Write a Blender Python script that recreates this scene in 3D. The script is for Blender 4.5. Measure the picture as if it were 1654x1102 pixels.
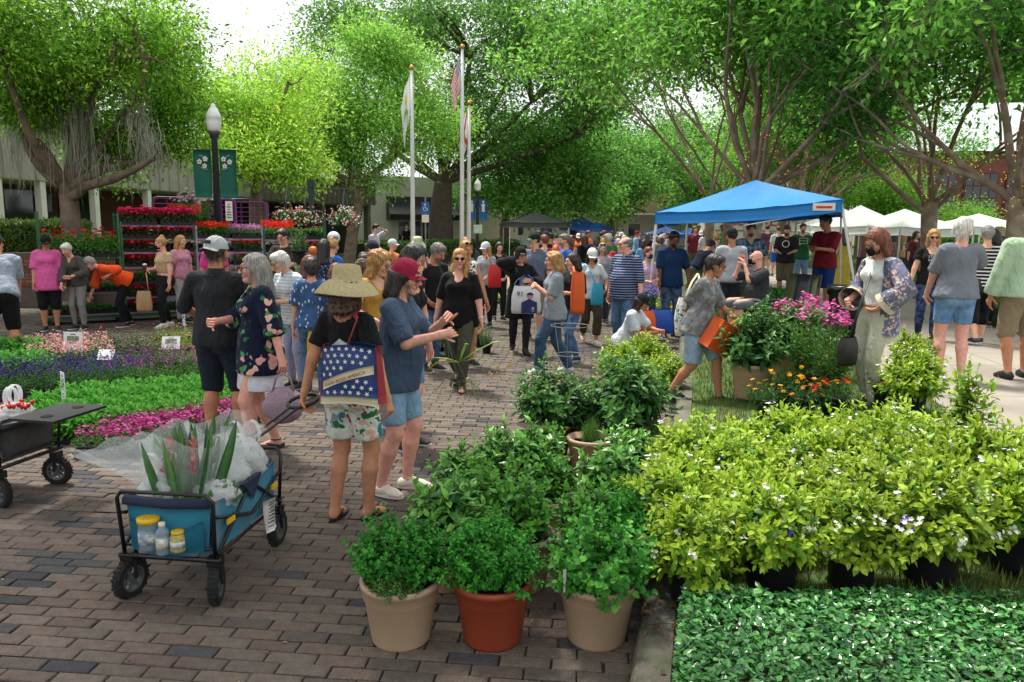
import bpy, math, random
import numpy as np
from mathutils import Matrix, Vector
R = math.radians
SC = bpy.context.scene
COL = SC.collection
for _o in list(bpy.data.objects): bpy.data.objects.remove(_o)

# ---------------------------------------------------------------- camera
CAM_H, FPX, PITCH, ROLL = 1.97, 1240.0, R(8.46), R(0.7)
_F = np.array([0, math.cos(PITCH), -math.sin(PITCH)])
_r0 = np.array([1.0, 0, 0]); _u0 = np.array([0, math.sin(PITCH), math.cos(PITCH)])
_Rv = math.cos(ROLL)*_r0 + math.sin(ROLL)*_u0
_Uv = -math.sin(ROLL)*_r0 + math.cos(ROLL)*_u0
CAMP = np.array([0, 0, CAM_H])
cd = bpy.data.cameras.new('camera'); cam = bpy.data.objects.new('camera', cd); COL.objects.link(cam)
m = Matrix.Identity(4)
for i in range(3):
    m[i][0] = _Rv[i]; m[i][1] = _Uv[i]; m[i][2] = -_F[i]; m[i][3] = CAMP[i]
cam.matrix_world = m
cd.sensor_width = 36; cd.lens = 36*FPX/1654; cd.clip_start = .05; cd.clip_end = 2000
SC.camera = cam

# ---------------------------------------------------------------- sky, sun, exposure
SUN_EL, SUN_AZ = R(66), R(-35)          # high, a little to the left and beyond
w = bpy.data.worlds.new('World'); SC.world = w; w.use_nodes = True
nt = w.node_tree; nt.nodes.clear()
sk = nt.nodes.new('ShaderNodeTexSky'); sk.sky_type = 'NISHITA'; sk.sun_disc = False
sk.sun_elevation = SUN_EL; sk.sun_rotation = SUN_AZ; sk.dust_density = 4; sk.air_density = 1.2
hs = nt.nodes.new('ShaderNodeHueSaturation'); hs.inputs['Saturation'].default_value = .25
mxw = nt.nodes.new('ShaderNodeMixRGB'); mxw.inputs[0].default_value = .72
mxw.inputs[2].default_value = (14.5, 14.8, 15.2, 1)      # even cloud layer
bg = nt.nodes.new('ShaderNodeBackground'); bg.inputs['Strength'].default_value = .066
ow = nt.nodes.new('ShaderNodeOutputWorld')
nt.links.new(sk.outputs[0], hs.inputs['Color']); nt.links.new(hs.outputs[0], mxw.inputs[1])
nt.links.new(mxw.outputs[0], bg.inputs[0]); nt.links.new(bg.outputs[0], ow.inputs[0])
sl = bpy.data.lights.new('sun', 'SUN'); sl.energy = 3.7; sl.angle = R(8); sl.color = (1, .95, .86)
so = bpy.data.objects.new('sun', sl); COL.objects.link(so)
_sd = Vector((math.sin(SUN_AZ)*math.cos(SUN_EL), math.cos(SUN_AZ)*math.cos(SUN_EL), math.sin(SUN_EL)))
so.rotation_euler = _sd.to_track_quat('Z', 'Y').to_euler(); so.location = (0, 0, 40)
vs = SC.view_settings; vs.view_transform = 'Standard'; vs.look = 'None'; vs.exposure = 0.7; vs.gamma = 1; vs.use_curve_mapping = False
SC.cycles.max_bounces = 6; SC.cycles.diffuse_bounces = 3; SC.cycles.glossy_bounces = 2
SC.cycles.transmission_bounces = 4; SC.cycles.transparent_max_bounces = 8; SC.cycles.caustics_reflective = False; SC.cycles.caustics_refractive = False
SC.cycles.use_denoising = True
SC.render.use_persistent_data = False

# ---------------------------------------------------------------- layout helpers: a pixel of the survey photo to a place in the world
def G(px, py, z=0.0):
    d = _F*FPX + _Rv*(px-827) + _Uv*(551-py); t = (z-CAM_H)/d[2]; return CAMP + d*t
def D(px, py, y):
    d = _F*FPX + _Rv*(px-827) + _Uv*(551-py); return CAMP + d*(y/d[1])
def lin(c):
    if isinstance(c, str):
        c = c.lstrip('#'); c = [int(c[i:i+2], 16)/255 for i in (0, 2, 4)]
        return tuple(x/12.92 if x < .04045 else ((x+.055)/1.055)**2.4 for x in c)
    return tuple(c)

# ---------------------------------------------------------------- materials
MATS = {}
def _new(name):
    mt = bpy.data.materials.new(name); mt.use_nodes = True; n = mt.node_tree; n.nodes.clear()
    return mt, n
def N(n, t, **kw):
    nd = n.nodes.new('ShaderNode'+t)
    for k, v in kw.items():
        if k.startswith('_'): setattr(nd, k[1:], v)
        else: nd.inputs[k.replace('_', ' ')].default_value = v
    return nd
def vary(n, src, var, scale, coord):
    """multiply a colour socket by 1 +- var noise"""
    nz = N(n, 'TexNoise', Scale=scale, Detail=4.0); n.links.new(coord, nz.inputs['Vector'])
    mr = N(n, 'MapRange'); mr.inputs['From Min'].default_value = .25; mr.inputs['From Max'].default_value = .75
    mr.inputs['To Min'].default_value = 1-var; mr.inputs['To Max'].default_value = 1+var
    n.links.new(nz.outputs['Fac'], mr.inputs['Value'])
    mx = N(n, 'VectorMath', _operation='SCALE'); n.links.new(src, mx.inputs[0]); n.links.new(mr.outputs[0], mx.inputs['Scale'])
    return mx.outputs[0]
def mat(name, c=(.5, .5, .5), rough=.7, var=.12, scale=6.0, bump=0.0, bscale=40.0, metal=0.0, attr=False, transl=0.0, emit=None, alpha=None, sub=0.0, spec=.5, c2=None, c2s=3.0, c2t=.55, sheen=0.0):
    key = name
    if key in MATS: return MATS[key]
    mt, n = _new(name); L = n.links.new
    tc = N(n, 'TexCoord'); co = tc.outputs['Object']
    if attr:
        a = N(n, 'Attribute', _attribute_name='Col'); src = a.outputs['Color']
    else:
        rgb = N(n, 'RGB'); rgb.outputs[0].default_value = (*lin(c), 1); src = rgb.outputs[0]
    if c2 is not None:
        nz = N(n, 'TexNoise', Scale=c2s, Detail=5.0); L(co, nz.inputs['Vector'])
        mr = N(n, 'MapRange'); mr.inputs['From Min'].default_value = c2t-.08; mr.inputs['From Max'].default_value = c2t+.08; L(nz.outputs['Fac'], mr.inputs['Value'])
        mx = N(n, 'MixRGB'); L(mr.outputs[0], mx.inputs[0]); L(src, mx.inputs[1]); mx.inputs[2].default_value = (*lin(c2), 1); src = mx.outputs[0]
    if var > 0: src = vary(n, src, var, scale, co)
    p = N(n, 'BsdfPrincipled'); L(src, p.inputs['Base Color']); p.inputs['Roughness'].default_value = rough; p.inputs['Metallic'].default_value = metal
    p.inputs['Specular IOR Level'].default_value = spec
    if sheen: p.inputs['Sheen Weight'].default_value = sheen
    if sub: p.inputs['Subsurface Weight'].default_value = sub; p.inputs['Subsurface Radius'].default_value = (.012, .005, .003); p.inputs['Subsurface Scale'].default_value = 1.0
    if emit: p.inputs['Emission Color'].default_value = (*lin(emit[0]), 1); p.inputs['Emission Strength'].default_value = emit[1]
    if bump:
        nz = N(n, 'TexNoise', Scale=bscale, Detail=3.0); L(co, nz.inputs['Vector'])
        b = N(n, 'Bump', Strength=bump, Distance=.02); L(nz.outputs['Fac'], b.inputs['Height']); L(b.outputs[0], p.inputs['Normal'])
    sh = p.outputs[0]
    if transl:
        tr = N(n, 'BsdfTranslucent'); L(src, tr.inputs['Color']); ms = N(n, 'MixShader'); ms.inputs[0].default_value = transl
        L(sh, ms.inputs[1]); L(tr.outputs[0], ms.inputs[2]); sh = ms.outputs[0]
    if alpha is not None:
        tp = N(n, 'BsdfTransparent'); ms = N(n, 'MixShader'); ms.inputs[0].default_value = alpha
        L(tp.outputs[0], ms.inputs[1]); L(sh, ms.inputs[2]); sh = ms.outputs[0]
    o = N(n, 'OutputMaterial'); L(sh, o.inputs['Surface'])
    MATS[key] = mt
    return mt
def leafmat(name, transl=.35, rough=.45, spec=.28):
    return mat(name, attr=True, transl=transl, rough=rough, var=.12, scale=3.0, spec=spec)

# ---------------------------------------------------------------- mesh helpers
def fast(name, V, F, col=None, smooth=False):
    """mesh from numpy arrays, all faces with the same number of corners"""
    me = bpy.data.meshes.new(name); V = np.asarray(V, np.float32); F = np.asarray(F, np.int32)
    k = F.shape[1]; m_ = len(F)
    me.vertices.add(len(V)); me.vertices.foreach_set('co', V.ravel())
    me.loops.add(m_*k); me.loops.foreach_set('vertex_index', F.ravel())
    me.polygons.add(m_); me.polygons.foreach_set('loop_start', np.arange(0, m_*k, k, dtype=np.int32))
    me.polygons.foreach_set('use_smooth', np.full(m_, smooth, bool))
    me.update(calc_edges=True)
    if col is not None:
        ca = me.color_attributes.new('Col', 'FLOAT_COLOR', 'POINT')
        c4 = np.ones((len(V), 4), np.float32); c4[:, :3] = col; ca.data.foreach_set('color', c4.ravel())
    return me
STUFFY = {'foliage', 'flowers', 'crown', 'hanging_moss', 'leaves_inside', 'thyme', 'emblem', 'limbs', 'flower_spike'}
ORD = 'first second third fourth fifth sixth seventh eighth ninth tenth'.split()
def link(name, me, mt=None, parent=None, loc=None, rot=None, scale=None):
    o = bpy.data.objects.new(name, me); COL.objects.link(o)
    if mt is not None and me is not None and len(me.materials) == 0: me.materials.append(mt)
    if name in STUFFY: o['kind'] = 'stuff'
    if parent is not None: o.parent = parent
    if loc is not None: o.location = [float(x) for x in loc]
    if rot is not None: o.rotation_euler = rot
    if scale is not None: o.scale = scale if hasattr(scale, '__len__') else (scale,)*3
    return o
def tag(o, label=None, cat=None, group=None, kind=None):
    if label: o['label'] = label
    if cat: o['category'] = cat
    if group: o['group'] = group
    if kind: o['kind'] = kind
    return o
def thing(name, label, cat, loc=(0, 0, 0), rotz=0.0, group=None, scale=None):
    o = bpy.data.objects.new(name, None); COL.objects.link(o); o.empty_display_size = .1
    o.location = [float(x) for x in loc]; o.rotation_euler = (0, 0, rotz)
    if scale: o.scale = (scale,)*3
    return tag(o, label, cat, group)
def copy_tree(o, parent=None, label=None, loc=None, rotz=None, scale=None):
    c = o.copy(); COL.objects.link(c)
    if parent is not None: c.parent = parent
    if label: c['label'] = label
    if loc is not None: c.location = [float(x) for x in loc]
    if rotz is not None: c.rotation_euler = (0, 0, rotz)
    if scale is not None: c.scale = (scale,)*3 if not hasattr(scale, '__len__') else scale
    for ch in o.children: copy_tree(ch, c)
    return c
def V3(*a): return np.array(a, float)
def unit(v):
    v = np.asarray(v, float); return v/max(1e-9, np.linalg.norm(v))
class MB:
    """collects shapes into one mesh"""
    def __init__(s): s.v = []; s.f = []; s.c = []; s.cur = None
    def add(s, vs, fs):
        b = len(s.v); s.v += [tuple(float(x) for x in p) for p in vs]; s.f += [tuple(i+b for i in f) for f in fs]
        if s.cur is not None: s.c += [s.cur]*len(vs)
        return s
    def box(s, c, d, rz=0.0, M=None):
        x, y, z = d[0]/2, d[1]/2, d[2]/2; ca, sa = math.cos(rz), math.sin(rz); vs = []
        for i in (-1, 1):
            for j in (-1, 1):
                for k in (-1, 1):
                    p = (c[0]+i*x*ca-j*y*sa, c[1]+i*x*sa+j*y*ca, c[2]+k*z)
                    vs.append(p)
        if M is not None: vs = [tuple(M @ Vector(p)) for p in vs]
        return s.add(vs, [(0, 1, 3, 2), (4, 6, 7, 5), (0, 4, 5, 1), (2, 3, 7, 6), (0, 2, 6, 4), (1, 5, 7, 3)])
    def tube(s, pts, r, n=8, caps=True, flat=1.0, up=(0, 0, 1)):
        pts = [np.asarray(p, float) for p in pts]; k = len(pts)
        rs = list(r) if hasattr(r, '__len__') else [r]*k
        vs = []; prev = None
        for i, p in enumerate(pts):
            t = unit((pts[min(i+1, k-1)]-pts[max(i-1, 0)]))
            if prev is None:
                a = np.cross(t, up)
                if np.linalg.norm(a) < 1e-3: a = np.cross(t, (1, 0, 0))
            else: a = prev-t*np.dot(prev, t)
            a = unit(a); prev = a; b = np.cross(t, a)
            for j in range(n):
                q = 2*math.pi*j/n; vs.append(p+rs[i]*(math.cos(q)*a+flat*math.sin(q)*b))
        fs = []
        for i in range(k-1):
            for j in range(n):
                fs.append((i*n+j, i*n+(j+1) % n, (i+1)*n+(j+1) % n, (i+1)*n+j))
        if caps: fs.append(tuple(range(n-1, -1, -1))); fs.append(tuple((k-1)*n+j for j in range(n)))
        return s.add(vs, fs)
    def bar(s, a, b, r, n=6): return s.tube([a, b], r, n)
    def lathe(s, prof, n=20, c=(0, 0, 0), M=None, cap=True):
        vs = []; fs = []
        for (r, z) in prof:
            for j in range(n):
                q = 2*math.pi*j/n; vs.append((c[0]+r*math.cos(q), c[1]+r*math.sin(q), c[2]+z))
        k = len(prof)
        for i in range(k-1):
            for j in range(n): fs.append((i*n+j, i*n+(j+1) % n, (i+1)*n+(j+1) % n, (i+1)*n+j))
        if cap: fs.append(tuple(range(n-1, -1, -1))); fs.append(tuple((k-1)*n+j for j in range(n)))
        if M is not None: vs = [tuple(M @ Vector(p)) for p in vs]
        return s.add(vs, fs)
    def sheet(s, grid, thick=0.0):
        """grid of points [i][j]; thick > 0 gives a solid sheet"""
        gi, gj = len(grid), len(grid[0]); g = np.asarray(grid, float)
        vs = [tuple(p) for row in g for p in row]
        fs = [(i*gj+j, (i+1)*gj+j, (i+1)*gj+j+1, i*gj+j+1) for i in range(gi-1) for j in range(gj-1)]
        if thick:
            du = np.gradient(g, axis=0); dv = np.gradient(g, axis=1); nn = np.cross(du, dv)
            nn /= np.maximum(1e-9, np.linalg.norm(nn, axis=2, keepdims=True)); g2 = g-nn*thick
            b = gi*gj; vs += [tuple(p) for row in g2 for p in row]
            fs += [(b+i*gj+j, b+i*gj+j+1, b+(i+1)*gj+j+1, b+(i+1)*gj+j) for i in range(gi-1) for j in range(gj-1)]
            ed = [i*gj for i in range(gi)] + [(gi-1)*gj+j for j in range(1, gj)] + [i*gj+gj-1 for i in range(gi-2, -1, -1)] + [j for j in range(gj-2, -1, -1)]
            for a, c in zip(ed[:-1], ed[1:]): fs.append((a, c, b+c, b+a))
        return s.add(vs, fs)
    def mesh(s, name, smooth=False):
        me = bpy.data.meshes.new(name); me.from_pydata(s.v, [], s.f)
        if smooth: me.polygons.foreach_set('use_smooth', [True]*len(me.polygons))
        if s.c:
            ca = me.color_attributes.new('Col', 'FLOAT_COLOR', 'POINT')
            c4 = np.ones((len(s.v), 4), np.float32); c4[:, :3] = s.c; ca.data.foreach_set('color', c4.ravel())
        me.update(); return me
    def build(s, name, mt, parent=None, smooth=False, loc=None, rot=None):
        me = s.mesh(name, smooth); me.materials.append(mt)
        return link(name, me, mt, parent, loc, rot)
def text(name, body, size, mt, parent=None, M=None, depth=.002, align='CENTER'):
    cu = bpy.data.curves.new(name, 'FONT'); cu.body = body; cu.size = size; cu.extrude = depth; cu.align_x = align; cu.align_y = 'CENTER'; cu.resolution_u = 2
    o = bpy.data.objects.new(name, cu); COL.objects.link(o); dg = bpy.context.evaluated_depsgraph_get()
    me = bpy.data.meshes.new_from_object(o.evaluated_get(dg)); bpy.data.objects.remove(o); me.materials.clear(); me.materials.append(mt)
    o = link(name, me, None, parent)
    if M is not None: o.matrix_basis = M
    return o
def frame(o, x, y, z):
    """matrix from origin and three axes"""
    return Matrix(((x[0], y[0], z[0], o[0]), (x[1], y[1], z[1], o[1]), (x[2], y[2], z[2], o[2]), (0, 0, 0, 1)))
def rotm(rx=0, ry=0, rz=0):
    cx, sx, cy, sy, cz, sz = math.cos(rx), math.sin(rx), math.cos(ry), math.sin(ry), math.cos(rz), math.sin(rz)
    X = np.array([[1, 0, 0], [0, cx, -sx], [0, sx, cx]]); Y = np.array([[cy, 0, sy], [0, 1, 0], [-sy, 0, cy]]); Z = np.array([[cz, -sz, 0], [sz, cz, 0], [0, 0, 1]])
    return Z @ Y @ X
def smooth_noise(P, f, seed=0):
    """cheap smooth noise from sines, for numpy point arrays"""
    r = np.random.RandomState(seed); o = 0
    for i in range(4):
        k = r.normal(size=3)*f*(1.6**i); ph = r.uniform(0, 6.28); o = o+np.sin(P @ k+ph)/(1.4**i)
    return o*.45
# leaves ---------------------------------------------------------
def norm_rows(a): return a/np.maximum(1e-9, np.linalg.norm(a, axis=1, keepdims=True))
def leaves(P, d, n, L, W, col, fold=.25, cup=True, droop=.15):
    """one leaf per row: base P, along d, facing n; cup=True 5 verts/4 tris, else 4 verts/2 tris (quad as tris)"""
    d = norm_rows(d); n = norm_rows(n-d*np.sum(n*d, 1, keepdims=True)); s = np.cross(d, n)
    L = np.broadcast_to(np.asarray(L, float).reshape(-1, 1), (len(P), 1)); W = np.broadcast_to(np.asarray(W, float).reshape(-1, 1), (len(P), 1))
    b = P; t = P+d*L-n*L*droop; mid = P+d*L*.45
    l = mid+s*W*.5+n*W*fold; r = mid-s*W*.5+n*W*fold; k = len(P)
    if cup:
        m1, m2 = P+d*L*.27, P+d*L*.62-n*L*droop*.35; V = np.stack([b, m1+s*W*.44+n*W*fold, m1-s*W*.44+n*W*fold, m2+s*W*.46+n*W*fold*.8, m2-s*W*.46+n*W*fold*.8, t, mid-n*L*droop*.2], 1).reshape(-1, 3); base = np.arange(k)[:, None]*7
        F = np.concatenate([base+np.array([q]) for q in ((0, 6, 1), (1, 6, 3), (3, 6, 5), (5, 6, 4), (4, 6, 2), (2, 6, 0))], 0); c = np.repeat(col, 7, 0)
    else:
        V = np.stack([b, l, t, r], 1).reshape(-1, 3); base = np.arange(k)[:, None]*4
        F = np.concatenate([base+np.array([[0, 2, 1]]), base+np.array([[0, 3, 2]])], 0); c = np.repeat(col, 4, 0)
    return V, F, c
def cat_meshes(parts):
    Vs, Fs, Cs, o = [], [], [], 0
    for V, F, c in parts:
        Vs.append(V); Fs.append(F+o); Cs.append(c); o += len(V)
    return np.concatenate(Vs), np.concatenate(Fs), np.concatenate(Cs)
def pal(rs, n, cols, jit=.15):
    """n random colours around a palette of sRGB hex strings"""
    c = np.array([lin(x) for x in cols]); k = rs.randint(0, len(c), n); f = rs.uniform(0, 1, (n, 1)); k2 = rs.randint(0, len(c), n)
    o = c[k]*(1-f)+c[k2]*f
    return np.clip(o*(1+jit*rs.normal(size=(n, 1))), .002, 1)
# ================================================================= SETTING
def lawnz(x, y):
    d = (x-(.02+.235*(y-1.0)))          # distance from the kerb, roughly
    return .14+.22*float(np.clip(d/2.3, 0, 1))
M_conc = mat('sidewalk_concrete', '#948c81', .85, .12, 1.3, .15, 90, c2='#857d73', c2s=1.1, c2t=.58)
M_kerb = mat('kerb_concrete', '#6b675c', .9, .25, 6, .5, 60, c2='#4c5238', c2s=5, c2t=.5)
M_soil = mat('soil', '#3a2c22', .95, .4, 20, .6, 60)
M_lawn = mat('lawn_turf', '#3f5a24', .95, .35, 4, .6, 40, c2='#56502f', c2s=2.5, c2t=.6)
M_joint = mat('joint_sand', '#3a322b', .95, .3, 12, .5, 80)
M_mulch = mat('mulch', '#4a3526', .95, .4, 14, .8, 30)
# ground to the horizon
g = MB(); g.sheet([[(x, y, -.06) for y in (-60, 0, 30, 80, 200, 700)] for x in (-500, -60, -15, 0, 15, 60, 500)])
tag(g.build('ground', mat('far_ground', '#55573a', .95, .3, .3)), kind='structure')
# street: bed of joint sand carrying laid bricks
KP = [(.02, 1.0), (.54, 3.11), (.78, 4.08), (1.38, 6.5), (1.98, 8.95), (2.75, 12.5), (3.75, 17), (5.2, 24), (9.5, 45), (17, 90)]
def kerbx(y): return float(np.interp(y, [p[1] for p in KP], [p[0] for p in KP]))
st = MB(); ys = [-8, 1, 2, 4, 6, 9, 12, 16, 20, 24.6, 34, 50, 90]
st.sheet([[(-13+.06*max(0, y-24), y, -.016) for y in ys], [(kerbx(max(y, 1))+.05, y, -.016) for y in ys]])
street = tag(st.build('brick_street', M_joint), kind='structure')
BA = R(5.4); bu = np.array([math.cos(BA), -math.sin(BA)]); bv = np.array([math.sin(BA), math.cos(BA)])
M_brick = mat('paver_brick', attr=True, rough=.8, var=.22, scale=22, bump=.75, bscale=90, spec=.35)
brs = np.random.RandomState(4)
BC = ['#685e55', '#70655a', '#5f564f', '#73675b', '#655850', '#6b6057', '#5b534c', '#6e5f55']; BG = ['#444346', '#4b4a4a', '#3d3e41']
def brick_geo(L_, W_, Ht, full):
    b = .005; x, y = L_/2, W_/2; xi, yi = x-b, y-b
    V = [(-xi, -yi, Ht), (xi, -yi, Ht), (xi, yi, Ht), (-xi, yi, Ht), (-x, -y, Ht-b), (x, -y, Ht-b), (x, y, Ht-b), (-x, y, Ht-b)]
    F = [(0, 1, 2, 3), (4, 5, 1, 0), (5, 6, 2, 1), (6, 7, 3, 2), (7, 4, 0, 3)]
    if full:
        V += [(p[0], p[1], -.05) for p in V[4:8]]; F += [(8, 9, 5, 4), (9, 10, 6, 5), (10, 11, 7, 6), (11, 8, 4, 7)]
    return np.array(V, float), np.array(F)
LB, WB = .238, .0905
cells = []
for j in range(int(-2/WB), int(25/WB)):
    off = (.5*(j % 2)+.06*brs.normal())*LB
    for i in range(-90, 40):
        p = bu*(i*LB+off)+bv*(j*WB); 
        if p[1] < 1.2 or p[1] > 24.5 or p[0] > kerbx(p[1])+.09 or p[0] < -.70*p[1]-.7: continue
        cells.append((p[0], p[1]))
cells = np.array(cells)
cn = smooth_noise(np.c_[cells, np.zeros(len(cells))], 1.1, 3)
vis = [k for k in range(len(cells)) if cells[k, 1] > 2.95 and cells[k, 0] < .5*cells[k, 1] and cells[k, 0] > -.69*cells[k, 1]]
near = set(sorted(vis, key=lambda k: cells[k, 1])[:300])
brick_meshes = []
def bcol(c):
    return pal(brs, 1, BG if c else BC, .07)[0]
for k in range(14):
    V, F = brick_geo(LB-.007-.006*brs.rand(), WB-.007, 0, True)
    V[:8, 2] += brs.uniform(-.0015, .0015, 8); V[:, :2] += brs.normal(0, .0018, (len(V), 2))
    me = fast('brick', V, F, np.tile(bcol(k > 10), (len(V), 1))); me.materials.append(M_brick); brick_meshes.append(me)
PV, PF, PC = [], [], []
for k, (x, y) in enumerate(cells):
    grey = cn[k] > .55+.4*brs.rand() or brs.rand() < .05; dz = brs.normal(0, .0017); rz = -BA+brs.normal(0, .006)
    if k in near:
        link('brick', brick_meshes[brs.randint(11, 14) if grey else brs.randint(0, 11)], None, street, (x, y, dz), (brs.normal(0, .004), brs.normal(0, .004), rz))
    else:
        V, F = brick_geo(LB-.008, WB-.008, dz, False)
        if y > 11: V, F = V[:4], F[:1]
        ca, sa = math.cos(rz), math.sin(rz)
        W2 = V.copy(); W2[:, 0] = V[:, 0]*ca-V[:, 1]*sa+x; W2[:, 1] = V[:, 0]*sa+V[:, 1]*ca+y
        PV.append(W2); PF.append(F); PC.append(np.tile(bcol(grey), (len(V), 1)))
PV, PF, PC = cat_meshes(list(zip(PV, PF, PC)))
bm_ = fast('brick_paving', PV, PF, PC); tag(link('brick_paving', bm_, M_brick, street), kind='stuff')
# far paving where single bricks can no longer be told apart
fp = MB(); ys = [24.5, 34, 50, 90]
fp.sheet([[(-11+.06*(y-24), y, -.004) for y in ys], [(kerbx(y)-.02, y, -.004) for y in ys]])
fp.build('far_paving', mat('far_paving', '#8d796e', .85, .2, 1.5), street)
# kerb stones
kerb = tag(thing('kerb', None, None), kind='structure')
del_ = [k for k in ('label', 'category') if k in kerb.keys()]
ky = [.2, 1.6, 3.36, 6.0, 9.0, 12.0, 15, 18, 24, 34, 50, 88]
for a, b in zip(ky[:-1], ky[1:]):
    mb = MB(); prof = [(-.0, -.05), (.0, .06), (.018, .11), (.05, .135), (.10, .142), (.175, .142), (.185, .12), (.185, -.05)]
    rows = []
    for t in np.linspace(a+.004, b-.004, 5): rows.append([(kerbx(t)+q[0], t, q[1]) for q in prof])
    mb.sheet(rows); k = len(prof); mb.f.append(tuple(range(k))); mb.f.append(tuple(4*k+i for i in range(k-1, -1, -1)))
    mb.build('kerb_stone', M_kerb, kerb, False)
# planted lawn strip between kerb and sidewalk
SWL = [(3.3, .5), (3.7, 4), (4.05, 7.2), (4.9, 13), (5.4, 16), (7.5, 26), (10.5, 42), (19, 88)]
SWR = [(7.0, .5), (7.3, 5), (7.7, 9), (8.2, 13), (9.2, 16), (11.3, 26), (14.6, 42), (24, 88)]
def lx(y): return float(np.interp(y, [p[1] for p in SWL], [p[0] for p in SWL]))
def rx_(y): return float(np.interp(y, [p[1] for p in SWR], [p[0] for p in SWR]))
rows = []
for y in list(np.linspace(.3, 20, 40))+list(np.linspace(22, 88, 20)):
    xa, xb = kerbx(y)+.15, lx(y)+.05
    rows.append([(xa+(xb-xa)*t, y, .13+(.357-.13)*min(1, t*1.25)-.012) for t in np.linspace(0, 1, 8)])
lw = MB(); lw.sheet(rows); tag(lw.build('lawn', M_lawn, smooth=True), kind='structure')
# sidewalk slabs
sw = tag(thing('sidewalk', None, None), kind='structure')
swy = list(np.arange(.5, 30, 1.75))+list(np.arange(30, 88, 4.0))
for a, b in zip(swy[:-1], swy[1:]):
    e = .006
    for s0, s1 in ((0, .5), (.5, 1)):
        P_ = [(lx(y)+(rx_(y)-lx(y))*s, y) for y, s in ((a+e, s0+.002), (a+e, s1-.002), (b-e, s1-.002), (b-e, s0+.002))]
        mb = MB(); mb.add([(p[0], p[1], .36) for p in P_]+[(p[0], p[1], .2) for p in P_], [(0, 1, 2, 3), (0, 4, 5, 1), (1, 5, 6, 2), (2, 6, 7, 3), (3, 7, 4, 0)])
        mb.build('slab', M_conc, sw)
# lawn beyond the sidewalk, and the lawn on the far side of the street
l2 = MB(); l2.sheet([[(rx_(y)-.05, y, .335) for y in (.3, 8, 14, 24, 40, 88)], [(rx_(y)+30, y, .35) for y in (.3, 8, 14, 24, 40, 88)]])
tag(l2.build('lawn', M_lawn), kind='structure')
l3 = MB(); l3.sheet([[(-30, y, .26) for y in (17, 24, 34, 50, 90)], [(x, y, .26) for x, y in ((-7.2, 19), (-6, 24), (-4.6, 34), (-3.0, 50), (4, 90))], [(x+.12, y-.05, -.02) for x, y in ((-7.2, 19), (-6, 24), (-4.6, 34), (-3.0, 50), (4, 90))]])
tag(l3.build('lawn', M_lawn), kind='structure')
# grass blades on the lawn strip (uncountable)
grs = np.random.RandomState(8); n = 19000
gy = 3.2+grs.rand(n)**1.5*13; t = grs.rand(n); gx = np.array([kerbx(y)+.2+(lx(y)-kerbx(y)-.2)*s for y, s in zip(gy, t)])
gz = .13+.227*np.minimum(1, (gx-np.array([kerbx(y) for y in gy]))/np.array([lx(y)-kerbx(y) for y in gy])*1.25)-.015
az = grs.uniform(0, 6.28, n); dv = np.c_[np.cos(az)*.5, np.sin(az)*.5, np.ones(n)]; nv = np.c_[np.cos(az), np.sin(az), -.4*np.ones(n)]
V, F, c = leaves(np.c_[gx, gy, gz], dv, nv, grs.uniform(.04, .085, n), .008, pal(grs, n, ['#5f7d2f', '#46632a', '#7b8a3c', '#8a8450'], .2), .05, False)
tag(link('grass', fast('grass', V, F, c), leafmat('grass_blade', .3)), 'short green grass on the strip between kerb and sidewalk', None, None, 'stuff')

# ----------------------------------------------------------------- buildings
M_fascia = mat('pale_metal_fascia', '#9f9c92', .55, .08, 2)
M_fdark = mat('dark_metal_fascia', '#6e6a60', .6, .1, 2)
M_white = mat('white_paint', '#d8d5cc', .6, .06, 3)
M_glass = mat('window_glass', '#161a1c', .08, .2, 1, spec=.8)
M_dark = mat('dark_frame', '#24211f', .5, .1)
M_roofm = mat('roof_sheet', '#a8a59c', .7, .12, 1.5)
def brickmat(name, a, b, mo, sc=1.0):
    if name in MATS: return MATS[name]
    mt, n = _new(name); L = n.links.new; tc = N(n, 'TexCoord')
    mp = N(n, 'Mapping'); mp.inputs['Rotation'].default_value = (R(90), 0, 0); L(tc.outputs['Object'], mp.inputs['Vector'])
    bt = N(n, 'TexBrick', Scale=1.0); bt.inputs['Color1'].default_value = (*lin(a), 1); bt.inputs['Color2'].default_value = (*lin(b), 1); bt.inputs['Mortar'].default_value = (*lin(mo), 1)
    bt.inputs['Brick Width'].default_value = .215*sc; bt.inputs['Row Height'].default_value = .075*sc; bt.inputs['Mortar Size'].default_value = .009*sc
    L(mp.outputs[0], bt.inputs['Vector']); src = vary(n, bt.outputs['Color'], .2, 5, tc.outputs['Object'])
    p = N(n, 'BsdfPrincipled', Roughness=.85); L(src, p.inputs['Base Color'])
    bp = N(n, 'Bump', Strength=.6, Distance=.01); L(bt.outputs['Fac'], bp.inputs['Height']); bp.invert = True; L(bp.outputs[0], p.inputs['Normal'])
    o = N(n, 'OutputMaterial'); L(p.outputs[0], o.inputs[0]); MATS[name] = mt; return mt
M_bw = brickmat('red_brick_wall', '#6b3a2c', '#553026', '#4d4038')
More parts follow.
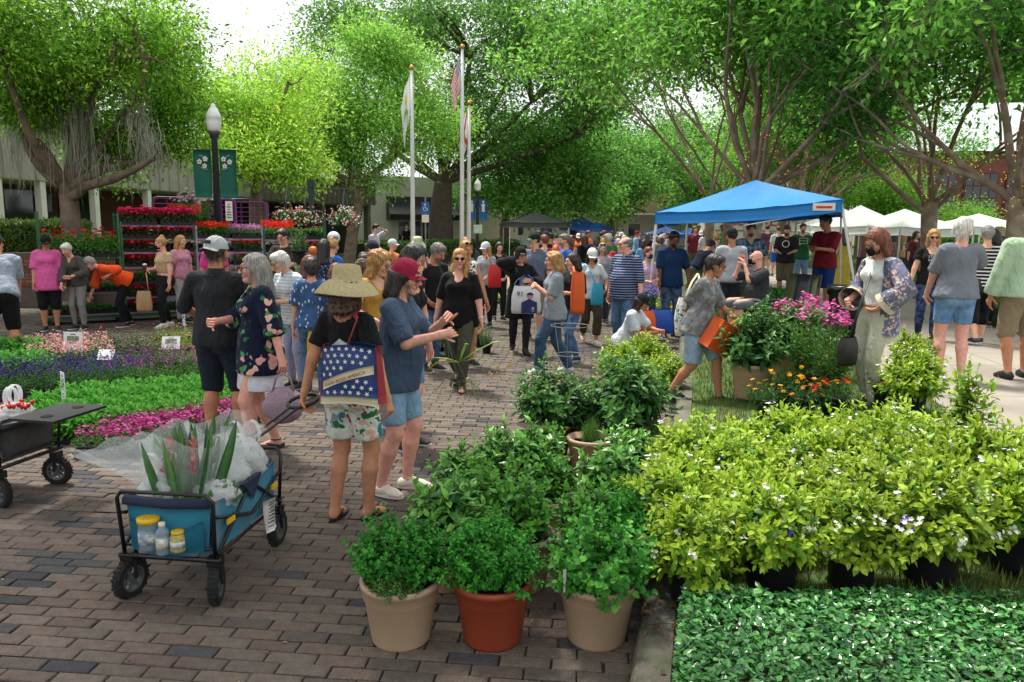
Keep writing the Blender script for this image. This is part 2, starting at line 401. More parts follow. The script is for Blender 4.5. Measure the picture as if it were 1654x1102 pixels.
# office along the street: local x runs along the front, local y goes back, origin at the near corner
A0 = np.array([-15.4, 18.0]); A1 = np.array([-11.9, 39.5]); fa = math.atan2(A1[1]-A0[1], A1[0]-A0[0]); FL = float(np.linalg.norm(A1-A0))
off = thing('office_building', 'long brick office with pale ribbed metal fascia and white posts behind the flower racks', 'building', (A0[0], A0[1], 0), fa)
def sx(px):  # distance along the front for a photo column
    d = _F*FPX+_Rv*(px-827); k = (A1-A0)/FL; a = np.array([[k[0], -d[0]], [k[1], -d[1]]]); return float(np.linalg.solve(a, -A0)[0])
S0, S1 = -8, sx(437)
mb = MB(); mb.box((S0/2+S1/2, 2.75, 1.7), (S1-S0, .3, 3.4)); mb.build('wall', M_bw, off)
mb = MB(); mb.box(((S0+S1)/2, .2, 4.05), (S1-S0, .10, 1.7)); mb.build('fascia', M_fascia, off)
for k in range(int((S1-S0)/.62)):
    mb = MB(); mb.box((S0+.3+k*.62, .12, 4.05), (.045, .07, 1.66)); mb.build('fascia_rib', M_fascia, off)
mb = MB(); mb.box(((S0+S1)/2, 1.5, 3.22), (S1-S0, 2.5, .08)); mb.build('soffit', M_white, off)
mb = MB(); mb.add([(S0, -.15, 4.92), (S1, -.15, 4.92), (S1, 9, 7.6), (S0, 9, 7.6), (S0, -.15, 4.8), (S1, -.15, 4.8), (S1, 9, 7.4), (S0, 9, 7.4)], [(0, 1, 2, 3), (4, 7, 6, 5), (0, 4, 5, 1), (1, 5, 6, 2), (3, 2, 6, 7), (0, 3, 7, 4)])
rf = mb.build('roof', M_roofm, off)
for k in range(int((S1-S0)/.62)):
    x = S0+.3+k*.62; mb = MB(); mb.add([(x-.02, -.16, 4.93), (x+.02, -.16, 4.93), (x+.02, 9, 7.61), (x-.02, 9, 7.61), (x-.02, -.16, 4.98), (x+.02, -.16, 4.98), (x+.02, 9, 7.66), (x-.02, 9, 7.66)], [(4, 5, 6, 7), (0, 4, 7, 3), (1, 2, 6, 5), (0, 1, 5, 4)]); mb.build('seam', M_roofm, rf)
for px in (29, 97, 180, 262, 340):
    mb = MB(); mb.box((sx(px), .3, 1.6), (.22, .22, 3.2)); mb.build('post', M_white, off)
for (a, b) in ((67, 95), (100, 148), (186, 205), (215, 232)):
    s0, s1 = sx(a)+.9, sx(b)+.9; wn = MB(); wn.box(((s0+s1)/2, 2.575, 1.6), (s1-s0, .06, 2.9)); fr = wn.build('window', M_dark, off)
    k = max(1, round((s1-s0)/1.0)); wd = (s1-s0-.08*(k+1))/k
    for i in range(k):
        for (z0, z1) in ((.25, 2.1), (2.2, 3.0)):
            mb = MB(); mb.box((s0+.08+wd/2+i*(wd+.08), 2.545, (z0+z1)/2), (wd, .02, z1-z0)); mb.build('pane', M_glass, fr)
s0, s1 = sx(150)+.9, sx(178)+.9
dm = MB(); dm.box(((s0+s1)/2, 2.57, 1.5), (s1-s0, .07, 3.0)); dr = dm.build('door', M_dark, off)
for z0, z1 in ((.25, 2.15), (2.3, 2.9)):
    mb = MB(); mb.box(((s0+s1)/2, 2.525, (z0+z1)/2), (s1-s0-.3, .02, z1-z0)); mb.build('pane', M_glass, dr)
mb = MB()
for k in range(28):
    if k % 14 in (6, 7): continue
    a = k/28*6.283; mb.box(((s0+s1)/2+.42*math.cos(a), 2.505, 1.55+.42*math.sin(a)), (.07, .012, .05))
mb.lathe([(.16, 0), (.16, .012)], 16, M=frame(((s0+s1)/2, 2.512, 1.55), (1, 0, 0), (0, 0, 1), (0, -1, 0)))
mb.build('emblem', M_white, dr)
# darker wing further on
wng = thing('shed_building', 'dark board clad building with low roof behind the hanging baskets', 'building', (*D(437, 330, 37.5)[:2], 0), R(66))
def dbox(c, d, nm, mt, par=wng): mb = MB(); mb.box(c, d); return mb.build(nm, mt, par)
dbox((5, 3.2, 1.6), (11, .2, 3.2), 'wall', mat('shade_wall', '#2e2a26', .9))
dbox((4.2, .1, 3.72), (9.4, .12, 1.2), 'fascia', M_fdark)
for k in range(24): dbox((-.35+k*.4, .02, 3.72), (.05, .06, 1.18), 'batten', M_fdark)
mb = MB(); mb.add([(-.6, -.3, 4.4), (9.2, -.3, 4.4), (9.2, 6, 6.4), (-.6, 6, 6.4), (-.6, -.3, 4.28), (9.2, -.3, 4.28), (9.2, 6, 6.2), (-.6, 6, 6.2)], [(0, 1, 2, 3), (4, 7, 6, 5), (0, 4, 5, 1), (1, 5, 6, 2), (3, 2, 6, 7), (0, 3, 7, 4)])
mb.build('roof', M_roofm, wng)
dbox((4, 1.6, 3.1), (9, 3, .1), 'soffit', M_fdark)
for k in (0, 4.4, 8.6): dbox((k, .4, 1.6), (.3, .3, 3.2), 'post', M_fdark)
# pale shop with a dark awning
pb = thing('pale_shop', 'pale stucco shop front with black awning seen past the tree trunks', 'building', (*D(618, 380, 50)[:2], 0), R(20))
M_stucco = mat('pale_stucco', '#c9c6b8', .85, .06, 1)
dbox((4, 2, 2.6), (12, .3, 5.2), 'wall', M_stucco, pb)
mb = MB(); mb.add([(.6, 1.84, 3.9), (5.4, 1.84, 3.9), (5.4, .5, 2.7), (.6, .5, 2.7), (.6, .5, 2.35), (5.4, .5, 2.35), (.6, 1.84, 2.35), (5.4, 1.84, 2.35)], [(0, 1, 2, 3), (3, 2, 5, 4), (0, 3, 4, 6), (1, 7, 5, 2)]); mb.build('awning', mat('black_canvas', '#1d1d20', .8), pb)
fr = dbox((3.0, 1.82, 1.2), (3.4, .06, 2.3), 'shop_window', M_white, pb)
for k in range(4): dbox((1.75+k*.83, 1.78, 1.2), (.7, .03, 2.1), 'pane', M_glass, fr)
# long low building across the end of the plaza
fb = thing('low_building', 'long tan and white building with flat canopy far behind the grey tent', 'building', (*D(760, 380, 72)[:2], 0), R(2))
dbox((12, 2, 2.3), (36, .4, 4.6), 'wall', mat('white_far_wall', '#c9ccca', .85, .06), fb)
dbox((12, .6, 4.3), (36, 2.6, 1.7), 'parapet', mat('tan_panel', '#b49a84', .8, .08, .6), fb)
dbox((12, -.6, 3.3), (36, 1.2, .18), 'canopy', M_white, fb)
for k in range(12):
    w_ = dbox((-4+k*2.8, 1.77, 1.8), (1.3, .08, 1.4), 'window', M_white, fb); dbox((-4+k*2.8, 1.72, 1.8), (1.1, .04, 1.2), 'pane', M_glass, w_)
for k in range(9): dbox((-4.5+k*3.6, -1.1, 1.6), (.18, .18, 3.2), 'post', mat('brown_post', '#5a4636', .8), fb)
# red brick building on the far side of the white tents
rb_o = D(1500, 300, 44)
rb = thing('red_brick_building', 'two storey red brick building with metal roof above the white tents', 'building', (rb_o[0]-.5, 44, 0), R(-8))
dbox((8, 4, 3.2), (18, 8, 6.4), 'wall', brickmat('rose_brick', '#8a4f42', '#774238', '#6d5549', 1.3), rb)
dbox((8, -.06, 2.55), (18, .14, .14), 'string_course', mat('rose_stone', '#8c5a4c', .8), rb)
mb = MB(); mb.add([(-1.2, -.4, 6.4), (17.2, -.4, 6.4), (15, 4, 9.6), (1, 4, 9.6), (-1.2, 8.4, 6.4), (17.2, 8.4, 6.4)], [(0, 1, 2, 3), (3, 2, 5, 4), (0, 3, 4), (1, 5, 2), (0, 4, 5, 1)]); mb.build('roof', mat('pale_metal_roof', '#b9c0c6', .5, .08, .8), rb)
for k in range(6):
    x = 1.0+k*2.15; w_ = dbox((x, -.05, 4.2), (1.75, .16, 2.1), 'window', mat('rust_frame', '#5e2f22', .7), rb)
    for i in range(4):
        for j in range(3): dbox((x-.63+i*.42, -.14, 3.52+j*.67), (.36, .02, .6), 'pane', M_glass, w_)
    dbox((x, -.1, 3.05), (1.9, .2, .12), 'sill', mat('rose_stone'), w_)
    w_ = dbox((x, -.05, 1.4), (1.75, .16, 1.6), 'window', mat('rust_frame'), rb); dbox((x, -.14, 1.4), (1.55, .02, 1.4), 'pane', M_glass, w_)

# brick planter wall with the clipped hedge
pw0 = D(0, 400, 17.5); pw = thing('planter_wall', 'low brown brick planter wall below the clipped hedge', 'wall', (pw0[0]-1.5, pw0[1], 0), R(8))
mb = MB(); mb.box((2.6, .3, .62), (5.2, .5, 1.24)); mb.build('core', mat('mortar', '#5d524a', .95), pw)
bmeshes = []
for k in range(5):
    V, F = brick_geo(.205, .07, .1, True); me = fast('brick', V, F, np.tile(pal(brs, 1, ['#7d5746', '#6d4a3c', '#8a6351'], .1)[0], (len(V), 1))); me.materials.append(M_brick); bmeshes.append(me)
for j in range(9):
    for i in range(24):
        link('brick', bmeshes[brs.randint(5)], None, pw, (.12+i*.216+(.108 if j % 2 else 0), .0+.13, .62+j*.079-.12), (R(90), 0, 0))
# ================================================================= TREES
M_bark = mat('grey_bark', '#7c6a5a', .9, .3, 5, .9, 22, c2='#5d564a', c2s=4, c2t=.55)
M_myrtle = mat('smooth_tan_bark', '#83705e', .75, .22, 3, .5, 18, c2='#a2937f', c2s=3.5, c2t=.56)
M_oakbark = mat('dark_oak_bark', '#4f443a', .95, .35, 7, 1.0, 16)
M_leaf = leafmat('tree_leaf', .5, .42)
M_moss = leafmat('spanish_moss', .2, .9)
def tubes_mesh(segs, n=7):
    mb = MB()
    for pts, rs in segs: mb.tube(pts, rs, n, caps=False)
    return mb.mesh('limbs', True)
def curve(a, b, rs, bend=.12, k=5, sag=0.0):
    a, b = np.asarray(a, float), np.asarray(b, float); L = np.linalg.norm(b-a); o = rs.normal(size=3)*L*bend
    return [a+(b-a)*t+o*math.sin(math.pi*t)+np.array([0, 0, sag*L*math.sin(math.pi*t)]) for t in np.linspace(0, 1, k)]
def crown_leaves(cent, rad, per, L_, Wd, cols, rs, flat=.6, jit=.28, upb=.5, lift=None):
    n = len(cent)*per; ci = np.repeat(np.arange(len(cent)), per)
    off = rs.normal(size=(n, 3))*np.array([1, 1, flat]); off /= np.maximum(.6, np.linalg.norm(off, axis=1, keepdims=True)/1.3)
    P = cent[ci]+off*rad*rs.uniform(.3, 1.0, (n, 1))
    d = off+rs.normal(size=(n, 3))*.8+np.array([0, 0, -.25]); nn = rs.normal(size=(n, 3))*.75+np.array([0, 0, upb+.4])
    cb = np.clip(1+jit*rs.normal(size=len(cent)), .45, 1.6)[ci][:, None]
    c = pal(rs, n, cols, .16)*cb*1.4
    return leaves(P, d, nn, L_*rs.uniform(.65, 1.3, n), Wd*rs.uniform(.7, 1.25, n), np.clip(c, .004, .9), .18, False, .1)
def ell(px, py, dep, rx, rz, ry=None):
    c = D(px, py, dep); k = dep/FPX; return (c, np.array([rx*k, ry if ry else rx*k*.9, rz*k]))
def sample_ells(ells, n, rs, p=.35):
    w_ = np.array([e[1][0]*e[1][2]+e[1][0]*e[1][1] for e in ells]); k = rs.choice(len(ells), n, p=w_/w_.sum())
    C = np.array([e[0] for e in ells]); Rr = np.array([e[1] for e in ells]); ns = max(6, n//8); ks = k[:ns]
    v = norm_rows(rs.normal(size=(ns, 3))); S_ = C[ks]+v*rs.uniform(.45, 1.0, (ns, 1))*Rr[ks]; sz = (Rr[ks].min(1)*.42)[:, None]
    j = rs.randint(0, ns, n); return S_[j]+rs.normal(size=(n, 3))*np.array([.6, .6, .34])*sz[j]
def oak(name, label, base, fork, r0, ells, nclump, per, leaf, cols, seed, bark=None, crad=.75, nlimb=14, extra=(), zmin=1.8, jit=.28, group=None, moss=()):
    rs = np.random.RandomState(seed); t = thing(name, label, 'tree', base, 0, group); b = np.asarray(base, float)
    if seed < 30: ells = list(ells)+[(e[0]+norm_rows(rs.normal(size=(1, 3))*np.array([1, .7, .8]))[0]*e[1]*1.05, e[1]*rs.uniform(.3, .5)) for e in ells for _ in range(2)]
    mid = [b+np.array([0, 0, -.1])]+[np.asarray(q, float) for q in fork]
    rr = np.linspace(r0*1.15, r0*.72, len(mid)); rr[0] = r0*1.5
    mid.insert(1, mid[0]+(mid[1]-mid[0])*.12); rr = np.insert(rr, 1, r0*1.12)
    segs = [([p-b for p in mid], list(rr))]
    tr = link('trunk', tubes_mesh(segs, 12), bark or M_bark, t)
    cent = sample_ells(ells, nclump, rs); cent = cent[cent[:, 2] > zmin]
    top = mid[-1]; segs = []; sel = cent[rs.choice(len(cent), min(nlimb, len(cent)), replace=False)]
    hubs = []
    for e in ells[:9]: hubs.append(e[0]+np.array([0, 0, -e[1][2]*.35]))
    for h in hubs:
        if np.linalg.norm(h-top) > .5: segs.append((curve(top-b, h-b, rs, .08, 6), list(np.linspace(min(.2, r0*.6), min(.09, r0*.22), 6))))
    for q in sel:
        h = min(hubs, key=lambda h: np.linalg.norm(h-q)); segs.append((curve(h-b, q-b, rs, .12, 5), list(np.linspace(r0*.22, r0*.04, 5))))
    for pts, rs_ in extra: segs.append(([np.asarray(p, float)-b for p in pts], rs_))
    if segs: link('limbs', tubes_mesh(segs), bark or M_bark, t)
    V, F, c = crown_leaves(cent-b, crad, per, leaf[0], leaf[1], cols, rs, jit=jit)
    link('crown', fast('crown', V, F, c), M_leaf, t)
    if len(moss):
        S = []; 
        for (mp, ln, n_) in moss:
            for _ in range(int(n_*2.6)):
                p = np.asarray(mp)-b+rs.normal(size=3)*np.array([.17, .17, .16]); l = ln*rs.uniform(.15, 1)**1.4; k = 6; a = rs.uniform(0, 3.14); wv = np.array([math.cos(a), math.sin(a), 0])*rs.uniform(.003, .009)
                z = np.linspace(0, -l, k); w2 = np.cumsum(rs.normal(size=(k, 2))*.03, 0); pts = np.c_[p[0]+w2[:, 0], p[1]+w2[:, 1], p[2]+z]; tp = (1-np.linspace(0, 1, k)**2*.9)[:, None]
                V = np.concatenate([pts-wv*tp, pts+wv*tp]); F = np.array([[i, i+1, k+i+1, k+i] for i in range(k-1)]); S.append((V, F, pal(rs, 1, ['#a3a494', '#8b8e80', '#b4b3a2'], .15).repeat(len(V), 0)))
        V, F, c = cat_meshes(S); link('hanging_moss', fast('moss', V, F, c), M_moss, t)
    return t
def cl(name, label, src, loc, scale, rz, group=None):
    """a further tree of the same growth: copy of a thing with its trunk, limbs and crown"""
    c = copy_tree(src, None, label, loc, rz, scale); 
    if group: c['group'] = group
    return c
FG = ['#5f8a2c', '#7aa23a', '#4d7526', '#8fb548']     # fresh green
DG = ['#45702f', '#588338', '#365c29', '#6c9444']     # deep oak green
YG = ['#9bbf45', '#84ad3a', '#b3cf5a', '#6f9a34']     # bright yellow green
# moss hung oak by the office
b1 = D(118, 372, 17.6); b1[2] = .2
mo = []
for (px, py, ln, k) in ((85, 190, 1.5, 26), (112, 150, 2.1, 60), (122, 175, 2.0, 50), (228, 190, 1.2, 40), (238, 225, 1.0, 40), (215, 150, 1.2, 30), (150, 245, .9, 22), (25, 210, 1.3, 22), (20, 250, 1.0, 16), (60, 270, .8, 12), (190, 265, .6, 14), (245, 245, .7, 26), (210, 285, .5, 10), (135, 40, 1.3, 24)): mo.append((D(px, py, 17.2), ln, k))
oak('moss_oak', 'oak hung with grey Spanish moss beside the brick office', b1, [D(112, 330, 17.6), D(108, 305, 17.6)], .21,
    [ell(60, 40, 17, 110, 75), ell(180, 60, 16.5, 130, 90), ell(258, 150, 18.8, 62, 80), ell(120, 150, 18, 120, 60), ell(30, 160, 17.5, 60, 60), ell(275, 40, 18.5, 55, 55), ell(245, 240, 18.5, 45, 28), ell(150, 250, 19, 60, 30), ell(0, 60, 15.5, 80, 60)],
    620, 100, (.115, .05), ['#5f8a2c', '#7ba838', '#4a7026', '#98bf4a', '#64902f'], 11, crad=.62, nlimb=40, zmin=2.6, jit=.36,
    extra=[([D(110, 320, 17.6), D(100, 290, 17.4), D(75, 245, 17.2), D(60, 225, 17)], [.13, .11, .09, .05]), ([D(112, 322, 17.6), D(140, 300, 17.3), D(180, 290, 17), D(215, 275, 16.8), D(250, 255, 16.6)], [.12, .11, .10, .08, .04]),
           ([D(110, 310, 17.6), D(118, 250, 17.5), D(112, 190, 17.4), D(120, 120, 17.2)], [.12, .11, .09, .06]), ([D(180, 15, 16.5), D(215, 40, 16.5), D(235, 100, 16.5), D(230, 140, 16.6)], [.04, .07, .06, .03])], moss=mo)
# bright tree beyond the lamp post
b2 = D(415, 395, 24); b2[2] = .25
mo2 = [(D(px, py, 23), ln, k) for px, py, ln, k in ((455, 285, .8, 30), (375, 255, .8, 14), (345, 270, .8, 14), (490, 290, .6, 12))]
oak('pale_green_tree', 'bright yellow green tree spreading behind the lamp post with green banners', b2, [D(412, 330, 24), D(415, 280, 24)], .2,
    [ell(420, 160, 24, 85, 80), ell(470, 190, 23, 55, 70), ell(360, 200, 23, 60, 60), ell(390, 240, 22.5, 70, 35), ell(470, 250, 22.5, 45, 30), ell(320, 260, 22, 40, 45)],
    330, 100, (.13, .055), YG, 12, crad=.8, nlimb=26, zmin=2.4, jit=.22, moss=mo2)
# trees behind the flagpoles
b3 = D(563, 402, 36); b3[2] = .26
mo3 = [(D(px, py, 35), ln, k) for px, py, ln, k in ((517, 255, 1.6, 24), (610, 265, 1.8, 26), (530, 265, 1.0, 14), (575, 275, 1.0, 16), (640, 285, 1.0, 14))]
oak('leaning_trunk_tree', 'mid green tree with bare slanting grey trunk before the dark clad building', b3, [D(570, 370, 36), D(580, 330, 36), D(578, 300, 36)], .27,
    [ell(600, 150, 36, 70, 80), ell(540, 200, 36, 60, 85), ell(640, 220, 35, 70, 80), ell(580, 270, 35, 60, 40), ell(690, 190, 37, 50, 60), ell(640, 110, 37, 60, 45), ell(500, 150, 38, 55, 60)],
    420, 95, (.19, .085), ['#6f9f3f', '#8ab450', '#5c8c36', '#9cc460'], 13, crad=1.1, nlimb=24, zmin=3, jit=.22, moss=mo3)
b4 = D(712, 398, 44); b4[2] = .26
oak('great_oak', 'huge dark oak with massive trunk behind the flagpoles', b4, [D(712, 340, 44), D(716, 295, 44)], .68,
    [ell(760, 60, 46, 170, 80, 6), ell(620, 40, 48, 130, 60, 6), ell(860, 130, 45, 110, 90, 5), ell(560, 90, 50, 90, 60, 5), ell(760, 190, 44, 80, 60), ell(850, 30, 47, 120, 60, 6), ell(940, 190, 46, 80, 70), ell(505, 60, 52, 50, 40), ell(990, 70, 50, 90, 70), ell(1050, 160, 56, 80, 60)],
    600, 90, (.26, .12), DG+['#6c9440'], 14, bark=M_oakbark, crad=1.5, nlimb=40, zmin=4, jit=.3)
b5 = D(815, 405, 52); b5[2] = .1
oak('low_oak', 'broad low oak with dense dark crown above the grey tent', b5, [D(815, 370, 52), D(820, 330, 52)], .35,
    [ell(850, 240, 50, 95, 60), ell(800, 290, 51, 70, 50), ell(920, 270, 49, 80, 55), ell(870, 320, 48, 80, 28), ell(965, 310, 50, 60, 35), ell(800, 220, 52, 55, 50)],
    380, 90, (.25, .12), ['#517f34', '#6a9e44', '#3c6829', '#82b356'], 15, crad=1.35, nlimb=20, zmin=2.6, jit=.3)
b6 = D(988, 395, 60); b6[2] = 0
oak6 = oak('plaza_oak', 'small oak with forked trunk at the far end by the blue tent', b6, [D(986, 360, 60), D(988, 340, 60)], .4,
    [ell(985, 290, 60, 60, 45), ell(1030, 310, 58, 45, 35), ell(950, 320, 60, 40, 30), ell(1010, 250, 64, 60, 50)], 200, 80, (.3, .15), ['#48742e', '#5f913c', '#3a6228', '#79a850'], 16, crad=1.5, nlimb=14, zmin=2.6, jit=.28)
# hazier trees closing the avenue
for px, py, dep, sc_, rz, lab in ((1060, 390, 78, 1.15, 1.3, 'grey green tree closing the avenue above the white far tent'), (1115, 388, 70, 1.0, 2.4, 'feathery tree behind the near blue tent peak'), (1010, 390, 95, 1.5, 4.1, 'tall far tree rising beyond the small plaza oak'),
                              (1180, 385, 90, 1.4, 5.2, 'far tree seen through the myrtle branches'), (1300, 385, 80, 1.25, .6, 'far tree behind the myrtle row and red shirt'), (930, 390, 100, 1.7, 3.3, 'pale far tree behind the broad low oak'), (1590, 385, 62, 1.6, 2.9, 'tall far tree behind the red brick building'), (1400, 385, 85, 1.7, 1.9, 'far tree rising behind the young tree and white tents')):
    q = D(px, py, dep); q[2] = .1; cl('plaza_oak', lab, oak6, q, sc_, rz)
# young trees behind the white tents
b7 = D(1420, 385, 38); b7[2] = .35
oak7 = oak('young_tree', 'bright young tree behind the peaks of the white tents', b7, [D(1420, 350, 38), D(1420, 330, 38)], .12,
    [ell(1420, 320, 38, 50, 40), ell(1450, 350, 37, 35, 25), ell(1385, 345, 38, 25, 25)], 110, 90, (.2, .09), ['#7aa544', '#93bb55', '#5f8c36'], 17, crad=1.0, nlimb=8, zmin=1.8, jit=.2)
q = D(1545, 385, 30); q[2] = .35; cl('young_tree', 'small bright tree between myrtle trunks before the red brick wall', oak7, q, .62, 2.0)
# ------------------------------------------------- crape myrtles: vase of bare limbs with an umbrella of leaves
def myrtle(label, base, fork_z, r0, nstem, spread, length, levels, per, leaf, cols, seed, lights=0, ntr=1, crad=.5, tilt=(0, 0)):
    rs = np.random.RandomState(seed); t = thing('crape_myrtle', label, 'tree', base, 0, 'crape myrtles along the sidewalk')
    segs = []; tips = []; lp = []
    def grow(p, d, l, r, lev):
        k = 5; pts = [p]; q = p.copy(); dd = d.copy()
        for i in range(k-1):
            dd = unit(dd+rs.normal(size=3)*.10+np.array([0, 0, .03])); q = q+dd*l/(k-1); pts.append(q)
        rr = list(np.linspace(r, r*.66, k)); segs.append((pts, rr))
        if lev < 2: lp.extend([(pts[i], rr[i]) for i in range(k)])
        if lev >= levels-2: tips.extend(pts[2:])
        if lev == levels-1: return
        nb = 2 if rs.rand() < .6 else 3
        for j in range(nb):
            nd = unit(dd+rs.normal(size=3)*np.array([.36, .36, .22])+np.array([0, 0, .06])); grow(q, nd, l*rs.uniform(.62, .95), r*.66*(.78 if nb == 3 else .86), lev+1)
    for k in range(ntr):
        ang = 6.28*k/max(1, ntr)+.5; o = np.array([math.cos(ang), math.sin(ang), 0])*(.28 if ntr > 1 else 0)
        top = o*1.5+np.array([tilt[0], tilt[1], fork_z]); pts = [o+np.array([0, 0, -.1]), o+np.array([0, 0, fork_z*.08]), o*1.2+np.array([tilt[0]*.4, tilt[1]*.4, fork_z*.5]), top]
        segs.append((pts, [r0*1.3, r0, r0*.92, r0*1.05])); lp.extend([(p, r0) for p in pts[1:]])
        for j in range(nstem):
            a = 6.28*(j+rs.rand()*.7)/nstem; el_ = R(rs.uniform(*spread)); d = np.array([math.cos(a)*math.cos(el_), math.sin(a)*math.cos(el_), math.sin(el_)])
            grow(top-np.array([0, 0, rs.uniform(0, .35)])+d*r0*.3, d, length*rs.uniform(.8, 1.1), r0*rs.uniform(.24, .44), 1)
    tr = link('trunk', tubes_mesh(segs[:1], 12), M_myrtle, t); link('limbs', tubes_mesh(segs[1:], 6), M_myrtle, t)
    k = len(tips)//4; a_, r_ = rs.uniform(0, 6.28, k), np.sqrt(rs.rand(k))*length*1.75; tips.extend(np.c_[np.cos(a_)*r_, np.sin(a_)*r_, fork_z+length*rs.uniform(1.3, 2.5, k)-r_*.12])
    tp = np.array(tips); V, F, c = crown_leaves(tp, crad, per, leaf[0], leaf[1], cols, rs, .55, .3); link('crown', fast('crown', V, F, c), M_leaf, t)
    if lights:
        mb = MB()
        for k in range(lights):
            p, r = lp[rs.randint(len(lp))]; a = rs.uniform(0, 6.28); q = p+np.array([math.cos(a)*r*1.25, math.sin(a)*r*1.25, rs.uniform(-.4, .4)]); s_ = .012
            mb.add([q+(s_, 0, 0), q+(-s_, 0, 0), q+(0, s_, 0), q+(0, -s_, 0), q+(0, 0, s_), q+(0, 0, -s_)], [(0, 2, 4), (2, 1, 4), (1, 3, 4), (3, 0, 4), (2, 0, 5), (1, 2, 5), (3, 1, 5), (0, 3, 5)])
        o = mb.build('string_light', mat('warm_bulb', '#e0a030', .4, emit=('#ffb445', .7)), t); o['kind'] = 'stuff'
    return t
MG = ['#578a36', '#6c9f40', '#46702c', '#86b64e']
p = D(1212, 425, 19); p[2] = .3
myr = myrtle('biggest crape myrtle with broad fan of bare limbs over the blue tent', p, 2.6, .23, 13, (28, 84), 2.4, 5, 30, (.17, .085), MG, 21, 200, crad=.75)
p = D(1158, 425, 23); p[2] = .3
myrtle('twin stemmed crape myrtle behind the tent pole of the blue tent', p, 2.6, .15, 4, (35, 80), 2.6, 5, 34, (.17, .085), MG, 22, 90, 2, crad=.7)
p = D(1500, 420, 19.5); p[2] = .34
myrtle('slim crape myrtle wrapped in lights rising between the white tents', p, 2.35, .19, 9, (28, 80), 2.5, 5, 32, (.16, .08), MG, 23, 200, crad=.7, tilt=(-.1, 0))
p = D(1640, 430, 14.5); p[2] = .34
myrtle('dark crape myrtle wrapped in lights behind the mint shirted man', p, 2.3, .22, 10, (24, 80), 2.1, 5, 34, (.14, .07), ['#467a32', '#5a903c', '#386428'], 24, 200, crad=.5)
for px, dep, sc_, rz, lab in ((1290, 33, .95, 1.0, 'crape myrtle in the row just behind the red shirted man'), (1262, 42, .95, 2.2, 'crape myrtle with lights farther down the row behind the green shirt'), (1318, 37, .85, 3.4, 'crape myrtle by the trash can at the corner of the blue tent'), (1330, 52, 1.1, 4.6, 'last myrtle of the row in the distance')):
    q = D(px, 400, dep); q[2] = .3; cl('crape_myrtle', lab, myr, q, sc_, rz)
# oak over the photographer: its boughs shade the near paving, a few sprays hang into view
bo = V3(-4.2, -2.6, 0)
oak('overhanging_oak', 'oak whose leafy spray hangs into view at the top edge', bo, [V3(-4.0, -2.5, 2.2), V3(-3.6, -2.2, 4.2)], .35,
    [(V3(-3.4, 5.0, 7.6), V3(3.0, 2.6, .9)), (V3(-1.2, 4.0, 7.8), V3(2.8, 2.6, .9)), (V3(-3.3, 8.3, 6.75), V3(.5, .5, .3)), (V3(-4.2, 7.4, 8.6), V3(2.2, 1.6, .7))], 460, 34, (.17, .08), DG, 31, bark=M_oakbark, crad=.6, nlimb=24, zmin=4.6)
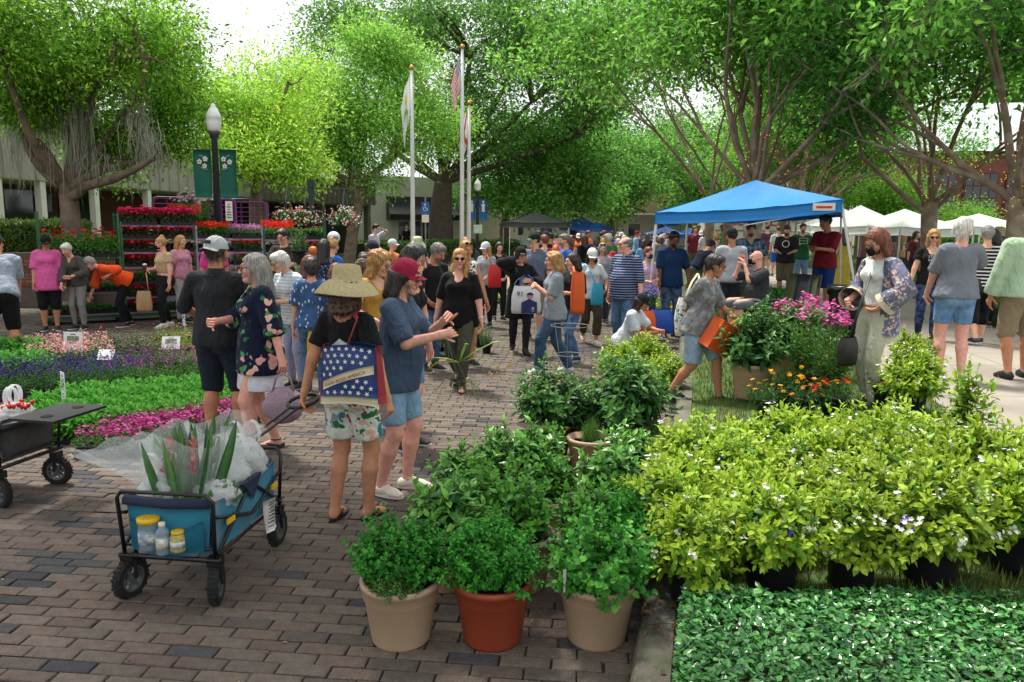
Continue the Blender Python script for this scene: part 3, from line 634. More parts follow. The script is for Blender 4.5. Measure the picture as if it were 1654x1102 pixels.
# ================================================================= PLANTS
M_fol = leafmat('plant_leaf', .28, .42)
M_gloss = leafmat('glossy_leaf', .18, .26, .6)
M_pet = leafmat('petal', .3, .6)
M_tan = mat('tan_plastic', '#b79d80', .55, .08, 5, .1, 60)
M_terra = mat('terracotta_plastic', '#9a4429', .5, .10, 5, .1, 60)
M_blk = mat('black_plastic', '#17181a', .5, .15, 5)
M_perl = mat('potting_mix', '#3b2d24', .95, .5, 60, .9, 90, c2='#8d857a', c2s=70, c2t=.66)
def bush(seed, tips, Rr, Ht, per, L, W, cols, z0=0.0, shape=1.0, open_=0.35, space=.02, twig=True, cup=True, young=None, droop=.2, low=-.15):
    """leafy dome made of shoots, each a spiral of leaves"""
    rs = np.random.RandomState(seed); g = 2.399963
    az = rs.uniform(0, 6.283, tips); u = rs.uniform(low, 1, tips); rr = np.sqrt(np.maximum(0, 1-u*u))*(1 if shape == 1 else 1)
    k = rs.uniform(.6, 1.1, tips)*(1+.2*smooth_noise(np.c_[np.cos(az)*rr, np.sin(az)*rr, u], 2.6, seed))*np.where(rs.rand(tips) < .07, 1.22, 1)
    T = np.c_[np.cos(az)*rr*Rr*k, np.sin(az)*rr*Rr*k, z0+np.maximum(u, low)*Ht*k*shape]
    B = np.c_[T[:, 0]*.25, T[:, 1]*.25, np.full(tips, z0-.35*Ht)]; S = norm_rows(T-B+np.c_[np.zeros((tips, 2)), np.full(tips, .25*Ht)])
    P = []; Dv = []; Nn = []; LL = []; CC = []
    up = np.array([0, 0, 1.0]); a1 = norm_rows(np.cross(S, rs.normal(size=(tips, 3)))); a2 = np.cross(S, a1)
    for j in range(per):
        f = j/max(1, per-1); th = j*g+rs.uniform(0, .7, tips); pd = a1*np.cos(th)[:, None]+a2*np.sin(th)[:, None]
        ang = (1.15-1.25*f)+rs.normal(size=tips)*.22; d = pd*np.cos(ang)[:, None]+S*np.sin(ang)[:, None]
        P.append(T-S*(f*per*space)+rs.normal(size=(tips, 3))*.004); Dv.append(d); Nn.append(S*np.cos(ang)[:, None]-pd*np.sin(ang)[:, None]+up*.5)
        LL.append(L*(.55+.6*min(1, f*2.2+.15))*rs.uniform(.75, 1.2, tips)); c = pal(rs, tips, cols, .14)
        if young is not None and f < .4: c = c*.35+np.array(lin(young))*.65*(1+.1*rs.normal(size=(tips, 1)))
        CC.append(c)
    P, Dv, Nn, LL, CC = np.concatenate(P), np.concatenate(Dv), np.concatenate(Nn), np.concatenate(LL), np.concatenate(CC)
    V, F, c = leaves(P, Dv, Nn, LL, LL*(W/L), np.clip(CC, .004, .95), .16, cup, droop)
    if twig:
        parts = [(V, F, c)]; sw_ = np.cross(S, up)+1e-6; sw_ = norm_rows(sw_)*.0035
        tv = np.stack([B-sw_, B+sw_, T+sw_*.5, T-sw_*.5], 1).reshape(-1, 3); bb = np.arange(tips)[:, None]*4
        parts.append((tv, np.concatenate([bb+np.array([[0, 1, 2]]), bb+np.array([[0, 2, 3]])]), np.tile(np.array(lin('#5c6a34')), (len(tv), 1)))); V, F, c = cat_meshes(parts)
    return V, F, c, T, S
def blooms(rs, P, S, n_pet, r, cols, center=None, clus=1, spread=.0, flat=True, jit=.1):
    """petalled flowers at points P facing S"""
    if clus > 1:
        P = np.repeat(P, clus, 0)+rs.normal(size=(len(P)*clus, 3))*spread; S = np.repeat(S, clus, 0)+rs.normal(size=(len(S)*clus, 3))*.35
    S = norm_rows(S); n = len(P); a1 = norm_rows(np.cross(S, rs.normal(size=(n, 3)))); a2 = np.cross(S, a1); col = pal(rs, n, cols, jit); parts = []
    for j in range(n_pet):
        th = 6.283*j/n_pet; d = a1*math.cos(th)+a2*math.sin(th)
        parts.append(leaves(P, d+S*.35, S-d*.2, r*rs.uniform(.85, 1.15, n), r*(4.2/n_pet), np.clip(col*(1+.08*rs.normal(size=(n, 1))), .01, .95), .05, False, .1))
    V, F, c = cat_meshes(parts)
    if center is not None: 
        q = leaves(P+S*r*.15, a1, S, r*.5, r*.5, np.tile(np.array(lin(center)), (n, 1)), 0, False, 0); V, F, c = cat_meshes([(V, F, c), (q[0]-np.repeat(a1, 4, 0)*r*.25, q[1], q[2])])
    return V, F, c
def pot_mesh(mt, r1, r0, h, rim=.02, n=22, ribs=False):
    mb = MB(); mb.lathe([(r0*.96, .0), (r0, .012), (r1-.012, h*.72), (r1-.004, h*.74), (r1-.002, h*.9), (r1+rim*.4, h-.028), (r1+rim*.4, h), (r1-.014, h), (r1-.03, h-.05)], n, cap=True)
    return mb.mesh('pot', True)
def soil_disc(r, z, n=16):
    mb = MB(); rs = random.Random(int(r*1000)); 
    mb.add([(0, 0, z+.01)]+[(r*math.cos(6.283*i/n), r*math.sin(6.283*i/n), z+rs.uniform(-.004, .006)) for i in range(n)], [(0, i+1, (i+1) % n+1) for i in range(n)])
    return mb.mesh('soil', True)
POTS = {}
def pot(kind):
    if kind not in POTS:
        r1, r0, h, mt = {'tan': (.185, .14, .31, M_tan), 'terra': (.185, .14, .31, M_terra), 'black': (.145, .12, .27, M_blk), 'small': (.075, .055, .13, M_blk), 'mid': (.11, .085, .2, M_blk)}[kind]
        me = pot_mesh(mt, r1, r0, h); me.materials.append(mt); sm = soil_disc(r1-.02, h-.045); sm.materials.append(M_perl); POTS[kind] = (me, sm, h)
    return POTS[kind]
def mesh_of(name, VFc, mt):
    me = fast(name, *VFc[:3]); me.materials.append(mt); return me
def potted(name, label, cat, loc, potk, fol, flo=None, rz=0.0, sc_=1.0, group=None):
    t = thing(name, label, cat, loc, rz, group, sc_); me, sm, h = pot(potk)
    link('pot', me, None, t); link('soil', sm, None, t); link('foliage', fol, None, t)
    if flo is not None: link('flowers', flo, None, t)
    return t
rnd = random.Random(5)
PEP = ['#2f6a25', '#3f8430', '#25561f', '#56983a']; PAR = ['#2f7a26', '#3f9430', '#236020', '#57a83c']; TOM = ['#2c5a2b', '#3c6e35', '#234a24', '#4d7f3e']
fol = {}
for k in range(3):
    fol['pepper', k] = mesh_of('foliage', bush(40+k, 80, .20, .26, 8, .085, .042, PEP, .42, 1, young='#7cb548', droop=.35), M_gloss)
    fol['mint', k] = mesh_of('foliage', bush(50+k, 120, .20, .22, 8, .055, .032, PEP, .42, 1, young='#6aa83f'), M_fol)
    fol['tomato', k] = mesh_of('foliage', bush(60+k, 120, .33, .36, 11, .075, .034, TOM, .48, 1, young='#5f9440', droop=.45), M_fol)
fol['parsley'] = mesh_of('foliage', bush(70, 420, .23, .21, 12, .026, .021, PAR, .40, 1, space=.009, droop=.3, cup=False), M_fol)
fol['curly'] = mesh_of('foliage', bush(71, 520, .23, .22, 13, .021, .019, PAR+['#3fa02f'], .40, 1, space=.007, droop=.5, cup=False), M_fol)
fol['cilantro'] = mesh_of('foliage', bush(72, 260, .27, .25, 9, .036, .032, PAR+['#6db646'], .40, 1, space=.016, low=-.5), M_fol)
fol['thyme'] = mesh_of('foliage', bush(73, 260, .13, .10, 16, .013, .006, ['#5d8a45', '#4a7538', '#77a05a'], .33, 1, space=.006), M_fol)
fol['dill'] = mesh_of('foliage', bush(74, 160, .10, .14, 20, .03, .002, ['#4d8a3c', '#65a04a'], .32, 1, space=.008), M_fol)
fol['rosemary'] = mesh_of('foliage', bush(75, 60, .10, .2, 22, .028, .006, ['#4f7a44', '#5f8a4e', '#3f6838'], .17, 1, space=.009), M_fol)
pots_spec = [('parsley', 'tan', 648, 1030, 0, 'tan pot of flat parsley and thyme, front corner of the herb pots'), ('curly', 'terra', 795, 1030, 0, 'terracotta red pot of curly parsley between two tan pots'), ('cilantro', 'tan', 963, 1030, 0, 'tan pot of sprawling cilantro beside the kerb')]
for kd, pk, px, py, z, lab in pots_spec:
    t = potted('potted_herb', lab, 'potted herb', G(px, py), pk, fol[kd], None, 0.2)
    if kd == 'parsley': link('thyme', fol['thyme'], None, t, (-.03, -.12, .0))
for i, (kd, px, py, pk, s_, lab) in enumerate([('pepper', 722, 828, 'tan', .92, 'pepper plant with broad glossy leaves nearest the flip flops'), ('pepper', 750, 765, 'tan', .88, 'pepper plant behind the one beside the flip flops'), ('pepper', 806, 735, 'terra', .85, 'pepper plant at the far edge of the herb block'),
        ('mint', 842, 820, 'tan', 1.0, 'dense mint plant behind the terracotta red pot'), ('mint', 785, 800, 'black', .95, 'bushy basil between pepper and mint plants'), ('pepper', 860, 748, 'terra', .95, 'tall pepper plant rising in the middle of the herb block'), ('mint', 893, 772, 'tan', .85, 'mint plant by the gap where bricks show'), ('mint', 880, 715, 'tan', .85, 'mint plant in front of the dill pot'),
        ('mint', 952, 830, 'tan', .95, 'arugula like herb behind the cilantro pot'), ('pepper', 990, 770, 'tan', .95, 'pepper plant beyond the brick gap next to the kerb'), ('pepper', 1020, 728, 'tan', .85, 'pepper plant beside the small sage pot'), ('curly', 1012, 835, 'tan', .95, 'curly parsley pot pressed against the yellow shrubs'), ('pepper', 770, 860, 'black', .7, 'short pepper plant just behind the curly parsley')]):
    f = fol[kd] if kd in fol else fol[kd, i % 3]; q = G(px, py, .45*s_); q[2] = 0
    potted('potted_herb', lab, 'potted herb', q, pk, f, None, rnd.uniform(0, 6), s_, 'herbs and vegetables in pots on the paving')
for px, py, kd, lab in ((866, 702, 'rosemary', 'wide tan pot with small rosemary beside the dill'), (954, 708, 'dill', 'wide tan pot with feathery dill tuft and bare soil'), (1055, 700, 'thyme', 'tan pot of low grey sage next to the kerb')):
    q = G(px, py, .3); q[2] = 0; t = potted('potted_herb', lab, 'potted herb', q, 'tan', fol[kd], None, 1.0)
    if kd == 'rosemary': t.children[2].location.z = .12
# black tag bag beside the dill pot
q = G(940, 765); t = thing('plastic_sleeve', 'small black plastic sleeve leaning on the dill pot', 'sleeve', q)
mb = MB(); mb.add([(-.06, 0, .28), (.07, .02, .24), (.05, .03, .10), (-.02, -.02, .08), (-.06, .03, .29), (.07, .05, .25), (.05, .06, .1), (-.02, .02, .08)], [(0, 1, 2, 3), (7, 6, 5, 4), (0, 4, 5, 1), (1, 5, 6, 2), (2, 6, 7, 3), (3, 7, 4, 0)]); mb.build('sheet', mat('black_film', '#121214', .25), t)
mb = MB(); mb.bar((0, .03, 0), (0, .03, .2), .006); mb.build('stake', M_blk, t)
tomf = [mesh_of('flowers', blooms(np.random.RandomState(3), np.c_[np.random.RandomState(4).normal(0, .16, (14, 2)), np.random.RandomState(5).uniform(.6, .85, 14)], np.tile([0, 0, 1.], (14, 1)), 5, .014, ['#e8c832']), M_pet)]
for i, (px, py, s_, z, lab) in enumerate([(890, 650, 1.0, 0, 'spreading tomato plant nearest the walking blonde woman'), (1020, 640, 1.15, 0, 'tall tomato plant pressed to the kerb'), (945, 665, .8, 0, 'smaller tomato plant between the two large ones'), (1213, 553, 1.2, .22, 'tall tomato plant in a tan pot behind the orange bag'), (1268, 548, 1.1, .28, 'tomato plant between the orange bag and pink cleomes')]):
    q = G(px, py, z+.5*s_) if i < 3 else G(px+(i-3)*5, 642-(i-3)*25, z); q[2] = z; potted('tomato_plant', lab, 'tomato plant', q, 'terra' if i < 3 else 'tan', fol['tomato', i % 3], tomf[0], i*1.3, s_, 'tomato plants')
# golden duranta block
DUR = ['#88ae2c', '#6f9e2a', '#a4c236', '#588c28', '#3f7022']; DUG = ['#6f9a2a', '#3f7022', '#86a82e', '#a8ba3a', '#587f26']
WHT = ['#f2f0e8', '#e6e6e0']; PUR = ['#8468c0', '#7656b4']
for k in range(5):
    V, F, c, T, S = bush(80+k, 260, .29, .26, 10, .06, .031, DUR if k < 3 else DUG, .36, 1, young='#b4cd40' if k < 3 else '#a5bd3c', low=-.6); rs = np.random.RandomState(k)
    fol['duranta', k] = mesh_of('foliage', (V, F, c), M_fol)
    sel = rs.choice(len(T), 15 if k < 3 else 20, replace=False); up = S[sel]+np.array([0, 0, .4])
    w_ = blooms(rs, T[sel]+S[sel]*.025, up, 5, .014, WHT, None, 5, .016); parts = [w_]
    if k >= 2: s2 = rs.choice(len(T), 2, replace=False); parts.append(blooms(rs, T[s2]+S[s2]*.03, S[s2], 5, .014, PUR, None, 6, .014))
    fol['durflo', k] = mesh_of('flowers', cat_meshes(parts), M_pet)
n = 0
for ri, (py, pxs, z) in enumerate(((838, (1125, 1255, 1385, 1515, 1645), .62), (775, (1095, 1205, 1320, 1435, 1545, 1650), .66), (722, (1110, 1205, 1300, 1400, 1490), .70), (684, (1120, 1200, 1285, 1370, 1450), .74))):
    for i, px in enumerate(pxs):
        q = G(px+rnd.uniform(-8, 8), py+14+rnd.uniform(-4, 4), z-.1); lz = lawnz(q[0], q[1])-.01; q[2] = lz
        k = 3+(i+n) % 2 if px > 1310 and rnd.random() < .8 else (i+n) % 3; n += 1
        potted('golden_duranta', 'golden leaved shrub with small white flowers in the dense block on the lawn', 'potted shrub', q, 'black', fol['duranta', k], fol['durflo', k], rnd.uniform(0, 6.28), rnd.uniform(.82, .98), 'golden leaved shrubs in black pots')['label'] = 'golden shrub, %s from the kerb, in the %s row behind the jasmine' % (ORD[i], ORD[ri])
for px, py, z, s_, k, lab in ((1475, 600, .75, .95, 0, 'single golden shrub in ribbed black pot beside the cream trousers'), (1610, 790, .6, 1.0, 4, 'greener shrub with white flowers beside the sidewalk edge'), (1000, 590, .3, .95, 0, 'golden shrub next to the crouching woman'), (1045, 575, .3, .95, 1, 'golden shrub between crouching woman and kerb'), (1075, 595, .35, .9, 2, 'golden shrub against the kerb under the tent pole'), (1475, 545, .8, .8, 4, 'small white flowered shrub behind the cream trousers')):
    q = G(px, py, z); q[2] = lawnz(q[0], q[1]) if q[0] > kerbx(q[1]) else 0; potted('golden_duranta', lab, 'potted shrub', q, 'black', fol['duranta', k], fol['durflo', k], 1, s_)
# upright green shoots at the sidewalk side
q = G(1560, 720, .5); q[2] = .34; potted('upright_shrub', 'upright green shrub standing above the golden block by the sidewalk', 'potted shrub', q, 'black', mesh_of('foliage', bush(95, 40, .16, .34, 12, .075, .034, DUG, .45, 1, young='#8fb43e', space=.03), M_fol), None)
# marigolds and cleomes under the tent
MAR = [('#f0b400', '#f3c12a'), ('#e8891a', '#f0a020')]
for i, (px, py, z, col, lab) in enumerate([(1270, 615, .5, 0, 'yellow marigolds before the brown tomato pot'), (1335, 605, .5, 0, 'yellow marigolds beside the cream trousers'), (1300, 635, .5, 1, 'orange and yellow marigolds at the edge of the golden block'), (1345, 640, .48, 1, 'marigolds and a red zinnia by the cream trousers'), (1430, 630, .5, 1, 'orange marigolds between cream trousers and black pot'), (1240, 640, .45, 0, 'low marigolds beside the bare legs')]):
    V, F, c, T, S = bush(100+i, 60, .2, .17, 9, .045, .014, ['#2f5f2a', '#3f7832', '#264d22'], .2, 1, low=0, cup=False); rs = np.random.RandomState(i); sel = rs.choice(len(T), 9, replace=False)
    b_ = [blooms(rs, T[sel]+S[sel]*.03, S[sel]*.5+np.array([0, -.25, .8]), 9, .028, MAR[col], None, 2, .006)]
    if i == 3: b_.append(blooms(rs, T[sel[:3]]+np.array([0, -.05, .04]), S[sel[:3]], 9, .035, ['#c81e28'], None, 2, .008))
    q = G(px, py, z); q[2] = lawnz(q[0], q[1]); potted('marigold', lab, 'flower pot', q, 'mid', mesh_of('foliage', (V, F, c), M_fol), mesh_of('flowers', cat_meshes(b_), M_pet), i, 1.0, 'marigolds under the blue tent')
for i, (px, py, lab) in enumerate([(1275, 520, 'pink cleomes nearest the camp chair'), (1315, 508, 'tall pink cleomes before the red shirted man'), (1345, 522, 'pink cleomes beside the trash can'), (1300, 560, 'leafy cleome with few blooms behind the marigolds'), (1345, 570, 'leafy cleome by the black shoulder bag')]):
    V, F, c, T, S = bush(110+i, 70, .24, .4, 14, .06, .016, ['#4f7f35', '#5f9440', '#3d6a2c'], .4, 1, space=.028, low=.1, cup=False); rs = np.random.RandomState(i); sel = np.argsort(-T[:, 2])[:13 if i < 3 else 2]
    q = G(px, py, .95 if i < 3 else .8); q[2] = .3; potted('cleome', lab, 'flower pot', q, 'mid', mesh_of('foliage', (V, F, c), M_fol), mesh_of('flowers', blooms(rs, T[sel]+np.array([0, 0, .05]), S[sel], 5, .026, ['#d05aa8', '#c878c0', '#e088b8', '#d84a80'], None, 14, .03), M_pet), i, 1.0, 'pink cleomes under the blue tent')
# jasmine ground cover block
rs = np.random.RandomState(55); n = 22000
top = rs.rand(n) < .86; y = np.where(top, rs.uniform(1.9, 3.36, n), np.where(rs.rand(n) < .5, 3.36, rs.uniform(1.9, 3.36, n))); xl = np.array([kerbx(v) for v in y])+.22; x = xl+(3.1-xl)*rs.rand(n);  z = .31+smooth_noise(np.c_[x, y, x*0], 9, 5)*.014+rs.normal(0, .012, n)
x = np.where(~top & (y < 3.355), xl, x); z = np.where(top, z, rs.uniform(.14, .31, n))
az = rs.uniform(0, 6.283, n); Dv = np.c_[np.cos(az), np.sin(az), rs.uniform(-.1, .8, n)]; Nn = np.c_[rs.normal(0, .45, n), rs.normal(0, .45, n), np.ones(n)]
V, F, c = leaves(np.c_[x, y, z], Dv, Nn, rs.uniform(.026, .046, n), rs.uniform(.014, .023, n), pal(rs, n, ['#2f6e30', '#3d8440', '#235628', '#589c4e', '#6fac5a'], .2), .1, True, .15)
tag(link('ground_cover', fast('ground_cover', V, F, c), M_gloss), 'low glossy dark green jasmine ground cover beside the kerb', None, None, 'stuff')
mb = MB(); mb.sheet([[(kerbx(v)+.27, v, .25) for v in (1.9, 3.3)], [(3.1, v, .25) for v in (1.9, 3.3)]], .15); tag(mb.build('planting_soil', M_soil), kind='structure')
# fallen leaves by the kerb
mb = MB(); rs = np.random.RandomState(6); n = 60; P = np.c_[rs.uniform(.62, .8, n), rs.uniform(2.8, 3.6, n), rs.uniform(.12, .17, n)]; az = rs.uniform(0, 6.28, n)
V, F, c = leaves(P, np.c_[np.cos(az), np.sin(az), rs.normal(0, .2, n)], np.c_[rs.normal(0, .3, n), rs.normal(0, .3, n), np.ones(n)], rs.uniform(.03, .06, n), .02, pal(rs, n, ['#6b4a33', '#805a3d', '#503626'], .2), .2)
tag(link('fallen_leaves', fast('fallen_leaves', V, F, c), mat('dry_leaf', attr=True, rough=.8)), 'brown dead leaves lying against the kerb', None, None, 'stuff')

n = 170; P = np.c_[rs.uniform(-3.2, .9, n), rs.uniform(2.9, 9, n), np.full(n, .004)]; P = P[P[:, 0] < [kerbx(v)-.02 for v in P[:, 1]]]; n = len(P); az = rs.uniform(0, 6.28, n)
V, F, c = leaves(P, np.c_[np.cos(az), np.sin(az), rs.normal(0, .1, n)], np.c_[rs.normal(0, .2, n), rs.normal(0, .2, n), np.ones(n)], rs.uniform(.008, .035, n), rs.uniform(.005, .014, n), pal(rs, n, ['#6b4a33', '#7f8a3c', '#8a6a45', '#3f2f24', '#a8a060'], .2), .15)
tag(link('leaf_litter', fast('leaf_litter', V, F, c), mat('dry_leaf')), 'scattered leaf bits lying on the brick street', None, None, 'stuff')
# ----------------------------------------------------------------- flats of bedding plants
def tray_mesh(L=.52, Wd=.27, h=.055):
    mb = MB(); x, y = L/2, Wd/2; t = .006
    mb.add([(-x*.96, -y*.94, 0), (x*.96, -y*.94, 0), (x*.96, y*.94, 0), (-x*.96, y*.94, 0), (-x, -y, h), (x, -y, h), (x, y, h), (-x, y, h), (-x+t*2, -y+t*2, h), (x-t*2, -y+t*2, h), (x-t*2, y-t*2, h), (-x+t*2, y-t*2, h), (-x+t*2, -y+t*2, h-.015), (x-t*2, -y+t*2, h-.015), (x-t*2, y-t*2, h-.015), (-x+t*2, y-t*2, h-.015)],
           [(3, 2, 1, 0), (0, 1, 5, 4), (1, 2, 6, 5), (2, 3, 7, 6), (3, 0, 4, 7), (4, 5, 9, 8), (5, 6, 10, 9), (6, 7, 11, 10), (7, 4, 8, 11), (8, 9, 13, 12), (9, 10, 14, 13), (10, 11, 15, 14), (11, 8, 12, 15), (12, 13, 14, 15)])
    return mb.mesh('tray')
TR = tray_mesh(); TR.materials.append(M_blk)
cellm = MB(); cellm.lathe([(.034, 0), (.042, .075), (.044, .08), (.036, .08)], 8); CELL = cellm.mesh('cell_pot'); CELL.materials.append(M_blk)
FLATS = {}
def flat_proto(kind, seed, fc, flc, h=.12, leaf=(.035, .022), nf=30, pr=.014, style='dome', tall=0.0, npet=5):
    """tray with cell pots, foliage and flowers"""
    rs = np.random.RandomState(seed); fo = []; fl = []
    for i in range(6):
        for j in range(3):
            cx, cy = -.215+i*.086, -.086+j*.086
            V, F, c, T, S = bush(seed*50+i*3+j, 9, .062, h, 6, leaf[0], leaf[1], fc, .085+h*.1, 1, space=h*.09, twig=False, cup=False, low=.0)
            fo.append((V+np.array([cx, cy, 0]), F, c))
            if nf:
                k = max(1, int(nf/18+rs.rand())); P = np.c_[rs.normal(cx, .028, k), rs.normal(cy, .028, k), .085+h*(.75+.45*rs.rand(k)+.08*rs.normal(size=k))+tall*rs.rand(k)]
                if style == 'spike': 
                    P = np.repeat(P, 7, 0); P[:, 2] += np.tile(np.linspace(-.02, .09, 7), k); P[:, :2] += rs.normal(size=(len(P), 2))*.008; fl.append(blooms(rs, P, rs.normal(size=(len(P), 3))+np.array([0, 0, .4]), 4, pr, flc))
                else: fl.append(blooms(rs, P, rs.normal(size=(k, 3))*.35+np.array([0, 0, 1]), npet, pr, flc, None, 2 if style == 'cluster' else 1, .012))
    t = thing('flower_flat', 'x', 'flower flat', (0, 0, -50)); link('tray', TR, None, t); link('foliage', mesh_of('foliage', cat_meshes(fo), M_fol), None, t)
    if fl: link('flowers', mesh_of('flowers', cat_meshes(fl), M_pet), None, t)
    for j in range(3):
        for i in (0, 5): link('cell_pot', CELL, None, t, (-.215+i*.086, -.086+j*.086, .012))
    for i in range(1, 5): link('cell_pot', CELL, None, t, (-.215+i*.086, -.086, .012))
    FLATS[kind] = [t, False]
GRN = ['#3c7a2c', '#4f9038', '#2f6524']; BRZ = ['#4a2f22', '#5c3a28', '#5b5a2c', '#3d2a20']
flat_proto('redbeg', 1, BRZ+['#3c6a2a'], ['#d01830', '#b81428', '#e04058'], .13, (.04, .034), 230, .029, 'cluster', .05)
flat_proto('pinkbeg', 2, BRZ+GRN, ['#e02858', '#d84a78', '#c81c48'], .13, (.04, .034), 270, .028, 'cluster', .05)
flat_proto('whitebeg', 3, BRZ, ['#efe6dc', '#e8d8c8'], .13, (.04, .034), 170, .027, 'cluster', .05)
flat_proto('yellow', 4, GRN, ['#f0a818', '#f0c020', '#e88a18'], .12, (.036, .016), 90, .032, 'dome', .04, 8)
flat_proto('orange', 5, GRN, ['#f04a18', '#f06a20', '#e83818'], .14, (.04, .024), 120, .026, 'cluster', .04)
flat_proto('mauve', 6, ['#557f40', '#6a9050'], ['#c888b8', '#d8a0c8', '#b870a8'], .13, (.03, .012), 130, .018, 'cluster')
flat_proto('salvia', 7, GRN, ['#f02818', '#e83a20'], .14, (.04, .025), 55, .014, 'spike', .03)
flat_proto('green', 8, GRN, ['#d84a30'], .12, (.04, .026), 6, .016)
flat_proto('basil', 9, ['#4c9432', '#62aa40', '#3b7e28', '#7abc50'], None, .17, (.075, .036), 0)
flat_proto('magenta', 10, ['#4c7a38', '#5c8a44'], ['#b83484', '#c04c98', '#a02470'], .12, (.03, .012), 95, .017, 'cluster')
flat_proto('purple', 11, ['#3d6a33', '#4c7a3c', '#31572a'], ['#4f2f86', '#5c3a96', '#432774'], .17, (.036, .013), 17, .011, 'spike', .05)
flat_proto('lilac', 12, ['#4a7a34', '#5c8a40', '#3c6a2c'], ['#94408e', '#a45aa0', '#803484'], .19, (.036, .014), 18, .011, 'spike', .05)
flat_proto('pentas', 13, ['#3f6f30', '#4e8038'], ['#e0a0a0', '#eab8b4', '#d88c90'], .24, (.042, .02), 120, .013, 'cluster', .06)
flat_proto('maroon', 14, ['#3a6230', '#4a7438', '#2f5228'], ['#7a2838', '#8a3040'], .24, (.03, .018), 26, .012, 'dome', .08)
flat_proto('mixed', 15, ['#7a9a3c', '#8aa848', '#6a8a34'], ['#d8b820', '#c83020', '#e0c838', '#a8b828'], .15, (.03, .01), 60, .012, 'dome', .05)
flat_proto('tallred', 16, ['#5c9440', '#6ca44c', '#4a8034'], ['#d02818', '#c83820', '#b82018'], .28, (.075, .028), 60, .03, 'dome', .05, 8)
FW = {'redbeg': 'red begonias', 'pinkbeg': 'rose pink begonias', 'whitebeg': 'white begonias', 'yellow': 'yellow marigolds', 'orange': 'orange red flowers', 'mauve': 'mauve flowers', 'salvia': 'scarlet salvia', 'green': 'leafy plants', 'basil': 'bright green basil', 'magenta': 'magenta dianthus', 'purple': 'deep purple flower spikes', 'lilac': 'lilac flower spikes', 'pentas': 'pale pink pentas', 'maroon': 'dark maroon blooms', 'mixed': 'red and yellow small flowers', 'tallred': 'tall red zinnias'}
def put_flat(kind, loc, rz, where, group):
    t, used = FLATS[kind]; lab = 'flat of %s %s' % (FW[kind], where)
    if not used: FLATS[kind][1] = True; c = t; c.location = [float(v) for v in loc]; c.rotation_euler = (0, 0, rz); c['label'] = lab
    else: c = copy_tree(t, None, lab, loc, rz)
    c['group'] = group; return c
# beds on the paving, near to far
BROW = {}
def band(kind, a, b, n_, z=.25, where='', rz=.1, jit=.03, s_=1.0):
    BROW[kind] = BROW.get(kind, 0)+1; row = ORD[BROW[kind]-1]
    for i in range(n_):
        t_ = i/max(1, n_-1); q = G(a[0]+(b[0]-a[0])*t_, a[1]+(b[1]-a[1])*t_, z); q[2] = 0; q[:2] += np.array([rnd.uniform(-jit, jit), rnd.uniform(-jit, jit)])
        c = put_flat(kind, q, rz+rnd.uniform(-.08, .08), '%s, %s in row %s' % (where, ORD[i], row), 'flower flats laid out on the paving')
        if s_ != 1: c.scale = (s_,)*3
band('magenta', (180, 698), (375, 655), 5, .2, 'along the near edge of the beds', .15)
band('magenta', (210, 680), (350, 650), 4, .2, 'along the near edge of the beds', .15)
for a, b, n_ in (((60, 650), (330, 632), 7), ((90, 632), (345, 616), 7), ((110, 664), (300, 645), 5), ((130, 618), (345, 604), 5)): band('basil', a, b, n_, .28, 'behind the magenta flowers', .1)
band('purple', (-20, 610), (190, 598), 6, .25, 'behind the black wagon', .1); band('purple', (0, 592), (205, 586), 6, .25, 'behind the black wagon', .1)
band('lilac', (205, 590), (345, 580), 4, .3, 'beside the dark polo shirt', .1); band('lilac', (215, 572), (340, 566), 4, .3, 'beside the dark polo shirt', .1)
band('pentas', (75, 560), (150, 556), 3, .38, 'near the stooping grey shirted man', .1); band('pentas', (70, 545), (145, 541), 3, .38, 'near the stooping grey shirted man', .1)
band('maroon', (165, 565), (255, 560), 3, .38, 'below the orange shirt', .1); band('maroon', (155, 548), (265, 544), 4, .38, 'below the orange shirt', .1); band('maroon', (160, 530), (270, 528), 4, .38, 'below the orange shirt', .1)
band('mixed', (285, 556), (340, 552), 2, .3, 'between signs and polo shirt', .1); band('mixed', (275, 540), (345, 536), 3, .3, 'between signs and polo shirt', .1); band('mixed', (280, 524), (340, 522), 2, .3, 'between signs and polo shirt', .1)
band('basil', (-20, 575), (30, 572), 2, .35, 'at the feet of the stooping man', .1, .03, 1.4); band('basil', (-15, 552), (25, 550), 2, .35, 'at the feet of the stooping man', .1, .03, 1.4)
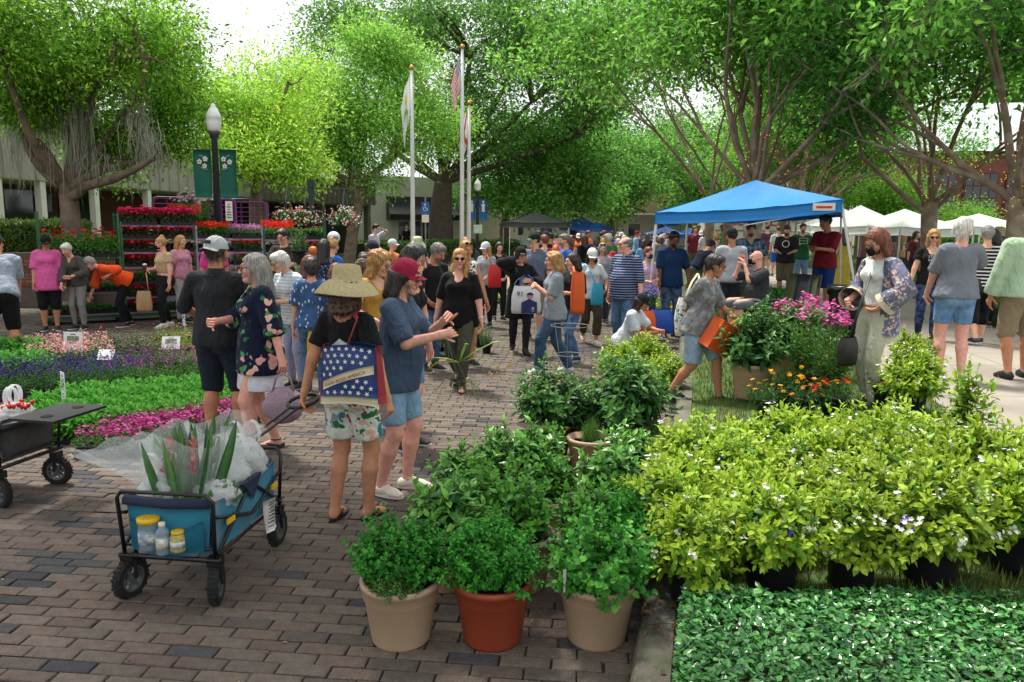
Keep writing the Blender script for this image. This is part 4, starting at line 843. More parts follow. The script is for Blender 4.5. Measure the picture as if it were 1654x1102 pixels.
# small pots in the middle of the street
for i, (px, py) in enumerate(((700, 576), (712, 570), (728, 574), (760, 566), (775, 560), (786, 570), (690, 566))):
    q = G(px, py); potted('potted_herb', '%s small black pot of rosemary in mid street, counted from the maroon cap' % ORD[(1, 2, 3, 4, 5, 6, 0)[i]], 'potted herb', q, 'small', fol['rosemary'], None, i, 1.15, 'rosemary pots in mid street')
mb = MB(); mb.box((0, 0, .02), (.6, .4, .04)); t = thing('pot_tray', 'black tray under the rosemary pots in mid street', 'tray', G(700, 575), .1); mb.build('tray', M_blk, t)
for px, py, col, lab in ((800, 470, ['#e8b820', '#f0d040'], 'yellow flowering pot beside the red bag'), (1000, 478, ['#e8c020'], 'yellow flowering pot beyond the striped polo'), (720, 440, ['#d8d040', '#c0c840'], 'yellow green shrub behind the black tee man'), (760, 470, ['#e8c020'], 'yellow flowers just behind the red bag'), (1090, 500, ['#e8a020'], 'orange flowers by the navy polo')):
    V, F, c, T, S = bush(px, 90, .45, .4, 9, .09, .04, YG, .2, 1, low=0); rs = np.random.RandomState(px); q = G(px, py+18, 0)
    t = thing('flower_bush', lab, 'flower pot', q); link('foliage', mesh_of('foliage', (V, F, c), M_fol), None, t); link('flowers', mesh_of('flowers', blooms(rs, T[:40]+S[:40]*.03, S[:40], 6, .04, col), M_pet), None, t); link('pot', pot('tan')[0], None, t)
# ================================================================= RACKS, TENTS, POLES, WAGONS
M_green = mat('green_enamel', '#1f5a35', .45, .12, 4); M_purple = mat('purple_enamel', '#8a3f86', .45, .15, 4); M_lilac = mat('worn_lilac_metal', '#9d8aa4', .5, .2, 5)
M_grey = mat('galvanised', '#8d9092', .4, .12, 6, metal=.6); M_iron = mat('black_iron', '#2c3337', .45, .2, 8)
M_steel = mat('white_steel', '#cfd0cf', .4, .06, 3); M_gold = mat('gold_ball', '#b98a4a', .3, .1, metal=.8)
def trolley(name, label, o, rz, mp, ms, shelves, L=1.32, Wd=.56, H=1.98, arch=False, group='flower trolleys'):
    t = thing(name, label, 'trolley', o, rz, group)
    for x in (0, L):
        for y in (0, Wd):
            mb = MB(); mb.box((x, y, H/2), (.04, .04, H)); mb.build('post', mp, t)
    for z in shelves:
        mb = MB(); mb.box((L/2, 0, z-.02), (L-.04, .03, .045)); mb.box((L/2, Wd, z-.02), (L-.04, .03, .045)); [mb.box((L/2, Wd*(k_+.5)/5, z-.02), (L-.05, .035, .015)) for k_ in range(5)]; mb.build('shelf', ms[shelves.index(z) % len(ms)], t)
    for x in (0, L):
        for z in np.arange(.3, H, .3):
            mb = MB(); mb.bar((x, .02, z), (x, Wd-.02, z), .009); mb.build('end_rail', mp, t)
    mb = MB(); mb.box((L/2, Wd/2, .12), (L, Wd, .05)); mb.build('base', mp, t)
    for x in (.06, L-.06):
        for y in (.06, Wd-.06): mb = MB(); mb.lathe([(.05, -.015), (.05, .015)], 10, M=frame((x, y, .05), (1, 0, 0), (0, 0, 1), (0, -1, 0))); mb.build('caster', M_blk, t)
    return t
RA = G(72, 527); RB = G(528, 503); rdir = unit((RB-RA)[:2]); rz_ = math.atan2(rdir[1], rdir[0]); rlen = float(np.linalg.norm((RB-RA)[:2]))
TL = rlen/4-.05
rack_labels = ['green flower trolley nearest the pink shirted woman', 'green flower trolley behind the masked woman with six full shelves', 'lilac flower trolley behind the bobbed woman in pink', 'green and lilac flower trolley below the hanging baskets']
SH = [[.2, .62, 1.30], [.2, .50, .80, 1.10, 1.39, 1.66, 1.92], [.2, .50, .80, 1.10, 1.38, 1.66], [.2, .50, .80, 1.08, 1.36, 1.64]]
KS = [[['green'], ['orange', 'green'], ['tallred']], [['redbeg', 'green'], ['pinkbeg', 'redbeg'], ['green', 'redbeg'], ['redbeg'], ['redbeg', 'whitebeg'], ['redbeg', 'redbeg', 'whitebeg'], ['pinkbeg', 'pinkbeg', 'pinkbeg']],
      [['green'], ['green'], ['green', 'yellow'], ['yellow'], ['whitebeg', 'orange'], ['orange', 'mauve']], [['green'], ['green'], ['yellow', 'mauve'], ['yellow', 'mauve'], ['whitebeg', 'orange', 'green'], ['salvia', 'green']]]
for k in range(4):
    o = RA[:2]+rdir*(k*(rlen/4)+.02); pm = [M_green, M_green, M_lilac, M_green][k]
    trolley('flower_trolley', rack_labels[k], (o[0], o[1], 0), rz_, pm, [M_lilac, M_lilac, M_green] if k < 2 else [M_lilac], SH[k], TL, .56, [2.15, 1.98, 1.92, 1.92][k])
    for z, ks in zip(SH[k], KS[k]):
        for i in range(2):
            for j in range(2 if z == SH[k][-1] else 1):
                kd = ks[min(len(ks)-1, i*len(ks)//2+(j if len(ks) > 2 else 0))]
                lx_, ly = .34+i*(TL-.66), .08+j*.3
                put_flat(kd, (o[0]+rdir[0]*lx_-rdir[1]*ly, o[1]+rdir[1]*lx_+rdir[0]*ly, z), rz_, 'on shelf %s of the %s, %s %s' % (ORD[SH[k].index(z)], ['first green trolley', 'second green trolley', 'lilac trolley', 'last trolley'][k], ('front', 'rear')[j], ('near end', 'far end')[i]), 'flats on the flower trolleys').scale = (1.22, 1.0, .88 if z < SH[k][-1] else 1.15)
for i, kd in ((1.05, 'whitebeg'), (1.25, 'salvia')):  # extra flats on top
    o = RA[:2]+rdir*(rlen/4+i); put_flat(kd, (o[0]-rdir[1]*.3, o[1]+rdir[0]*.3, 1.92+.02), rz_, 'topping the second green trolley', 'flats on the flower trolleys')
# empty purple trolleys behind
for i, (px, dep, h, lab) in enumerate(((250, 19.5, 2.6, 'tall empty purple trolley with rounded top behind the rose begonias'), (318, 20.2, 2.6, 'empty purple trolley behind the lamp post'), (372, 20.8, 2.55, 'empty purple trolley beyond the small white sign'))):
    q = D(px, 400, dep); t = thing('purple_trolley', lab, 'trolley', (q[0], q[1], 0), rz_-.2, 'empty purple trolleys')
    for y in (0, .56):
        mb = MB(); mb.tube([(0, y, 0), (0, y, h-.12), (.04, y, h-.03), (.12, y, h), (.88, y, h), (.96, y, h-.03), (1.0, y, h-.12), (1.0, y, 0)], .022, 8); mb.build('end_frame', M_purple, t)
        for z in np.arange(h-.75, h-.05, .12): mb = MB(); mb.bar((0, y, z), (1.0, y, z), .007); mb.build('rail', M_purple, t)
        for x in (.33, .66): mb = MB(); mb.bar((x, y, h-.75), (x, y, h), .007); mb.build('rail', M_purple, t)
# tall pale flowers on the trolley top
for i, (px, lab) in enumerate(((300, 'tall white and pink cosmos on the trolley top'), (330, 'tall pale pink cosmos on the trolley top beside the lamp post'))):
    q = D(px, 360, 18.2); V, F, c, T, S = bush(130+i, 70, .3, .42, 12, .09, .012, ['#6f9a4a', '#80a858'], .3, 1, low=.2, space=.04); rs = np.random.RandomState(i); sel = np.argsort(-T[:, 2])[:34]
    potted('cosmos_plant', lab, 'flower pot', (q[0], q[1], 1.9), 'mid', mesh_of('foliage', (V, F, c), M_fol), mesh_of('flowers', blooms(rs, T[sel]+np.array([0, 0, .04]), S[sel]+np.array([0, -.5, 0]), 7, .05, ['#e8e4dc', '#d8a8c8', '#e0c8d8'], '#e0c040'), M_pet))
mb = MB(); mb.box((0, 0, .95), (1.6, .5, 1.9)); q = D(315, 400, 18.4); t = thing('plant_table', 'covered stand carrying the tall cosmos behind the trolleys', 'stand', (q[0], q[1]+.1, 0), rz_); mb.build('stand', M_lilac, t)
# hanging basket stand
hb = D(505, 400, 20.5); hz = 1.97+(364-306)/FPX*20.5
t = thing('basket_stand', 'dark iron stand with arms for hanging baskets beside the last trolley', 'plant stand', (hb[0], hb[1], 0))
mb = MB(); mb.box((0, 0, hz/2), (.12, .12, hz)); mb.build('post', M_iron, t); mb = MB(); mb.box((0, 0, hz+.1), (.17, .17, .2)); mb.build('finial', M_iron, t)
mb = MB(); mb.bar((-.72, 0, hz-.02), (1.05, 0, hz-.02), .014); mb.build('arm', M_iron, t)
for sx_, ex in ((-1, .6), (1, .75)): mb = MB(); mb.bar((0, 0, hz-.6), (sx_*ex, 0, hz-.03), .010); mb.build('brace', M_iron, t)
for i, (dx, lab, cols) in enumerate(((-.62, 'hanging basket of white and scarlet impatiens nearest the lilac trolley', ['#f2efe8', '#d82020']), (-.12, 'hanging basket of white impatiens in the middle', ['#f2efe8', '#f2efe8', '#e83030']), (.88, 'large hanging basket of white and red impatiens by the white balloon', ['#f2efe8', '#f2efe8', '#d01828']))):
    b = thing('hanging_basket', lab, 'hanging basket', (hb[0]+dx, hb[1]-.05, hz-.85), 0, 'hanging baskets'); V, F, c, T, S = bush(140+i, 130, .38, .26, 7, .05, .03, GRN, .06, 1, low=-.75, cup=False); rs = np.random.RandomState(i)
    link('foliage', mesh_of('foliage', (V, F, c), M_fol), None, b); link('flowers', mesh_of('flowers', blooms(rs, T+S*.03, S, 5, .03, cols, None, 2, .03), M_pet), None, b)
    mb = MB(); mb.lathe([(.10, -.12), (.16, 0), (.165, .02)], 14); mb.build('pot', M_blk, b)
    for a in range(3):
        an = a*2.09; mb = MB(); mb.bar((.15*math.cos(an), .15*math.sin(an), .02), (0, 0, .82), .004, 4); mb.build('wire', M_grey, b)
# black nursery pots on the last trolley
o = RA[:2]+rdir*(3*rlen/4+.75)
for i in range(4): t = thing('nursery_pots', '%s black nursery pot in the row on the last trolley' % ORD[i], 'pots', (o[0]+rdir[0]*i*.14-rdir[1]*.1, o[1]+rdir[1]*i*.14+rdir[0]*.1, 1.635), 0, 'black nursery pots'); link('pot', pot('mid')[0], None, t)
# white globe with blue letters
q = D(539, 384, 19.0); t = thing('balloon', 'white balloon globe with blue letters on a thin stick', 'balloon', q)
mb = MB(); mb.lathe([(.155*math.sin(a), -.155*math.cos(a)) for a in np.linspace(.02, 3.12, 14)], 22); mb.build('globe', mat('white_balloon', '#dcdcdc', .35, .03), t, True)
mb = MB(); mb.bar((0, 0, -1.9), (0, 0, -.15), .008); mb.build('stick', M_grey, t)
text('lettering', 'PO', .09, mat('blue_print', '#1c2f6e', .6), t, frame((.085, -.138, -.0), (.9, .43, 0), (0, 0, 1), (.43, -.9, 0)), .012)

# ----------------------------------------------------------------- lamp posts, flags, signs
def lathe_obj(nm, prof, mt, par, n=16, loc=(0, 0, 0)): mb = MB(); mb.lathe(prof, n, loc); return mb.build(nm, mt, par, True)
M_globe = mat('lamp_globe', '#e6eae6', .2, .03, 3)
def lamp(label, px, dep, ytop, bcol, emb):
    q = D(px, 400, dep); zt = 1.97+(363-ytop)/FPX*dep; t = thing('street_lamp', label, 'street lamp', (q[0], q[1], 0)); s_ = zt
    lathe_obj('base', [(.2, 0), (.2, .12), (.16, .2), (.16, .55), (.11, .7), (.085, .8)], M_iron, t, 12); lathe_obj('pole', [(.085, .8), (.065, s_-.75), (.09, s_-.72), (.1, s_-.66), (.13, s_-.6)], M_iron, t, 12)
    lathe_obj('globe', [(.10, s_-.6), (.14, s_-.53), (.165, s_-.40), (.16, s_-.32), (.17, s_-.31), (.145, s_-.22), (.09, s_-.12), (.05, s_-.06), (.045, s_-.02), (.012, s_)], M_globe, t, 18)
    zb = s_-.98; M_ban = mat('banner_'+bcol, bcol, .7, .1, 5, .3, 6, transl=.15)
    for sx_ in (-1, 1):
        mb = MB(); mb.bar((sx_*.06, 0, zb), (sx_*.5, 0, zb), .012); mb.build('banner_arm', M_iron, t)
        g_ = [[(sx_*(.09+.38*u), .03*math.sin(3*u+v*4)-.02, zb-.01-v*1.02) for v in np.linspace(0, 1, 9)] for u in np.linspace(0, 1, 5)]
        mb = MB(); mb.sheet(g_, .004 if sx_ > 0 else -.004); bn = mb.build('banner', M_ban, t, True)
        mb = MB()
        if emb == 'flowers':
            for cx, cz, r in ((.2, -.20, .062), (.33, -.26, .062), (.22, -.35, .058)):
                for a in range(5):
                    an = a*1.2566+.3; c0 = np.array([sx_*cx, -.055, zb+cz]); d = np.array([math.cos(an), 0, math.sin(an)]); p_ = np.array([-d[2], 0, d[0]])
                    mb.add([c0+d*.008, c0+d*r*.6+p_*r*.42, c0+d*r, c0+d*r*.6-p_*r*.42], [(0, 1, 2, 3)])
            mb.tube([(sx_*.2, -.052, zb-.2), (sx_*.27, -.052, zb-.14), (sx_*.33, -.052, zb-.12)], .004, 4); mb.tube([(sx_*.3, -.052, zb-.38), (sx_*.22, -.052, zb-.42), (sx_*.15, -.052, zb-.42)], .004, 4)
        else:
            mb.lathe([(.09, 0), (.09, .004)], 14, M=frame((sx_*.28, -.055, zb-.3), (1, 0, 0), (0, 0, 1), (0, -1, 0))); mb.box((sx_*.28, -.055, zb-.5), (.13, .004, .22)); mb.box((sx_*.28, -.055, zb-.13), (.09, .004, .10))
        mb.build('emblem', M_white, bn)
    return t
lamp('black street lamp with white acorn globe and two green flower banners', 354, 17.2, 178, '#0b5e4c', 'flowers')
lp2 = lamp('far street lamp with blue banners beside the flagpoles', 771, 38, 288, '#1f6aa0', 'crest')
lamp('distant lamp post down the plaza above the crowd', 1061, 75, 350, '#3f6a80', 'crest')
def sign(label, px, py, dep, wd, ht, mt, lines, pole=True, txt=None):
    q = D(px, py, dep); t = thing('street_sign', label, 'sign', (q[0], q[1], q[2])); mb = MB(); mb.box((0, 0, 0), (wd, .012, ht)); mb.build('plate', mt, t)
    if pole: mb = MB(); mb.bar((0, .03, -q[2]), (0, .03, ht/2+.25), .03, 8); mb.build('pole', M_grey, t)
    if txt: text('lettering', txt, ht*lines, mat('sign_ink_'+label[:6], '#1d5a34' if 'white' in label else '#e8e8e8', .6), t, frame((0, -.008, 0), (1, 0, 0), (0, 0, 1), (0, -1, 0)))
    return t
sign('small white parking sign with green print below the banners', 370, 341, 16.9, .15, .42, M_white, .13, False)
_ps = bpy.data.objects[max((o.name for o in bpy.data.objects if o.name.startswith('street_sign')), key=lambda n_: n_)]
for k in range(6): mb = MB(); mb.box((.0, -.008, .14-k*.055), ((.04, .09, .04, .09, .10, .10)[k], .003, .022)); mb.build('print_line', mat('green_ink', '#1d5a34', .6), _ps)
ds = sign('blue disabled parking sign on a grey post between the flagpoles', 687, 336, 31, .3, .46, mat('sign_blue', '#1b5fae', .5), .2, True)
mb = MB(); mb.lathe([(.035, 0), (.035, .004)], 10, M=frame((-.01, -.008, .14), (1, 0, 0), (0, 0, 1), (0, -1, 0))); mb.tube([(-.01, -.01, .1), (-.01, -.01, 0), (.06, -.01, -.01), (.09, -.01, -.1)], .014, 6); mb.tube([(.0+.075*math.cos(a)-.01, -.01, -.04+.075*math.sin(a)) for a in np.linspace(2.0, 5.6, 10)], .010, 5); mb.build('wheelchair_symbol', M_white, ds)
mb = MB(); mb.box((0, 0, -.42), (.28, .012, .3)); mb.build('fine_plate', M_white, ds)
sign('pale green street sign under the blue banners', 772, 370, 37.8, .42, .42, mat('sign_pale', '#bfd0c4', .6), .1, False)
def flagpole(label, px, dep, ytop, ybot, flag):
    q = D(px, ybot, dep); zt = 1.97+(364-ytop)/FPX*dep; t = thing('flagpole', label, 'flagpole', (q[0], q[1], .1), 0, 'flagpoles')
    lathe_obj('pole', [(.105, 0), (.10, 1.5), (.085, zt*.6), (.055, zt-.2)], M_steel, t, 12); lathe_obj('finial', [(.03, zt-.2)]+[(.11*math.sin(a), zt-.09-.11*math.cos(a)) for a in np.linspace(.2, 3.1, 9)], M_gold, t, 12)
    return t, zt
fp1, z1 = flagpole('white flagpole with limp white flag nearest the disabled parking sign', 667, 33, 122, 400, 0)
fp2, z2 = flagpole('tallest flagpole flying the striped red and white flag', 746, 34, 90, 405, 0)
fp3, z3 = flagpole('short flagpole with a red crossed white flag', 757, 35, 174, 405, 0)
def drape(top, wd, ht, seed, dirx=-1):
    """limp flag hanging from the pole: columns fold together"""
    rs = np.random.RandomState(seed); g_ = []
    for u in np.linspace(0, 1, 25):
        row = []
        for v in np.linspace(0, 1, 15):
            sg = .55*(1-v)+.25*v; x = dirx*(.08+wd*u*(.24-.12*v*(1-u*.4))); y = .09*math.sin(u*13+v*2)*(.3+v*.7); z = top-v*ht*.72-u*ht*(.55+.1*math.sin(u*9)); row.append((x, y-.05, z))
        g_.append(row)
    return g_
def flagmat(name, fn):
    return mat(name, attr=True, rough=.75, var=.06, transl=.25)
def flag(label, pole, top, wd, ht, colf, seed):
    g_ = drape(top, wd, ht, seed); mb = MB(); t = thing('flag', label, 'flag', pole.location, 0, 'flags'); mb.sheet(g_)
    mb.c = [lin(colf(i/24, j/14)) for i in range(25) for j in range(15)]; mb.build('cloth', flagmat('flag_cloth', 0), t, True)
flag('limp white flag with yellow and green marks', fp1, z1-.35, 1.6, 2.2, lambda u, v: '#d8c040' if (u-.5)**2+(v-.35)**2 < .02 else '#8aa838' if abs(v-.62-.1*math.sin(6*u)) < .06 and .25 < u < .8 else '#dfe2e2', 1)
flag('United States flag hanging limp with stars and stripes', fp2, z2-.4, 1.8, 1.9, lambda u, v: ('#e8e8ea' if (int(u*24)+int(v*14)) % 3 == 0 else '#1f2f66') if (u < .42 and v < .54) else ('#b3202f' if int(v*13) % 2 == 0 else '#e8e6e4'), 2)
flag('white flag with red diagonal cross and golden seal', fp3, z3-.35, 1.6, 2.0, lambda u, v: '#c08a38' if (u-.5)**2+(v-.5)**2 < .035 else '#c0202c' if abs(u-v) < .11 or abs(u+v-1) < .11 else '#e8e6e2', 3)
# ----------------------------------------------------------------- tents
def tent(label, o, ux, uy, zc, zp, mt, z0=0.0, val=.24, splay=0.0, name='canopy_tent', group='canopy tents', mleg=None, sag=.10, dz=(0, 0, 0, 0), foot=((0, 0),)*4):
    """o near corner, ux and uy edge vectors; zc eave height, zp peak height"""
    ux, uy = np.array([*ux, 0.]), np.array([*uy, 0.]); t = thing(name, label, 'tent', (o[0], o[1], z0), 0, group); C4 = [np.zeros(3), ux, ux+uy, uy]; C4 = [c_+np.array([0, 0, d_]) for c_, d_ in zip(C4, dz)]; pk = (ux+uy)/2+np.array([0, 0, zp])
    mb = MB()
    for i in range(4):
        a, b = C4[i]+np.array([0, 0, zc]), C4[(i+1) % 4]+np.array([0, 0, zc]); g_ = []; rs = np.random.RandomState(i+int(zc*100))
        for s in np.linspace(0, 1, 13):
            e = a+(b-a)*s-np.array([0, 0, .05*math.sin(math.pi*s)]); row = []
            for v in np.linspace(0, 1, 9):
                p = e+(pk-e)*v; p = p-np.array([0, 0, sag*math.sin(math.pi*v)*(.4+.6*math.sin(math.pi*s))])+np.array([0, 0, .012*math.sin(s*22+v*5+i)*(1-v)]); row.append(p)
            g_.append(row)
        mb.sheet(g_)
    top = mb.build('canopy', mt, t, True); ctr = (ux+uy)/2
    for i in range(4):
        a, b = C4[i]+np.array([0, 0, zc]), C4[(i+1) % 4]+np.array([0, 0, zc]); out = unit((a+b)/2-ctr-np.array([0, 0, zc])); g_ = []
        for s in np.linspace(0, 1, 17):
            e = a+(b-a)*s-np.array([0, 0, .05*math.sin(math.pi*s)]); g_.append([e+out*(.012+.012*math.sin(s*26)*v)-np.array([0, 0, val*v]) for v in np.linspace(0, 1, 4)])
        mb = MB(); mb.sheet(g_, .004); mb.build('valance', mt, t, True)
    ml = mleg or M_steel
    for i in range(4):
        tp = C4[i]*.985+ctr*.015+np.array([0, 0, zc-.02]); ft = C4[i]*np.array([1, 1, 0])+unit((C4[i]-ctr)*np.array([1, 1, 0]))*splay+np.array([*foot[i], 0]); mb = MB(); mb.tube([ft, ft+(tp-ft)*.5], .019, 6); mb.tube([ft+(tp-ft)*.48, tp], .024, 6); mb.build('leg', ml, t)
        a, b = C4[i]+np.array([0, 0, zc-.1]), C4[(i+1) % 4]+np.array([0, 0, zc-.1])
        mb = MB(); mb.bar(a*.98+ctr*.02, (a+b)/2-np.array([0, 0, .22]), .011); mb.bar(b*.98+ctr*.02, (a+b)/2+np.array([0, 0, -.02]), .011); mb.build('truss', ml, t)
        mb = MB(); mb.bar(tp-np.array([0, 0, .06]), pk*.96+ctr*.04-np.array([0, 0, .08]), .011); mb.build('rafter', ml, t)
    return t
M_blue = mat('blue_canvas', '#1f82cc', .55, .06, 2, .25, 7, transl=.12); M_dblue = mat('royal_blue_canvas', '#1f58a8', .6, .08, 2, transl=.1); M_whitec = mat('white_canvas', '#f0f1f0', .6, .04, 2, transl=.4); M_greyc = mat('charcoal_canvas', '#3a3d3c', .65, .1, 2); M_creamc = mat('ivory_canvas', '#eaecea', .6, .04, 2, transl=.4)
bt = tent('bright blue pop up tent on pale poles over the plant stall', (5.27, 12.5), (-2.77, 1.2), (1.17, 2.76), 2.08, 2.62, M_blue, .26, .2, .05, sag=.04, dz=(.13, -.09, -.04, .1), foot=((.4, -.12), (-.05, 0), (0, 0), (.1, .1)))
mb = MB(); mb.box((-.26, .085, 2.09), (.34, .01, .12), math.atan2(1.2, -2.77)); bl = mb.build('brand_patch', M_white, bt)
mb = MB(); mb.box((-.26, .076, 2.085), (.24, .008, .035), math.atan2(1.2, -2.77)); mb.build('red_mark', mat('red_print', '#c42a26', .5), bt)
def tent_px(label, pxl, pxr, pyv, pyp, dep, mt, z0, rot=.12, val=.25, depthy=3.0):
    a = D(pxl, pyv, dep); b = D(pxr, pyv, dep); wd = b[0]-a[0]; zc = 1.97+(370-pyv)/FPX*dep-z0; zp = 1.97+(370-pyp)/FPX*(dep+1.5)-z0
    tent(label, (a[0], dep), (wd*math.cos(rot), wd*math.sin(rot)), (-depthy*math.sin(rot), depthy*math.cos(rot)), zc, zp, mt, z0, val)
tent_px('charcoal grey tent behind the crowd beneath the low oak', 823, 921, 362, 346, 39, M_greyc, .1)
tent_px('royal blue tent next to the charcoal one', 917, 976, 367, 353, 46, M_dblue, .05)
tent_px('second royal blue tent just beyond its neighbour', 950, 990, 370, 360, 58, M_dblue, .05)
tent_px('small white tent at the far end of the crowd', 1009, 1044, 372, 361, 80, M_whitec, .0)
tent_px('far blue tent seen under the near blue one', 1062, 1113, 378, 366, 48, M_dblue, .05)
tent_px('second far blue tent behind the near tent pole', 1108, 1140, 378, 368, 60, M_dblue, .05)
tent_px('white tent behind the brick building end of the row', 1343, 1395, 362, 338, 33, M_whitec, .35, .2)
tent_px('ivory tent with weathered top left of the handbag stall', 1378, 1450, 360, 334, 27, M_creamc, .35, .3)
tent_px('ivory tent above the handbag stall', 1405, 1490, 361, 329, 24, M_creamc, .35, .25)
tent_px('broad white tent behind the slim myrtle', 1455, 1576, 362, 334, 22.5, M_whitec, .35, .12)
tent_px('white tent in front of the red brick wall', 1574, 1690, 360, 340, 24, M_whitec, .35, .05)
# white trailer with red letters
q = D(1225, 380, 48); t = thing('white_trailer', 'white food trailer with red letters behind the myrtle trunks', 'trailer', (q[0], 48, 0), .02)
mb = MB(); mb.box((0, 1.2, 1.75), (6.2, 2.4, 2.3)); mb.build('body', M_white, t); mb = MB(); mb.box((0, -.02, 1.9), (5.4, .05, .10)); mb.build('hatch_rail', M_grey, t)
for x in (-1.2, 1.2): mb = MB(); mb.lathe([(.36, -.1), (.36, .1)], 16, M=frame((x, .2, .36), (1, 0, 0), (0, 0, 1), (0, -1, 0))); mb.build('wheel', M_blk, t)
text('lettering', 'ICE CREAM', .95, mat('red_letter', '#c8202c', .5), t, frame((.1, -.03, 2.5), (1, 0, 0), (0, 0, 1), (0, -1, 0)), .02)
# handbag stall
q = D(1455, 400, 24.8); t = thing('stall_table', 'market table draped in dark cloth under the ivory tent', 'table', (q[0], q[1], .35), .2); mb = MB(); mb.box((0, 0, .4), (2.6, .7, .8)); mb.build('cloth', mat('dark_cloth', '#2b2528', .9), t)
rs = random.Random(9); bagc = ['#7a2a30', '#2a2a30', '#8a5a34', '#3a4a6a', '#b08050', '#503040', '#1d1d22', '#a04a60']
t2 = thing('display_rail', 'metal rail hung with handbags under the ivory tent', 'rail', (q[0], q[1]+.3, .35), .2)
mb = MB(); mb.bar((-1.3, 0, 0), (-1.3, 0, 1.75), .02); mb.bar((1.3, 0, 0), (1.3, 0, 1.75), .02); mb.bar((-1.3, 0, 1.75), (1.3, 0, 1.75), .02); mb.bar((-1.3, 0, 1.2), (1.3, 0, 1.2), .02); mb.build('rail', M_grey, t2)
for i in range(16):
    c = bagc[i % 8]; x = -1.15+(i % 8)*.33; z = 1.42 if i < 8 else .9; b = thing('handbag', '%s %s handbag from the tent leg, %s row of the display rail' % (ORD[i % 8], ['maroon', 'black', 'tan', 'blue', 'sand', 'plum', 'jet black', 'rose'][i % 8], ('upper', 'lower')[i//8]), 'handbag', (q[0]+x*.98, q[1]+.25+x*.2, .35+z), .2, 'handbags on the rail')
    mb = MB(); mb.lathe([(.08, -.14), (.13, -.12), (.12, .08), (.09, .12)], 8); mb.build('body', mat('bag'+c, c, .5, .2), b); mb = MB(); mb.tube([(-.07, 0, .1), (-.04, 0, .26), (.04, 0, .26), (.07, 0, .1)], .008, 4); mb.build('strap', mat('bag'+c), b)
# ----------------------------------------------------------------- hedges
def hedge(label, a, b, wd, h, z0, cols, seed, n, leaf=.06):
    rs = np.random.RandomState(seed); a, b = np.asarray(a[:2]), np.asarray(b[:2]); L = np.linalg.norm(b-a); u = (b-a)/L; v = np.array([-u[1], u[0]]); t = thing('hedge', label, 'hedge', (a[0], a[1], z0))
    s = rs.uniform(0, L, n); face = rs.rand(n); w2 = np.where(face < .5, rs.uniform(-wd/2, wd/2, n), np.where(face < .93, -wd/2, wd/2)*np.sign(v[1]+.001)); z = np.where(face < .5, h, rs.uniform(.02, h, n))
    bmp = smooth_noise(np.c_[s*1, w2*2, z*2], 2.2, seed)*.07+rs.normal(0, .03, n); z = z+np.where(face < .5, bmp, 0); w2 = w2+np.where(face < .5, 0, bmp)
    P = np.c_[u[0]*s+v[0]*w2, u[1]*s+v[1]*w2, z]; out = np.where((face < .5)[:, None], np.array([0, 0, 1.]), np.c_[v[0]*np.sign(w2), v[1]*np.sign(w2), 0*w2+.3])
    V, F, c = leaves(P, rs.normal(size=(n, 3))*.8+out*.6, out+rs.normal(size=(n, 3))*.6, leaf*rs.uniform(.6, 1.3, n), leaf*.5, pal(rs, n, cols, .2), .1, False); link('foliage', fast('foliage', V, F, c), M_fol, t)
    mb = MB(); mb.box((*(u*L/2), h/2-.03), (L-.1, wd-.14, h-.1), math.atan2(u[1], u[0])); mb.build('core', mat('hedge_core', '#1c2a14', .95), t)
HG = ['#4f6f2a', '#62823a', '#3c5a22', '#7a8f42']
p0 = D(-60, 400, 18.1); p1_ = D(150, 400, 19.3); hedge('clipped yellow green hedge on the brick planter wall', p0, p1_, .9, .72, 1.2, HG, 1, 9000, .07)
p0 = D(585, 405, 37); p1_ = D(830, 405, 46); hedge('low dark hedge running behind the flagpoles', p0, p1_, 1.2, .9, .25, DG+['#5d8038'], 2, 6000, .12)
p0 = D(612, 400, 34); p1_ = D(670, 400, 35); hedge('bronze clipped hedge in front of the shop', p0, p1_, .8, .6, .25, ['#4a3a26', '#55602c', '#3f4a24'], 3, 1800, .11)
hedge('low green hedge along the far side of the sidewalk', (8.6, 12.6), (9.9, 16.6), .8, .42, .33, DG+['#5f8a3a'], 4, 3500, .06)
hedge('low hedge between sidewalk and stalls farther on', (10.2, 17.5), (11.8, 24), .8, .4, .33, DG+['#5f8a3a'], 5, 3000, .07)
hedge('yellow shrub border on the lawn behind the balloon', D(556, 430, 22), D(640, 428, 24), .7, .5, .2, YG+['#c8c050'], 6, 2600, .08)
hedge('low planting under the blue tent beside the seated man', (4.35, 12.6), (4.7, 15.0), .9, .55, .28, ['#3f7a30', '#55923c', '#2f6026'], 7, 3600, .08)
# ----------------------------------------------------------------- camp chair, trash can, bike rack, stake signs
q = G(1262, 560, .3); t = thing('camp_chair', 'dark green folding camp chair behind the seated man', 'chair', (q[0], q[1], .3), R(-60))
M_olive = mat('olive_canvas', '#3a4022', .85, .15, 8); M_navy = mat('navy_canvas', '#141c26', .85, .15, 8)
g_ = [[(-.26+.52*u, .28+.10*v+.05*math.sin(math.pi*u), .42+.62*v) for v in np.linspace(0, 1, 6)] for u in np.linspace(0, 1, 7)]; mb = MB(); mb.sheet(g_, .012); mb.build('backrest', M_olive, t, True)
g_ = [[(-.13+.26*u, .262+.10*v+.05*math.sin(math.pi*(.25+.5*u)), .42+.62*v) for v in np.linspace(0, 1, 6)] for u in np.linspace(0, 1, 5)]; mb = MB(); mb.sheet(g_, .012); mb.build('back_panel', M_navy, t, True)
g_ = [[(-.26+.52*u, -.22+.5*v, .44-.05*math.sin(math.pi*u)) for v in np.linspace(0, 1, 5)] for u in np.linspace(0, 1, 7)]; mb = MB(); mb.sheet(g_, .012); mb.build('seat', M_olive, t, True)
